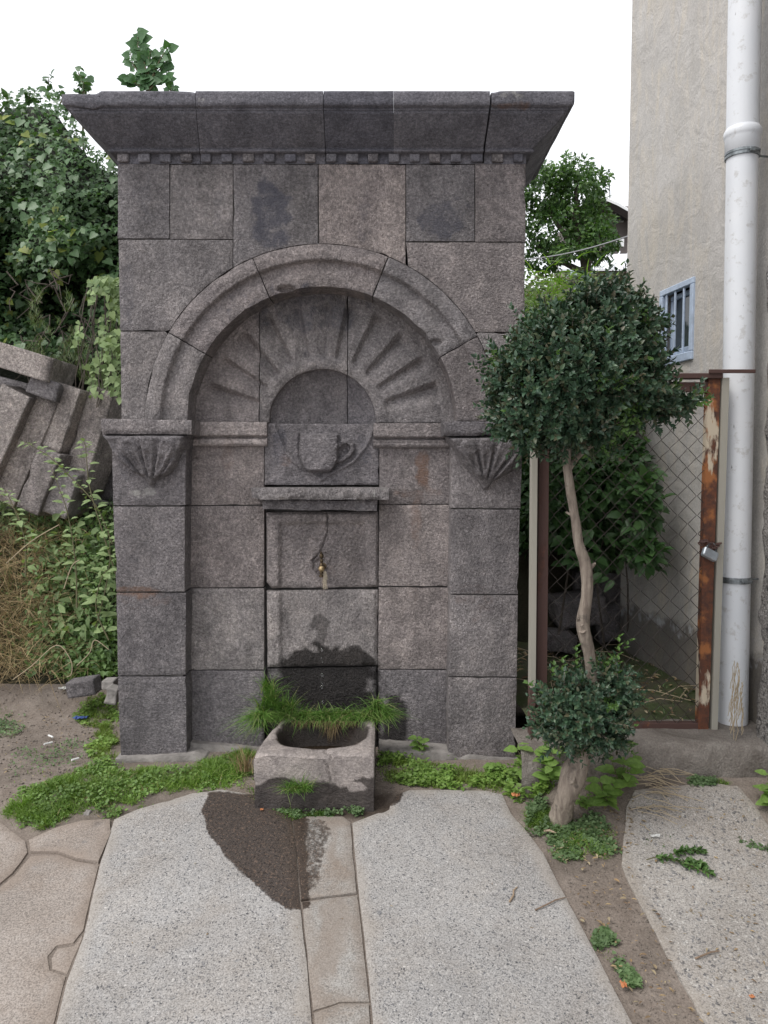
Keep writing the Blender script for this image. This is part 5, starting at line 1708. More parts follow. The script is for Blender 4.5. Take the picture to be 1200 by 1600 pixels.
# ---- grass and ground cover (nobody could count it)
def lawn(name, poly, n_b, L, mat, n_l=0, lmat=None, lsize=.012, lab=None, clump=None, seed=1, up=1.0, lh=.03, wide=.0031, bend=.5):
    r = np.random.default_rng(seed)
    if n_b:
        f = (lambda x, y, d: sstep(.0, .45, d * 9 + .55 * fbm(x * 13, y * 13, seed) ) * sstep(-.95, -.05, fbm(x * 16, y * 16, seed + 4)) * (clump(x, y) if clump is not None else 1))
        p = sample_poly(poly, n_b, f, r)
        edge_d = dist_poly(p[:, :2], np.array([tuple(G(a, b))[:2] for a, b in poly]))
        D = np.stack((.45 * r.normal(size=len(p)), .45 * r.normal(size=len(p)) - .12, np.full(len(p), up)), 1)
        hn = (1 + .55 * fbm(p[:, 0] * 9, p[:, 1] * 9, seed, 2)) * np.clip(.45 + edge_d * 8, 0, 1)
        V, F = blades(p, D, r.uniform(.45, 1.1, len(p)) * L * hn, wide * r.uniform(.7, 1.3, len(p)), bend, 3, r)
        tag(mk(name, V, F, mat), lab, 'grass', kind='stuff')
    if n_l:
        f = (lambda x, y, d: sstep(.0, .5, d * 8 + .6 * fbm(x * 11, y * 11, seed)) * sstep(-.6, .2, fbm(x * 14, y * 14, seed + 9)) * (clump(x, y) if clump is not None else 1))
        p = sample_poly(poly, n_l, f, r)
        hn = .55 + .45 * vnoise(p[:, 0] * 7 + 3, p[:, 1] * 7, seed)
        p[:, 2] += .006 + r.uniform(0, 1, len(p)) * lh * hn
        D = rand_dirs(len(p), r) * (1, 1, .35); Nn = np.array((0, -.35, 1)) + .45 * rand_dirs(len(p), r)
        l = lsize * r.uniform(.55, 1.3, len(p))
        V, F = leaves(p, D, Nn, l, l * .85, HEART)
        tag(mk('ground_cover', V, F, lmat or M['clover']), lab, 'ground cover', kind='stuff')
LAWN = [(0, 1262), (22, 1238), (46, 1226), (78, 1216), (118, 1200), (150, 1188), (182, 1190), (230, 1195), (300, 1190), (345, 1178), (385, 1168), (402, 1180), (402, 1230), (385, 1238), (330, 1234), (290, 1240), (258, 1249), (214, 1262), (176, 1278), (140, 1280), (120, 1264), (96, 1290), (64, 1300), (40, 1302), (12, 1288)]
lawn('lawn_grass', LAWN, 15000, .046, M['grass'], 2400, M['clover'], .011, 'green grass and clover strip along the foot of the fountain', seed=2)
lawn('lawn_grass', [(110, 1120), (135, 1082), (170, 1074), (184, 1072), (186, 1190), (160, 1205), (130, 1170), (150, 1140)], 2600, .045, M['grass_y'], 900, M['clover_bright'], .013, 'bright yellow green tuft at the left side of the fountain', seed=3)
lawn('lawn_grass', [(-60, 1090), (30, 1098), (62, 1108), (48, 1130), (20, 1150), (-60, 1160)], 500, .02, M['grass'], 1200, M['creeper'], .010, 'sparse creeping weed on the bare soil at the left', seed=4)
lawn('lawn_grass', [(20, 1165), (140, 1150), (150, 1190), (60, 1215), (10, 1230)], 130, .02, M['grass'], 320, M['creeper'], .009, 'scattered tiny weeds on the bare soil', seed=5)
lawn('lawn_grass', [(592, 1170), (620, 1176), (700, 1192), (800, 1196), (806, 1232), (780, 1238), (700, 1232), (640, 1230), (604, 1222), (592, 1230)], 3000, .040, M['grass_y'], 3200, M['clover_bright'], .011, 'bright low ground cover between the trough and the right pilaster', seed=6, lh=.05)
lawn('lawn_grass', [(756, 1272), (800, 1262), (830, 1246), (864, 1250), (905, 1262), (960, 1280), (972, 1330), (940, 1345), (880, 1346), (858, 1330), (846, 1312), (800, 1296)], 3200, .036, M['grass'], 2600, M['creeper'], .012, 'creeping weeds around the foot of the boxwood tree', clump=lambda x, y: sstep(-.45, .1, fbm(x * 9, y * 9, 2)), seed=7)
lawn('lawn_grass', [(862, 1186), (870, 1240), (806, 1250), (790, 1240), (810, 1180)], 500, .05, M['grass'], 1200, M['clover_bright'], .016, 'leafy weeds between the boxwood trunk and the right pilaster', seed=17, lh=.07)
lawn('lawn_grass', [(918, 1455), (950, 1452), (978, 1488), (1002, 1540), (985, 1542), (960, 1512), (934, 1490)], 60, .02, M['grass'], 950, M['creeper'], .011, 'small creeping weed growing in the bare soil strip', seed=8, lh=.02)
lawn('lawn_grass', [(1000, 1216), (1080, 1210), (1150, 1212), (1148, 1228), (1010, 1232)], 450, .028, M['grass'], 700, M['creeper'], .010, 'thin weeds along the foot of the concrete ledge', clump=lambda x, y: sstep(-.2, .3, fbm(x * 8, y * 8, 4)), seed=9, lh=.02)
lawn('lawn_grass', [(1148, 1305), (1205, 1322), (1230, 1340), (1165, 1322)], 30, .02, M['grass'], 260, M['creeper'], .012, 'small creeping weed at the right edge of the paving', seed=10, lh=.02)
lawn('lawn_grass', [(1000, 1302), (1060, 1296), (1068, 1318), (1010, 1326)], 40, .015, M['grass'], 160, M['creeper'], .009, 'tiny weed in the worn slab in front of the ledge', seed=11, lh=.012)
lawn('lawn_grass', [(470, 1268), (470, 1276), (580, 1276), (585, 1262), (540, 1258), (500, 1262)], 550, .038, M['grass_trough'], 300, M['creeper'], .009, 'low grass growing at the front foot of the trough', seed=12)
lawn('lawn_grass', [(424, 1246), (418, 1270), (440, 1280), (476, 1276), (474, 1250)], 650, .042, M['grass_trough'], 250, M['creeper'], .010, 'grass clump at the left front foot of the trough', seed=13)
lawn('lawn_grass', [(386, 1228), (398, 1226), (402, 1252), (390, 1254)], 110, .04, M['grass'], 0, None, .01, 'small grass tuft at the left corner of the trough', seed=14)

lawn('lawn_grass', LAWN, 420, .085, M['grass_y'], 0, None, .01, 'taller loose blades standing in the grass strip at the fountain foot', seed=22, bend=.8)
lawn('lawn_grass', LAWN, 260, .05, M['dry'], 0, None, .01, 'dry blades lying in the grass strip at the fountain foot', seed=23, up=.4)
lawn('lawn_grass', [(592, 1170), (620, 1176), (700, 1192), (800, 1196), (806, 1232), (700, 1232), (604, 1222)], 160, .07, M['grass_y'], 0, None, .01, 'loose taller blades between the trough and the right pilaster', seed=24)
# long grass behind the trough, arching over its rim
def tuft(name, roots, D0, L, n, mat, lab, seed, spread=.5, bend=.7, w=.0034, seg=4, cat='grass tuft'):
    r = np.random.default_rng(seed)
    roots = np.array(roots)
    i = r.integers(0, len(roots), n)
    p = roots[i] + r.normal(size=(n, 3)) * (.012, .008, .004)
    D = np.array(D0) + spread * r.normal(size=(n, 3)) * (1, .8, .5)
    V, F = blades(p, D, r.uniform(.5, 1.15, n) * L, w * r.uniform(.6, 1.2, n), bend, seg, r)
    return tag(mk(name, V, F, mat), lab, cat, kind='stuff')
ry = ty1 - .01
rts = [tuple(P(x, 1122 - 3 * math.sin(x * .2), ry)) for x in range(408, 606, 3)]
tuft('trough_grass', rts, (0, -.42, .9), .092, 1900, M['grass_trough'], 'long green grass arching over the back rim of the trough', 31, .42, 1.0)
rts = [tuple(P(x, y, ry + .02)) for x, y in ((412, 1110), (420, 1100), (428, 1105), (438, 1112), (446, 1108), (424, 1090), (418, 1080), (455, 1112))]
tuft('trough_grass', rts, (.02, -.35, 1.0), .115, 560, M['grass_trough'], 'tall grass tuft in the corner left of the trough', 32, .35, .55)
rts = [tuple(P(x, y, ry)) for x, y in ((592, 1108), (600, 1112), (606, 1120), (588, 1100), (584, 1110))]
tuft('trough_grass', rts, (.18, -.5, .8), .085, 340, M['grass_trough'], 'grass tuft spilling over the right back corner of the trough', 33, .45, 1.0)
rts = [tuple(P(x, y, ry - .06)) for x, y in ((402, 1120), (408, 1118), (404, 1132))]
tuft('trough_grass', rts, (-.16, -.55, .6), .085, 300, M['grass_trough'], 'grass hanging down the left side of the trough', 34, .4, 1.2)
rts = [tuple(P(x, 1236, ty0 - .012)) for x in range(452, 480, 3)]
tuft('trough_grass', rts, (-.05, -.35, 1.0), .085, 260, M['grass_trough'], 'grass tuft growing up the front face of the trough', 35, .42, .7)
rts = [tuple(P(x, 1205, 2.85)) for x in (380, 385, 390)]
tuft('dry_grass', rts, (-.1, -.1, 1.0), .13, 60, M['dry'], 'thin dry grass stalks left of the trough', 36, .22, .4, cat='dry grass')
# hanging roots inside the back rim
r = np.random.default_rng(40)
n = 420
p = np.stack((np.linspace(P(440, 1130, ry)[0], P(572, 1130, ry)[0], n), np.full(n, ry - .035) + r.normal(size=n) * .004, np.full(n, TZ - .005)), 1)
tm = sstep(.35, .9, np.exp(-((p[:, 0] - P(518, 1130, ry)[0]) / .028) ** 2) + .35 * r.uniform(size=n))
D = np.stack((.2 * r.normal(size=n), -.25 + .12 * r.normal(size=n), -np.ones(n)), 1)
V, F = blades(p, D, .02 + .06 * tm * r.uniform(.5, 1, n) + .015 * r.uniform(size=n), .0022, .1, 3, r)
tag(mk('hanging_roots', V, F, M['dry']), 'straw coloured roots hanging into the trough under the grass', 'roots', kind='stuff')

# ---- broad leaved weeds: every leaf its own piece
def leaf_mesh(tplV, tplF, name, mat):
    me = bpy.data.meshes.new(name)
    me.from_pydata([tuple(v) for v in tplV], [], tplF)
    for p in me.polygons: p.use_smooth = True
    me.materials.append(mat)
    return me
def big_leaf(nl=6, serr=.06, fold=.10, droop=.25, wid=.62):
    vs, fs = [], []
    for i in range(nl + 1):
        t = i / nl
        w = wid * .5 * (math.sin(math.pi * min(1, t ** .72 * 1.0)) ** .85 if 0 < t < 1 else 0)
        w *= 1 + (serr if i % 2 else -serr)
        z = -droop * t * t
        vs += [(t, -w, z + fold * w * 2), (t, 0, z), (t, w, z + fold * w * 2)]
    for i in range(nl):
        a = 3 * i
        fs += [(a, a + 3, a + 4, a + 1), (a + 1, a + 4, a + 5, a + 2)]
    return vs, fs
BLV, BLF = big_leaf()
broad_me = leaf_mesh(BLV, BLF, 'leaf', M['broad'])
weed_me = leaf_mesh(BLV, BLF, 'leaf', M['weed_pale'])
def leaf_obj(me, parent, pos, d, n_, size, width=1.0):
    d = Vector(d).normalized(); n_ = Vector(n_)
    c = n_.cross(d).normalized(); u = d.cross(c)
    o = bpy.data.objects.new('leaf', me)
    COL.objects.link(o); o.parent = parent
    Mx = Matrix((d * size, c * size * width, u * size)).transposed().to_4x4()
    Mx.translation = Vector(pos) - worldloc(parent)
    o.matrix_local = Mx
    return o
def plant(name, px, py, Y, nst, hgt, size, lab, me, seed, spread=.35, group=None, pairs=3, cat='plant', base_z=None, leanx=0.0, width=1.15):
    r_ = random.Random(seed)
    g_ = G(px, py) if Y is None else Vector(P(px, py, Y))
    root = empty(name, tuple(g_), lab, cat, group)
    mb = MB()
    for s in range(nst):
        az = 2 * math.pi * s / nst + r_.uniform(-.5, .5)
        lean = r_.uniform(.1, 1) * spread
        d = Vector((math.cos(az) * lean + leanx, math.sin(az) * lean - .1, 1)).normalized()
        h_ = hgt * r_.uniform(.6, 1.1)
        pts = [g_ + d * (h_ * t) + Vector((math.cos(az), math.sin(az), 0)) * (.15 * h_ * t * t) for t in (0, .25, .5, .75, 1)]
        mb.tube(pts, [.0028, .0025, .0022, .0018, .0012], 5)
        for k in range(pairs):
            t = .35 + .65 * k / max(1, pairs - 1)
            q = g_ + d * (h_ * t) + Vector((math.cos(az), math.sin(az), 0)) * (.15 * h_ * t * t)
            a0_ = r_.uniform(0, 6.28) + k * 1.57
            for sg in (0, math.pi):
                a = a0_ + sg
                dd = Vector((math.cos(a), math.sin(a), r_.uniform(-.15, .45)))
                leaf_obj(me, root, q, dd, Vector((0, -.3, 1)) + Vector((r_.uniform(-.3, .3), r_.uniform(-.3, .3), 0)), size * r_.uniform(.65, 1.15), width)
    mb.build('stems', M['stem'], root, smooth=True)
    return root
plant('broadleaf_weed', 826, 1222, None, 4, .13, .058, 'bright broadleaf weed left of the boxwood trunk', broad_me, 1)
plant('broadleaf_weed', 860, 1224, None, 4, .13, .062, 'broadleaf weed with drooping leaves just left of the boxwood trunk', broad_me, 2)
plant('broadleaf_weed', 945, 1262, None, 4, .10, .065, 'large leaved weed just right of the boxwood trunk foot', broad_me, 3)
plant('broadleaf_weed', 968, 1240, None, 4, .16, .066, 'tall broadleaf weed between the boxwood tree and the ledge', broad_me, 4, leanx=.15)
plant('broadleaf_weed', 912, 1262, None, 3, .05, .036, 'small round leaved weed at the foot of the boxwood trunk', broad_me, 5)
plant('broadleaf_weed', 656, 1178, None, 3, .06, .036, 'small weed sprouting against the wall right of the trough', broad_me, 6)
plant('broadleaf_weed', 770, 1212, None, 3, .05, .032, 'small leafy weed under the right pilaster', broad_me, 7)
plant('broadleaf_weed', 1204, 1262, None, 4, .10, .055, 'leafy green weed at the foot of the rough rendered wall', broad_me, 8)

# ---- left bank: dead grass, weeds, stalks
rb = np.random.default_rng(51)
_bt = {}
def _btab():
    if not _bt:
        _bt['x'] = np.linspace(-420, 190, 21); _bt['y'] = np.linspace(765, 1066, 15)
        _bt['t'] = np.array([[tuple(G(a, b)) for a in _bt['x']] for b in _bt['y']])
    return _bt
def bank_pts(n, x0, x1, y0, y1, r=rb):
    """points on the bank face spread evenly over the picture box"""
    B = _btab()
    px = r.uniform(x0, x1, n); py = r.uniform(y0, y1, n)
    u = (px + 420) / 610 * 20; v = (py - 765) / 301 * 14
    i = np.clip(u.astype(int), 0, 19); j = np.clip(v.astype(int), 0, 13); fu = (u - i)[:, None]; fv = (v - j)[:, None]; t = B['t']
    p = t[j, i] * (1 - fu) * (1 - fv) + t[j, i + 1] * fu * (1 - fv) + t[j + 1, i] * (1 - fu) * fv + t[j + 1, i + 1] * fu * fv
    return p
n = 15000
p = bank_pts(n, -410, 150, 825, 1062)
keep = rb.uniform(size=n) < np.clip(1.25 - (pix(p[:, 0], p[:, 1], p[:, 2])[0]) / 130, .12, 1)
p = p[keep]; n = len(p)
p = p + np.stack((0 * p[:, 0], -rb.uniform(0, .13, n), rb.uniform(0, .1, n)), 1)
D = rand_dirs(n, rb) * (1, .6, .7) + np.array((0, -.3, .3))
V, F = blades(p, D, rb.uniform(.05, .22, n), .0030, .5, 3, rb)
tag(mk('dead_grass', V, F, M['dry']), 'tangle of brown dead grass on the bank at the left edge', 'dead grass', kind='stuff')
def leafscatter(name, p, size, mat, lab, cat, r, lift=.1, tpl=LEAF_T, wr=.55, nrm=(0, -.7, .7), up=.4, kind='stuff', parent=None):
    n = len(p)
    p = p + np.stack((r.normal(size=n) * .02, -r.uniform(0, 1, n) * lift, r.uniform(0, 1, n) * lift * .6), 1)
    D = rand_dirs(n, r) + np.array((0, -.3, -up * .3)); Nn = np.array(nrm) + .6 * rand_dirs(n, r)
    l = size * r.uniform(.5, 1.35, n)
    V, F = leaves(p, D, Nn, l, l * wr, tpl)
    o = mk(name, V, F, mat, parent)
    return tag(o, lab, cat, kind=kind) if parent is None else o
leafscatter('bank_weeds', bank_pts(2600, 60, 184, 800, 1052), .032, M['weed'], 'dense green weeds covering the bank beside the fountain', 'weeds', rb, .13)
leafscatter('bank_weeds', bank_pts(2600, -410, 70, 770, 850), .034, M['weed_pale'], 'pale green weeds on the bank under the fallen blocks', 'weeds', rb, .14)
leafscatter('bank_weeds', bank_pts(1100, -410, 100, 850, 1055), .024, M['weed'], 'green weeds showing through the dead grass on the bank', 'weeds', rb, .1)
leafscatter('bank_weeds', bank_pts(1500, 95, 184, 985, 1062), .022, M['clover'], 'low green weeds at the foot of the bank by the fountain', 'weeds', rb, .05)
leafscatter('bank_weeds', bank_pts(260, 70, 184, 830, 1000), .060, M['weed_pale'], 'larger pale weed leaves scattered over the bank beside the pilaster', 'weeds', rb, .16)
p = bank_pts(1500, 10, 184, 800, 1055)
D = rand_dirs(len(p), rb) * (1, .6, .4) + np.array((0, -.2, .8))
V, F = blades(p, D, rb.uniform(.08, .26, len(p)), .003, .3, 3, rb)
tag(mk('bank_grass', V, F, M['weed_pale']), 'loose grass stems among the weeds of the bank', 'grass', kind='stuff')
def stalk(path_px, Y, lab, seed, size=.058, n=26, me=None, group='tall weed stalks on the bank'):
    r_ = random.Random(seed)
    pts = [BP(a, b, Y + .02 * i) for i, (a, b) in enumerate(path_px)]
    sp_, _ = smooth_path(pts, [.004] * len(pts), 6)
    root = empty('weed_stalk', tuple(pts[0]), lab, 'weed', group)
    m_ = len(sp_)
    MB().tube(sp_, [.0042 - .003 * i / m_ for i in range(m_)], 5).build('stem', M['stem'], root, smooth=True)
    for k in range(n):
        t = .15 + .85 * (k / n) ** .8
        q = sp_[min(m_ - 1, int(t * (m_ - 1)))]
        a = k * 2.4 + r_.uniform(-.4, .4)
        dd = Vector((math.cos(a), math.sin(a) * .7, r_.uniform(-.3, .5)))
        sz = size * r_.uniform(.6, 1.2) * (1.15 - .55 * t)
        leaf_obj(me or weed_me, root, q + dd * .01, dd, Vector((0, -.5, 1)), sz, .85)
        if k % 2 == 0:
            dd2 = Vector((math.cos(a + 2), math.sin(a + 2), .2))
            leaf_obj(me or weed_me, root, q + dd2 * .012, dd2, Vector((0, -.6, 1)), sz * .6, .8)
stalk([(176, 850), (150, 790), (110, 745), (75, 712), (38, 690)], 3.75, 'long weed stalk leaning left across the fallen blocks', 1, n=34)
stalk([(182, 900), (160, 830), (140, 760), (134, 700), (130, 690)], 3.7, 'upright weed stalk nearest the capital, in front of the blocks', 2, n=26)
stalk([(120, 950), (118, 880), (105, 800), (80, 730)], 3.7, 'weed stalk rising before the middle of the fallen blocks', 3, n=26)
stalk([(40, 900), (38, 840), (20, 790), (8, 765)], 3.7, 'weed stalk at the left edge below the fallen blocks', 4, n=26)
stalk([(150, 980), (165, 920), (172, 870), (170, 830)], 3.6, 'broad leaved weed stalk touching the left pilaster', 5, size=.075, n=20)
stalk([(170, 1000), (150, 950), (160, 900), (172, 890)], 3.55, 'drooping weed stalk low against the left pilaster', 6, size=.07, n=16)
# bent dry stems
M['straw'] = simple_mat('pale_straw', (.42, .34, .23), .8)
for (pp, lab) in [([(10, 880), (50, 845), (92, 820)], 'pale dry stem slanting across the upper bank'), ([(20, 1062), (50, 1040), (88, 1008), (110, 1030), (112, 1052), (104, 1058)], 'pale bent dry stem arching over the bare soil'),
                  ([(120, 1040), (140, 1020), (148, 1000), (170, 1015)], 'forked dry stem at the foot of the bank'), ([(100, 920), (112, 885), (124, 875)], 'thin dry stem among the green weeds')]:
    pts = [BP(a, b, 3.62) for a, b in pp]
    if len(pts) > 2: pts, _ = smooth_path(pts, [1] * len(pts), 4)
    tag(MB().tube(pts, .0022, 5).build('dry_stem', M['straw'], smooth=True), lab, 'dry stem')

# ---- fallen carved blocks leaning on the bank
def rock(name, cx_, cy_, Y, w, h, dep, ang, lab, seed, mat=None, chip=.012, group='fallen stone blocks piled on the bank', yaw=0, pitch_=0, sub=13):
    c = Vector(P(cx_, cy_, Y)); sc = Y / FPX / 1.0
    hx, hy, hz = w * sc / 2 * .80, dep / 2, h * sc / 2
    import bmesh
    bm = bmesh.new()
    bmesh.ops.create_cube(bm, size=1)
    bmesh.ops.subdivide_edges(bm, edges=bm.edges, cuts=sub, use_grid_fill=True)
    V = np.array([tuple(v.co) for v in bm.verts]) * 2
    F = [tuple(v.index for v in f.verts) for f in bm.faces]
    bm.free()
    # round the edges
    a = np.abs(V); srt = np.sort(a, 1)
    V = V * (hx, hy, hz)
    ab = np.array((hx, hy, hz)) - np.abs(V); sb = np.sort(ab, 1); e = sstep(.03, .0, sb[:, 1])
    nn = fbm(V[:, 0] * 9 + seed * 3.3, V[:, 1] * 9, V[:, 2] * 9, 4)
    ch = sstep(.25, .8, vnoise(V[:, 0] * 7 + seed, V[:, 1] * 7, V[:, 2] * 7 + 9)) * e
    nrm = V / np.linalg.norm(V, axis=1)[:, None]
    V = V + nrm * (.004 * nn - chip * 1.3 * ch + chip * .25 * e)[:, None]
    Mr = np.array(Matrix.Rotation(R(ang), 3, 'Y') @ Matrix.Rotation(R(yaw), 3, 'Z') @ Matrix.Rotation(R(pitch_), 3, 'X'))
    V = V @ Mr.T + np.array(c)
    m_ = np.zeros((len(V), 3)); m_[:, 2] = .5 * sstep(.2, .7, fbm(V[:, 0] * 5, V[:, 1] * 5, V[:, 2] * 5 + seed, 3))
    return tag(mk(name, V, F, mat or M['stone_rubble'], marks=m_), lab, 'stone block', group)
RK = dict()
# ang >0 tips the top to the right
rock('fallen_block', 40, 566, 4.40, 150, 36, .34, 17, 'long fallen block lying across the top of the pile', 1)
rock('fallen_block', 78, 608, 4.34, 56, 28, .16, 20, 'small greenish stone wedged under the top block', 2, mat=M['stone'], chip=.02, sub=6)
rock('fallen_block', 4, 690, 4.34, 58, 168, .20, 26, 'pale rough fallen block at the left edge of the pile', 3, chip=.018)
rock('fallen_block', 52, 706, 4.42, 42, 172, .20, 25, 'long smooth leaning block, second from the left', 4)
rock('fallen_block', 108, 655, 4.42, 48, 98, .20, 20, 'reddish short block at the top middle of the leaning row', 5, mat=M['stone_rubble'], yaw=-10)
rock('fallen_block', 76, 752, 4.36, 46, 98, .20, 22, 'light grey leaning block under the reddish one', 6, yaw=-8)
rock('fallen_block', 152, 690, 4.48, 50, 160, .22, 19, 'leaning block with a pale ridge nearest the fountain', 7, yaw=-12)
rock('fallen_block', 112, 768, 4.45, 50, 70, .34, 18, 'dark block low in the pile behind the weed stalks', 8, mat=M['stone'])
rock('fallen_block', -60, 690, 4.36, 60, 200, .34, 24, 'fallen block just outside the left edge', 9)
rock('fallen_block', 20, 640, 4.85, 260, 90, .3, 14, 'shadowed block at the back of the fallen pile', 10, mat=M['stone_dark'])  # dark stone set behind so the gaps read as shade
rock('fallen_block', 185, 720, 4.85, 120, 120, .3, 10, 'dark block hidden behind the left capital', 11, mat=M['stone_dark'])
# rubble behind the gate
rock('rubble_stone', 900, 950, 4.2, 90, 40, .3, -8, 'dark grey stone lying behind the mesh gate at the left', 12, mat=M['stone_dark'], group='stones behind the gate', sub=6)
rock('rubble_stone', 965, 965, 4.3, 110, 46, .3, -12, 'long dark stone lying behind the mesh gate in the middle', 13, mat=M['stone_dark'], group='stones behind the gate', sub=6)
rock('rubble_stone', 940, 915, 4.5, 130, 44, .3, 4, 'upper dark stone behind the mesh gate under the shrub', 14, mat=M['stone_dark'], group='stones behind the gate', sub=6)
rock('rubble_stone', 870, 1000, 4.0, 60, 26, .2, 6, 'small dark stone behind the gate near the left post', 15, mat=M['stone_dark'], group='stones behind the gate', sub=6)

# small loose things on the soil
rock('loose_stone', 132, 1072, 3.62, 50, 22, .09, -9, 'dark pitted stone lying on the bare soil by the bank', 20, mat=M['stone_dark'], group='', chip=.02, sub=7)
rock('loose_stone', 178, 1084, 3.35, 22, 24, .07, 10, 'pale stone tucked against the left pilaster', 21, mat=M['mortar'], group='', chip=.02, sub=6)
rock('loose_stone', 172, 1068, 3.45, 20, 12, .06, 0, 'small pale stone behind the grass tuft by the pilaster', 22, mat=M['mortar'], group='', chip=.02, sub=5)
rock('loose_stone', 137, 1270, 2.52, 14, 6, .03, 4, 'small pale stone at the edge of the lawn by the slab', 23, mat=M['mortar'], group='', chip=.01, sub=4)
# ---- vine covered mass behind, left
rv_ = np.random.default_rng(61)
vine = empty('climbing_vine', (-1.9, 5.6, float(gz(-1.9, 5.6))), 'dense dark green climbing vine smothering the slope left of the fountain', 'vine')
VTOP = [(-620, 160), (-400, 110), (-260, 90), (-120, 120), (0, 150), (30, 142), (60, 140), (85, 148), (110, 185), (150, 235), (190, 250), (260, 200), (330, 190)]
def vine_depth(px, py):
    return 5.35 + .5 * vnoise(px / 95, py / 95, 1.0) + .18 * vnoise(px / 30, py / 30, 5.0) - .0008 * (py - 300)
# lumpy mass under the leaves, coloured dark for the vine's inner shade
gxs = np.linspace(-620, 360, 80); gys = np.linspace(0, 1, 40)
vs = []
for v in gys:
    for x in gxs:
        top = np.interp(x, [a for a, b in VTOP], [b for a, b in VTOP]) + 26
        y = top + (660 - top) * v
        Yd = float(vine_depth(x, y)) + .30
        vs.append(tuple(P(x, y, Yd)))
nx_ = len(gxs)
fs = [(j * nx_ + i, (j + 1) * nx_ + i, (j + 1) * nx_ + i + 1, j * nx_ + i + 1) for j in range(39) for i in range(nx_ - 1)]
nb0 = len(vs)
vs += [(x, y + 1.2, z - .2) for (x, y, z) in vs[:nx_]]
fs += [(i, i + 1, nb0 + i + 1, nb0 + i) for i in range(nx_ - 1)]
M['vine_core'] = simple_mat('dark_vine_shade', (.030, .034, .022), .95, nscale=12, namp=.6, bstr=1, bdist=.05)
mk('shade_mass', vs, fs, M['vine_core'], vine)
def vpoints(n, x0, x1, r, front=.0, thick=.35, ymax=560):
    x = r.uniform(x0, x1, n); 
    top = np.interp(x, [a for a, b in VTOP], [b for a, b in VTOP])
    y = top + (ymax - top) * r.uniform(-.01, 1, n)
    Yd = vine_depth(x, y) - front + thick * r.uniform(-.25, .9, n)
    u, v = (x - 600) / FPX, (800 - y) / FPX
    dy = CP + v * SP; t = Yd / dy
    return np.stack((u * t, Yd, H + (-SP + v * CP) * t), 1)
p = np.vstack((vpoints(20000, -290, 350, rv_), vpoints(4500, -610, -290, rv_)))
D = rand_dirs(len(p), rv_) * .7 + np.array((0, -.35, -.55)); Nn = np.array((0, -.75, .65)) + .5 * rand_dirs(len(p), rv_)
l = rv_.uniform(.022, .052, len(p)) * np.where(vnoise(p[:, 0] * 3, p[:, 2] * 3, 1) > 0, .75, 1.05)
V, F = leaves(p, D, Nn, l, l * 1.0, LOBE)
tag(mk('foliage', V, F, M['vine'], vine), kind='stuff')
p = vpoints(260, -200, 250, rv_, .05, .15)
kk = vnoise(p[:, 0] * 3.3, p[:, 2] * 3.3, 7) > .15; p = p[kk]
D = rand_dirs(len(p), rv_) * .7 + np.array((0, -.35, -.5)); Nn = np.array((0, -.8, .6)) + .4 * rand_dirs(len(p), rv_)
l = rv_.uniform(.04, .075, len(p))
V, F = leaves(p, D, Nn, l, l * .95, HEART)
tag(mk('yellowing_leaves', V, F, M['vine_yellow'], vine), kind='stuff')
# single large leaves at the surface
vl_me = leaf_mesh(HEART[0], HEART[1], 'leaf', M['vine'])
p = vpoints(110, -60, 200, rv_, .16, .12)
for q in p:
    d = Vector((rv_.normal() * .5, -.4, -.7)); leaf_obj(vl_me, vine, q, d, Vector((rv_.normal() * .3, -.9, .45)), rv_.uniform(.045, .07), 1.0)
# ragged sprays on the skyline
mbt = MB(); A = []
for (x0, y0, x1, y1, Yd) in [(70, 150, 75, 118, 5.6), (12, 170, 6, 148, 5.4), (90, 170, 96, 140, 5.6), (40, 160, 44, 146, 5.5), (110, 190, 108, 165, 5.5), (-20, 150, -30, 120, 5.5), (130, 150, 122, 112, 5.0), (128, 145, 136, 125, 5.0)]:
    a, b_ = BP(x0, y0, Yd), BP(x1, y1, Yd)
    mbt.tube([a, a.lerp(b_, .5) + Vector((.02, 0, 0)), b_], [.005, .004, .002], 4)
    nn_ = 16
    t = rv_.uniform(.1, 1.05, nn_)
    p = np.array([tuple(a.lerp(b_, x)) for x in t]) + .02 * rv_.normal(size=(nn_, 3))
    l = rv_.uniform(.025, .055, nn_)
    A.append(leaves(p, rand_dirs(nn_, rv_), np.array((0, -.6, .5)) + .5 * rand_dirs(nn_, rv_), l, l * .9, HEART))
V, F = join(A); mk('skyline_sprays', V, F, M['vine'], vine); tag(mbt.build('spray_stems', M['stem'], vine), kind='stuff')
# thick dark stems low in the mass
mb = MB(); r2 = random.Random(5)
for i in range(26):
    x = r2.uniform(0, 190); y = r2.uniform(400, 560)
    a = Vector(P(x, y, 5.0)); pts = [a]
    for k in range(5): pts.append(pts[-1] + Vector((r2.uniform(-.08, .08), r2.uniform(-.05, .02), r2.uniform(-.12, .03))))
    mb.tube(pts, [.005, .005, .004, .004, .003, .002], 5)
mb.build('bare_stems', M['bark_dark'], vine)
# wispy weeds between vine and blocks
n = 5200
x = rv_.uniform(30, 186, n); y = rv_.uniform(455, 632, n)
p = np.array([tuple(P(a, b, 4.75 + .3 * c)) for a, b, c in zip(x, y, rv_.uniform(-.5, .8, n))])
kk = ((y < 560 + (x - 60) * .55) | (x > 150)) & (fbm(x / 19, y / 24, 3.3) > -.05 - .004 * (y - 520)) & (y > 470 + 30 * vnoise(x / 15, 0 * x, 1)); p = p[kk]; n = len(p)
V1 = blades(p, rand_dirs(n, rv_) * (.6, .5, .3) + np.array((0, -.1, .8)), rv_.uniform(.02, .09, n), .0045, .4, 2, rv_)
tag(mk('wispy_weeds', V1[0], V1[1], M['bush_far']), 'wispy grey green weeds above the fallen blocks', 'weeds', kind='stuff')
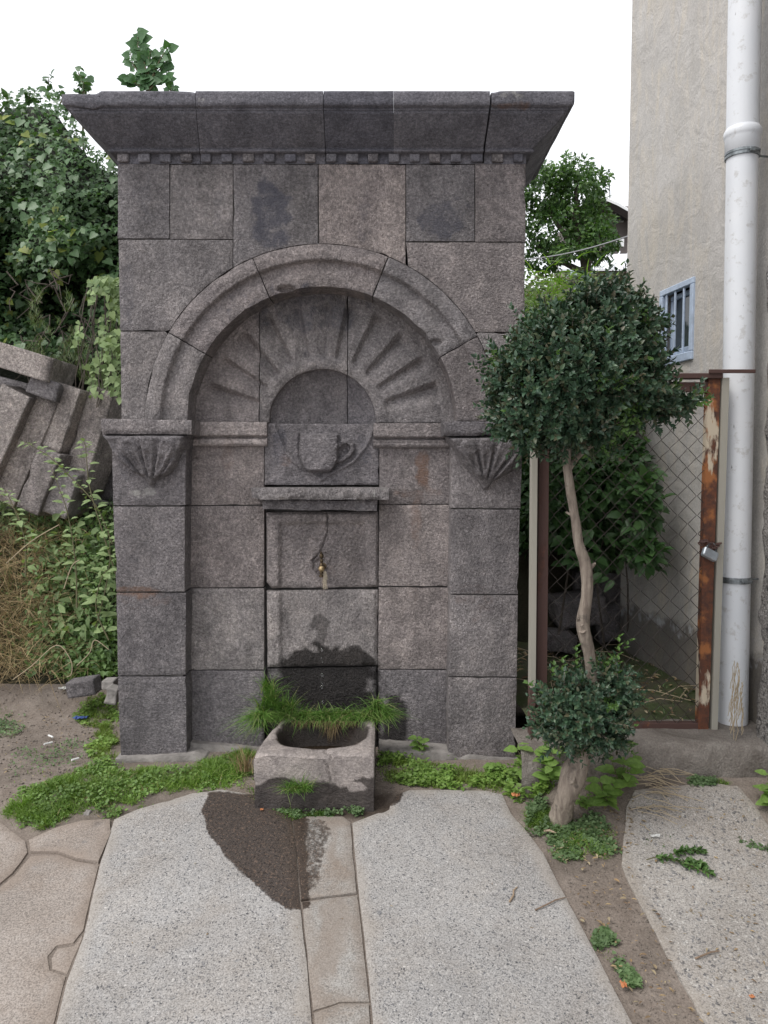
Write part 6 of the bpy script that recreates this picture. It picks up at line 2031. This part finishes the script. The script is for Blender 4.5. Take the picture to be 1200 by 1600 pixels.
# lighter climber hanging beside the fountain edge
n = 900
x = rv_.uniform(118, 192, n); y = 432 + 190 * rv_.uniform(0, 1, n) ** 1.3
p = np.array([tuple(P(a, b, 4.35 + .25 * c)) for a, b, c in zip(x, y, rv_.uniform(-.5, .8, n))])
kk = (fbm(x / 16, y / 22, 8.1) + (x - 150) / 50 > .05) ; p = p[kk]; n = len(p)
l = rv_.uniform(.02, .05, n)
V, F = leaves(p, rand_dirs(n, rv_) * .6 + np.array((0, -.3, -.6)), np.array((0, -.8, .6)) + .4 * rand_dirs(n, rv_), l, l * .9, HEART)
sc_ = empty('pale_climber', (-1.6, 4.4, .8), 'paler climbing vine hanging close beside the left edge of the fountain', 'vine')
tag(mk('foliage', V, F, M['weed_pale'], sc_), kind='stuff')
mb = MB()
for i in range(12):
    xx = 132 + i * 5; a = Vector(P(xx, 440 + r2.uniform(0, 30), 4.4)); pts = [a]
    for k in range(7): pts.append(pts[-1] + Vector((r2.uniform(-.03, .03), r2.uniform(-.02, .02), -.09)))
    mb.tube(pts, [.003] * 8, 4)
mb.build('stems', M['bark_dark'], sc_)

# shoots above the cornice
def shoot(name, px0, py0, paths, Y, lab, seed, size=.052):
    r_ = random.Random(seed)
    b0 = Vector(P(px0, py0, Y))
    root = empty(name, (b0[0], b0[1], b0[2] - .8), lab, 'shoot')
    mb = MB(); mb.tube([b0 - Vector((0, 0, .8)), b0 - Vector((0.02, 0, .3)), b0], [.010, .008, .007], 6)
    for pth in paths:
        pts = [b0] + [Vector(P(a, b, Y + .03 * (i % 3))) for i, (a, b) in enumerate(pth)]
        sp_, _ = smooth_path(pts, [1] * len(pts), 5)
        mb.tube(sp_, [.006 - .004 * i / len(sp_) for i in range(len(sp_))], 5)
        for k in range(2, len(sp_)):
            for q in range(2 if k > 4 else 1):
                a = r_.uniform(0, 6.28)
                d = Vector((math.cos(a), .5 * math.sin(a), r_.uniform(-.5, .4)))
                leaf_obj(vl_me2, root, sp_[k] + d * .012, d, Vector((r_.uniform(-.4, .4), -1.0, .15)), size * r_.uniform(.6, 1.15), 1.0)
    mb.build('stems', M['stem'], root, smooth=True)
M['shoot_leaf'] = leaf_mat('shoot_leaf', [(.075, .16, .07), (.10, .20, .09)], rough=.45, trans=.25)
vl_me2 = leaf_mesh(HEART[0], HEART[1], 'leaf', M['shoot_leaf'])
shoot('vine_shoot', 232, 142, [[(228, 110), (220, 80), (213, 52)], [(240, 115), (252, 90), (262, 76)], [(222, 120), (208, 100), (204, 82)], [(215, 132), (198, 122)], [(246, 128), (262, 124)], [(232, 96), (236, 80)], [(225, 125), (210, 128), (196, 128)], [(238, 122), (250, 108), (258, 98)], [(226, 100), (215, 72), (222, 62)]], 4.3, 'leafy vine shoot standing up behind the left part of the cornice', 3)
shoot('vine_shoot', 132, 145, [[(128, 130), (122, 114)], [(132, 132), (130, 120)]], 5.7, 'tiny vine sprig above the left corner of the cornice', 4, .05)
shoot('vine_shoot', 268, 146, [[(266, 138), (272, 137)]], 4.3, 'single leaf peeping over the cornice top', 5, .03)

# ---- shrub behind the gate
rs = np.random.default_rng(71)
shrub = empty('gate_shrub', tuple(P(950, 1000, 4.0)), 'leafy green shrub growing behind the mesh gate', 'shrub')
def cloud(px, py, Y, rx, ry, rd, n, size, tpl, r, wr=.6, nrm=(0, -.5, .8), droop=.2):
    c = np.array(P(px, py, Y)); sc = Y / FPX
    d = rand_dirs(n, r); rr = r.uniform(.25, 1, n) ** .5
    lump = 1 + .25 * fbm(d[:, 0] * 3 + px, d[:, 1] * 3, d[:, 2] * 3, 2)
    p = c + d * np.array((rx * sc, rd, ry * sc)) * (rr * lump)[:, None]
    D = d * .6 + .7 * rand_dirs(n, r) + np.array((0, -.15, -droop)); Nn = np.array(nrm) + .55 * rand_dirs(n, r)
    l = size * r.uniform(.55, 1.3, n)
    return leaves(p, D, Nn, l, l * wr, tpl)
A = [cloud(930, 750, 3.75, 62, 52, .26, 1100, .050, LEAF_T, rs), cloud(975, 720, 3.75, 34, 40, .16, 420, .05, LEAF_T, rs), cloud(880, 780, 3.7, 45, 60, .22, 600, .055, LEAF_T, rs),
     cloud(1000, 790, 3.42, 26, 58, .09, 260, .065, LEAF_T, rs), cloud(925, 850, 3.75, 50, 40, .2, 300, .06, LEAF_T, rs), cloud(1008, 860, 3.38, 22, 26, .07, 110, .062, LEAF_T, rs)]
V, F = join(A); tag(mk('foliage', V, F, M['shade_leaf'], shrub), kind='stuff')
nettle_me = leaf_mesh(BLV, BLF, 'leaf', M['shade_leaf'])
rr_ = random.Random(72)
for (x, y) in [(1000, 750), (1015, 765), (1020, 735), (990, 770), (1025, 790), (1005, 800), (1018, 815), (995, 830), (1020, 850), (1000, 860), (1030, 870), (885, 860), (895, 880), (910, 850), (930, 870), (940, 895), (955, 905), (880, 840), (925, 825), (950, 840), (975, 745), (965, 800), (985, 850)]:
    for k in range(2):
        a = rr_.uniform(0, 6.28)
        leaf_obj(nettle_me, shrub, P(x + rr_.uniform(-5, 5), y + rr_.uniform(-5, 5), 3.5), (math.cos(a), -.3, -.35 + .3 * math.sin(a)), (rr_.uniform(-.3, .3), -.6, .8), rr_.uniform(.055, .085), .75)
mb = MB()
for i in range(5):
    a = Vector(P(870 + i * 37, 1010, 3.95 + .1 * (i % 2))); b_ = Vector(P(905 + i * 22, 780 + 10 * (i % 4), 3.8))
    mb.tube([a, a.lerp(b_, .5) + Vector((.05 * math.sin(i * 2.2), 0, 0)), b_], [.007, .005, .003], 5)
mb.build('stems', M['bark_dark'], shrub)
# leaf canopy added over the gap to darken it, behind the boxwood
ov = empty('shading_bush', tuple(P(900, 640, 4.6)), 'big overgrown bush filling the gap between the fountain and the house', 'bush')
A = [cloud(890, 640, 4.35, 120, 105, .62, 7500, .055, LEAF_T, rs), cloud(1010, 660, 4.7, 90, 120, .5, 2600, .055, LEAF_T, rs), cloud(835, 760, 4.3, 60, 110, .4, 2200, .05, LEAF_T, rs), cloud(900, 800, 4.5, 110, 60, .3, 2000, .05, LEAF_T, rs)]
V, F = join(A); tag(mk('foliage', V, F, M['shade_leaf'], ov), kind='stuff')  # darker leaf colour chosen to deepen the shade in the gap
mb = MB()
for i in range(14):
    a = Vector(P(830 + i * 16, 930, 4.8)); b_ = Vector(P(820 + i * 15, 620, 4.7))
    mb.tube([a, a.lerp(b_, .5) + Vector((.05 * math.sin(i * 2), 0, 0)), b_], [.014, .010, .005], 5)
mb.build('stems', M['bark_dark'], ov)
# bright fronds
A = []
for (cx_, cy_, n_) in ((838, 478, 70), (862, 455, 50), (880, 462, 50), (955, 455, 40), (848, 500, 60)):
    c = np.array(P(cx_, cy_, 5.2)); 
    p = c + rs.normal(size=(n_, 3)) * (.09, .1, .10)
    A.append(blades(p, rand_dirs(n_, rs) * (1, .5, .3) + np.array((0, 0, .5)), rs.uniform(.08, .2, n_), .014, 1.0, 4, rs))
V, F = join(A)
tag(mk('fern_fronds', V, F, M['fern']), 'bright yellow green fronds behind the right edge of the fountain', 'fern', kind='stuff')
# slope undergrowth behind
A = [cloud(870, 500, 7.0, 90, 50, .8, 1500, .06, LEAF_T, rs), cloud(950, 470, 7.6, 60, 30, .6, 900, .06, LEAF_T, rs), cloud(880, 455, 8.5, 80, 20, .6, 800, .06, LEAF_T, rs)]
V, F = join(A)
tag(mk('hillside_bushes', V, F, M['bush_far']), 'mixed bushes on the slope behind the gap', 'bushes', kind='stuff')
# ---- tree behind
rt_ = np.random.default_rng(81)
TYt = 9.0
tb = P(910, 470, TYt)
tree = empty('walnut_tree', (tb[0], TYt, float(gz(tb[0], TYt))), 'leafy green tree behind the right side of the fountain', 'tree')
tree.name = 'leafy_tree'
bark_tube([Vector((tb[0], TYt, float(gz(tb[0], TYt)) - .1)), BP(914, 470, TYt), BP(916, 420, TYt), BP(905, 370, TYt), BP(890, 320, TYt)], [.10, .07, .06, .045, .02], 8, k=3).build('trunk', M['bark_dark'], tree, smooth=True)
for pth in ([(915, 425), (935, 370), (945, 330)], [(910, 400), (870, 350), (850, 310)], [(905, 370), (900, 300), (905, 268)], [(912, 415), (950, 385), (965, 360)], [(912, 425), (860, 400), (835, 380)]):
    bark_tube([BP(a, b, TYt + .1 * i) for i, (a, b) in enumerate(pth)], [.035, .025, .01], 6, k=3).build('branch', M['bark_dark'], tree, smooth=True)
A = []
for (x, y, rx, ry, n_) in [(855, 300, 40, 40, 800), (900, 310, 45, 42, 900), (905, 262, 24, 16, 160), (928, 285, 22, 22, 220), (934, 376, 24, 34, 420), (958, 378, 8, 16, 60), (870, 360, 48, 42, 900), (920, 350, 38, 34, 560),
                           (850, 405, 34, 24, 380), (890, 395, 30, 10, 160), (890, 250, 10, 10, 30), (948, 275, 8, 8, 20), (840, 270, 16, 18, 120), (870, 275, 20, 16, 160), (800, 330, 40, 60, 500), (760, 300, 40, 60, 400)]:
    A.append(cloud(x, y, TYt + .3 * math.sin(x), rx, ry, rx * TYt / FPX, int(n_ * 1.7), .062, LEAF_S, rt_, .55, (0, -.4, .7), .4))
V, F = join(A); tag(mk('crown', V, F, M['tree_leaf'], tree), kind='stuff')

# ---- far houses
M['white_metal'] = simple_mat('white_roof_sheet', (.80, .81, .83), .5)
M['far_wall'] = simple_mat('far_brown_wall', (.23, .20, .19), .9, nscale=3, namp=.2)
M['far_pink'] = simple_mat('far_pinkish_wall', (.30, .24, .21), .9, nscale=3, namp=.2)
M['far_glass'] = simple_mat('far_window', (.10, .10, .11), .2)
M['far_white'] = simple_mat('far_white_paint', (.75, .75, .75), .6)
HY = 26.0
fh = empty('round_roofed_house', tuple(P(960, 400, HY)), 'distant house with a wide white edged roof high behind the tree', 'house')
mb = MB()
pts_t = [(915, 306), (930, 307), (950, 310), (966, 317), (980, 325), (1010, 345)]
vs, fs = [], []
for (x, y) in pts_t:
    for (dy, Yo) in ((0, 0), (4.5, 0), (12, 2.2), (12.5, 6), (-2, 6)):
        vs.append(tuple(P(x, y + dy, HY + Yo)))
for i in range(len(pts_t) - 1):
    for j in range(5):
        a = i * 5 + j; b_ = i * 5 + (j + 1) % 5
        fs.append((a, a + 5, b_ + 5, b_))
roof = mk('roof', vs, fs, M['far_white'], fh, smooth=False)
sf = MB(); vs2, fs2 = [], []
for (x, y) in pts_t:
    vs2 += [tuple(P(x, y + 4.6, HY + .05)), tuple(P(x, y + 15, HY + .4)), tuple(P(x - 2, y + 17, HY + 2))]
for i in range(len(pts_t) - 1):
    for j in range(2):
        a = i * 3 + j; fs2.append((a, a + 3, a + 4, a + 1))
M['soffit'] = simple_mat('dark_soffit', (.10, .085, .085), .9)
mk('soffit', vs2, fs2, M['soffit'], fh, smooth=False)
a, b_ = P(905, 322, HY + 2), P(1020, 420, HY + 2)
MB().box(((a[0] + b_[0]) / 2, HY + 4, (a[2] + b_[2]) / 2), (b_[0] - a[0], 4, a[2] - b_[2])).build('wall', M['far_wall'], fh)
for (x0, x1) in ((961, 966), (968, 974), (984, 990)):
    a, b_ = P(x0, 334, HY + 1.95), P(x1, 347, HY + 1.95)
    fr = MB().box(((a[0] + b_[0]) / 2, HY + 1.97, (a[2] + b_[2]) / 2), (b_[0] - a[0], .12, a[2] - b_[2])).build('window', M['far_white'], fh)
    MB().box(((a[0] + b_[0]) / 2 , HY + 1.88, (a[2] + b_[2]) / 2), ((b_[0] - a[0]) * .7, .08, (a[2] - b_[2]) * .8)).build('pane', M['far_glass'], fh)
a = P(953, 310, HY); b_ = P(952, 270, HY)
MB().tube([a, b_], .02, 4).build('antenna', M['far_glass'], fh)
# low white roofed house
LY = 15.0
lh_ = empty('white_roofed_house', tuple(P(930, 440, LY)), 'low distant house with a white sheet roof behind the tree', 'house')
vs = [tuple(P(870, 420, LY)), tuple(P(1010, 420, LY)), tuple(P(1010, 396, LY + 2.6)), tuple(P(900, 398, LY + 2.6)), tuple(P(870, 423, LY)), tuple(P(1010, 423, LY))]
mk('roof', vs, [(0, 1, 2, 3), (4, 5, 1, 0)], M['white_metal'], lh_, smooth=False)
mb = MB()
for i in range(9):
    t = i / 8
    a = Vector(P(872 + 136 * t, 419, LY - .01)); b_ = Vector(P(902 + 106 * t, 396, LY + 2.55))
    mb.tube([a + Vector((0, 0, .02)), b_ + Vector((0, 0, .04))], .018, 4)
mb.build('roof_seams', M['white_metal'], lh_)
a, b_ = P(880, 424, LY + .3), P(1010, 470, LY + .3)
MB().box(((a[0] + b_[0]) / 2, LY + 1.5, (a[2] + b_[2]) / 2), (b_[0] - a[0], 2.4, a[2] - b_[2])).build('wall', M['far_pink'], lh_)
a, b_ = P(893, 422, LY - .3), P(914, 432, LY - .3)
MB().box(((a[0] + b_[0]) / 2, LY - .1, (a[2] + b_[2]) / 2), (b_[0] - a[0], .5, (a[2] - b_[2]) * .8)).build('awning', M['blue'], lh_)
a, b_ = P(964, 374, LY + 4), P(974, 386, LY + 4)
MB().box(((a[0] + b_[0]) / 2, LY + 4, (a[2] + b_[2]) / 2), (b_[0] - a[0], .1, a[2] - b_[2])).build('chimney_panel', M['far_white'], lh_)
# overhead cable
c0, c1 = Vector(P(700, 408, 7.0)), Vector(P(990, 366, 8.6))
pts = [c0.lerp(c1, t / 20) - Vector((0, 0, .10 * math.sin(math.pi * t / 20))) for t in range(21)]
M['cable'] = simple_mat('grey_cable', (.35, .35, .36), .6)
tag(MB().tube(pts, .007, 5).build('cable', M['cable'], smooth=True), 'thin grey cable sagging across the tree behind', 'cable')

# ---- litter and small things
def onground(px, py, up=0.0):
    g_ = G(px, py); return Vector((g_[0], g_[1], g_[2] + up))
def stick(p0, p1, rad, mat, lab, cat='twig', group=None, bend=.004):
    a, b_ = onground(*p0, .004), onground(*p1, .004)
    pts = [a, a.lerp(b_, .35) + Vector((bend, 0, .004)), a.lerp(b_, .7) + Vector((-bend, 0, .003)), b_]
    tag(MB().tube(pts, [rad, rad, rad * .9, rad * .6], 6).build('twig', mat, smooth=True), lab, cat, group)
M['twig'] = simple_mat('dead_twig', (.24, .17, .12), .85, nscale=60)
M['wood'] = simple_mat('pale_wood_chip', (.36, .27, .19), .8, nscale=60)
stick((836, 1424), (884, 1404), .0022, M['twig'], 'thin brown twig lying on the pale slab near the soil strip')
stick((796, 1411), (808, 1388), .0030, M['wood'], 'short flat wood splinter on the right pale slab')
stick((1086, 1500), (1124, 1488), .0025, M['twig'], 'dark reddish twig on the worn right slab')
stick((1000, 1290), (1016, 1300), .0016, M['straw'], 'short straw in front of the ledge')
stick((850, 1300), (870, 1303), .0042, M['wood'], 'pale wooden stub lying by the boxwood weeds')
r3 = random.Random(9)
# dry stalks right of the boxwood
mb = MB()
for i in range(46):
    x = r3.uniform(985, 1035); y = r3.uniform(1205, 1275)
    a = onground(x, y, .004 + r3.uniform(0, .02)); ang = r3.uniform(-.9, .5) - .4
    L = r3.uniform(.05, .16)
    b_ = a + Vector((L * math.cos(ang), L * math.sin(ang) * .8, -L * .05))
    b_.z = max(b_.z, float(gz(b_.x, b_.y)) + .002)
    mb.tube([a, a.lerp(b_, .5) + Vector((0, 0, r3.uniform(.003, .02))), b_], .0012, 4, cap=False)
tag(mb.build('dry_stalks', M['straw'], smooth=True), 'spray of dry straw stalks right of the boxwood foot', 'dry stalks', kind='stuff')
mb = MB()
for i in range(40):
    a = Vector(P(1152 + r3.uniform(-8, 10), 1085 + r3.uniform(-55, 45), 2.74))
    pts = [a]
    for k in range(5): pts.append(pts[-1] + Vector((r3.uniform(-.006, .004), r3.uniform(-.004, .004), -.02)))
    mb.tube([q for q in pts if q.z > LZ - .005] if sum(q.z > LZ - .005 for q in pts) > 1 else [Vector((a.x, a.y, LZ)), Vector((a.x + .01, a.y, LZ + .02))], .0011, 4, cap=False)
tag(mb.build('dry_roots', M['straw'], smooth=True), 'bunch of dry roots hanging beside the drainpipe foot', 'dry roots', kind='stuff')
M['debris_leaf'] = leaf_mat('fallen_leaf', [(.28, .17, .09), (.40, .30, .18), (.16, .10, .06), (.45, .38, .26)], rough=.8, trans=.1)
def scatter_litter(poly, n, size, lab, seed, mat=None, cat='fallen leaves'):
    r = np.random.default_rng(seed)
    p = sample_poly(poly, n, None, r); p[:, 2] += .0155
    l = size * r.uniform(.4, 1.4, n)
    V, F = leaves(p, rand_dirs(n, r) * (1, 1, .12), np.array((0, 0, 1)) + .3 * rand_dirs(n, r), l, l * r.uniform(.15, .5, n), LEAF_T)
    tag(mk('fallen_leaves', V, F, mat or M['debris_leaf']), lab, cat, kind='stuff')
scatter_litter([(880, 1340), (965, 1350), (1100, 1600), (990, 1600), (900, 1430)], 110, .016, 'dry leaf bits scattered on the bare soil strip', 91)
scatter_litter([(970, 1260), (1190, 1250), (1200, 1590), (1110, 1600), (980, 1360)], 120, .013, 'dry leaf bits scattered on the worn right slab', 92)
scatter_litter([(870, 1270), (1010, 1240), (1010, 1300), (960, 1350), (860, 1350)], 160, .014, 'dry leaf bits around the boxwood foot', 93)
scatter_litter([(0, 1090), (170, 1090), (120, 1210), (0, 1230)], 130, .012, 'dry bits scattered on the bare soil at the left', 94)
scatter_litter([(200, 1300), (950, 1300), (990, 1600), (90, 1600)], 26, .009, 'few tiny specks of litter on the pale slabs', 95)
r = np.random.default_rng(120)
n = 330
p = np.stack((r.uniform(.62, 1.42, n), r.uniform(2.95, 4.05, n), np.full(n, LZ + .014)), 1)
V, F = leaves(p, rand_dirs(n, r) * (1, 1, .15), np.array((0, 0, 1)) + .4 * rand_dirs(n, r), r.uniform(.012, .05, n), r.uniform(.006, .018, n), LEAF_T)
tag(mk('fallen_leaves', V, F, M['debris_leaf']), 'dead leaves scattered on the mossy floor behind the gate', 'fallen leaves', kind='stuff')
mb = MB()
for i in range(26):
    a = Vector((r.uniform(.65, 1.3), r.uniform(3.1, 4.0), LZ + .015)); an = r.uniform(0, 3.1); L = r.uniform(.1, .35)
    b_ = a + Vector((math.cos(an) * L, math.sin(an) * L * .6, r.uniform(0, .03)))
    mb.tube([a, a.lerp(b_, .5) + Vector((0, 0, .02)), b_], .0022, 4, cap=False)
tag(mb.build('dry_twigs', M['straw'], smooth=True), 'dry twigs lying on the floor behind the gate', 'twigs', kind='stuff')
n = 500
p = np.stack((r.uniform(.6, 1.42, n), r.uniform(2.9, 3.9, n), np.full(n, LZ + .004)), 1)
V, F = blades(p, rand_dirs(n, r) * (.5, .5, .2) + np.array((0, 0, .9)), r.uniform(.01, .035, n), .003, .4, 3, r)
tag(mk('floor_grass', V, F, M['creeper']), 'thin grass sprouting on the mossy floor behind the gate', 'grass', kind='stuff')
# gravel crumbs on soil and along cracks
M['crumb'] = simple_mat('soil_crumb', (.20, .17, .145), .95, nscale=30, namp=.4)
def crumbs(poly, n, size, lab, seed, mat):
    r = np.random.default_rng(seed)
    p = sample_poly(poly, n, None, r); p[:, 2] += .003
    T = np.array([(1, 0, 0), (-1, 0, 0), (0, 1, 0), (0, -1, 0), (0, 0, .7), (0, 0, -.6)], float)
    Ft = np.array([(0, 2, 4), (2, 1, 4), (1, 3, 4), (3, 0, 4), (2, 0, 5), (1, 2, 5), (3, 1, 5), (0, 3, 5)])
    s = size * r.uniform(.3, 1.3, n) ** 1.3
    V = p[:, None] + (T[None] * r.uniform(.6, 1.3, (n, 6, 3))) * s[:, None, None]
    F = Ft[None] + (np.arange(n) * 6)[:, None, None]
    tag(mk('gravel', V.reshape(-1, 3), F.reshape(-1, 3), mat, smooth=False), lab, 'gravel', kind='stuff')
crumbs([(-40, 1070), (184, 1075), (180, 1200), (60, 1225), (-40, 1290)], 1300, .0045, 'crumbs of earth and gravel on the bare soil at the left', 96, M['crumb'])
crumbs([(880, 1340), (965, 1345), (1110, 1620), (1000, 1620), (900, 1430)], 700, .0028, 'gravel crumbs on the bare soil strip', 97, M['crumb'])
crumbs([(970, 1240), (1190, 1235), (1200, 1590), (1110, 1600), (980, 1360)], 260, .0032, 'gravel crumbs on the worn right slab', 98, M['crumb'])
crumbs([(300, 1180), (400, 1165), (420, 1180), (400, 1240), (620, 1240), (700, 1200), (600, 1180)], 700, .005, 'gravel crumbs around the foot of the trough', 99, M['crumb'])
# cut boxwood sprig
sg = onground(1068, 1348)
sp = empty('cut_sprig', tuple(sg), 'cut boxwood sprig lying on the worn right slab', 'sprig')
M['sprig'] = leaf_mat('sprig_leaf', [(.07, .14, .045), (.10, .19, .06), (.13, .22, .07)], rough=.4, trans=.2)
tipsp = [((1010, 1348), (1040, 1345), (1108, 1370)), ((1040, 1345), (1065, 1335), (1096, 1334)), ((1050, 1348), (1080, 1352), (1098, 1358))]
mb = MB(); A = []
for t3 in tipsp:
    q = [onground(a, b, .010) for a, b in t3]
    s_, _ = smooth_path(q, [1] * 3, 10); mb.tube(s_, .0018, 5)
    s2 = s_[6:]
    p = np.repeat(np.array([tuple(x) for x in s2]), 5, 0)
    dv = np.array(tuple((q[2] - q[1]).normalized()))
    D = rand_dirs(len(p), rt_) * (1, 1, .6) + dv * .8 + np.array((0, 0, .3))
    A.append(leaves(p, D, np.array((0, -.2, 1)) + .6 * rand_dirs(len(p), rt_), .022, .010, LEAF_T))
V, F = join(A); mk('leaves', V, F, M['sprig'], sp); mb.build('stems', M['stem'], sp, smooth=True)
# litter items
M['paper'] = simple_mat('white_litter', (.72, .72, .70), .7)
M['bluewrap'] = simple_mat('blue_wrapper', (.06, .10, .28), .35)
M['orange'] = simple_mat('orange_petal', (.48, .19, .08), .8)
M['greyplastic'] = simple_mat('pale_blue_plastic', (.42, .48, .55), .4)
def crumple(px, py, w, h, mat, name, lab, cat, seed, up=.004):
    c_ = onground(px, py, up); r_ = random.Random(seed)
    n = 6; vs, fs = [], []
    for i in range(n + 1):
        for j in range(4):
            vs.append((c_.x + w * (i / n - .5) + r_.uniform(-.1, .1) * w, c_.y + h * (j / 3 - .5) * 1.0 + r_.uniform(-.15, .15) * h, c_.z + r_.uniform(0, .35) * h + .001))
    for i in range(n):
        for j in range(3):
            a = i * 4 + j; fs.append((a, a + 4, a + 5, a + 1))
    o = mk(name, vs, fs, mat, smooth=False)
    md = o.modifiers.new('s', 'SOLIDIFY'); md.thickness = .0012
    return tag(o, lab, cat)
crumple(126, 1124, .06, .035, M['bluewrap'], 'plastic_wrapper', 'crumpled blue plastic wrapper on the bare soil', 'wrapper', 1)
crumple(98, 1078, .035, .03, M['paper'], 'paper_scrap', 'white paper scrap beside the dark stone', 'paper', 2)
crumple(806, 1252, .026, .022, M['orange'], 'orange_petal', 'orange crumpled petal by the weeds on the slab edge', 'petal', 3, .02)
crumple(974, 1542, .014, .02, M['orange'], 'orange_petal', 'orange petal on the soil strip near the bottom', 'petal', 4)
crumple(409, 1267, .010, .01, M['orange'], 'orange_petal', 'tiny orange petal on the wet slab by the trough', 'petal', 5)
crumple(1024, 1309, .03, .015, M['paper'], 'paper_scrap', 'white crumbs of paper on the worn slab before the ledge', 'paper', 6)
crumple(1175, 1560, .012, .01, M['orange'], 'orange_petal', 'small orange petal at the bottom right of the paving', 'petal', 7)
crumple(544, 1245, .0, .0, M['paper'], 'x', 'x', 'x', 8) if False else None
q = onground(933, 1208, .03)
mb = MB().box(q, (.012, .010, .045), rot=Matrix.Rotation(R(-28), 3, 'Y'), b=.002).box(q + Vector((-.018, 0, .004)), (.04, .01, .008), rot=Matrix.Rotation(R(8), 3, 'Y'), b=.002)
tag(mb.build('plastic_bracket', M['greyplastic']), 'pale blue plastic bracket stuck behind the boxwood foot', 'plastic piece')
def butt(p0, p1, lab):
    a, b_ = onground(*p0, .006), onground(*p1, .006)
    tag(MB().tube([a, b_], .0042, 10).build('cigarette_butt', M['paper']), lab, 'cigarette butt', 'cigarette butts on the soil')
butt((69, 1165), (82, 1162), 'white cigarette butt in the middle of the bare soil')
butt((76, 1151), (83, 1154), 'short cigarette butt just above the longer one on the soil')
butt((112, 1190), (123, 1187), 'cigarette butt near the edge of the lawn')
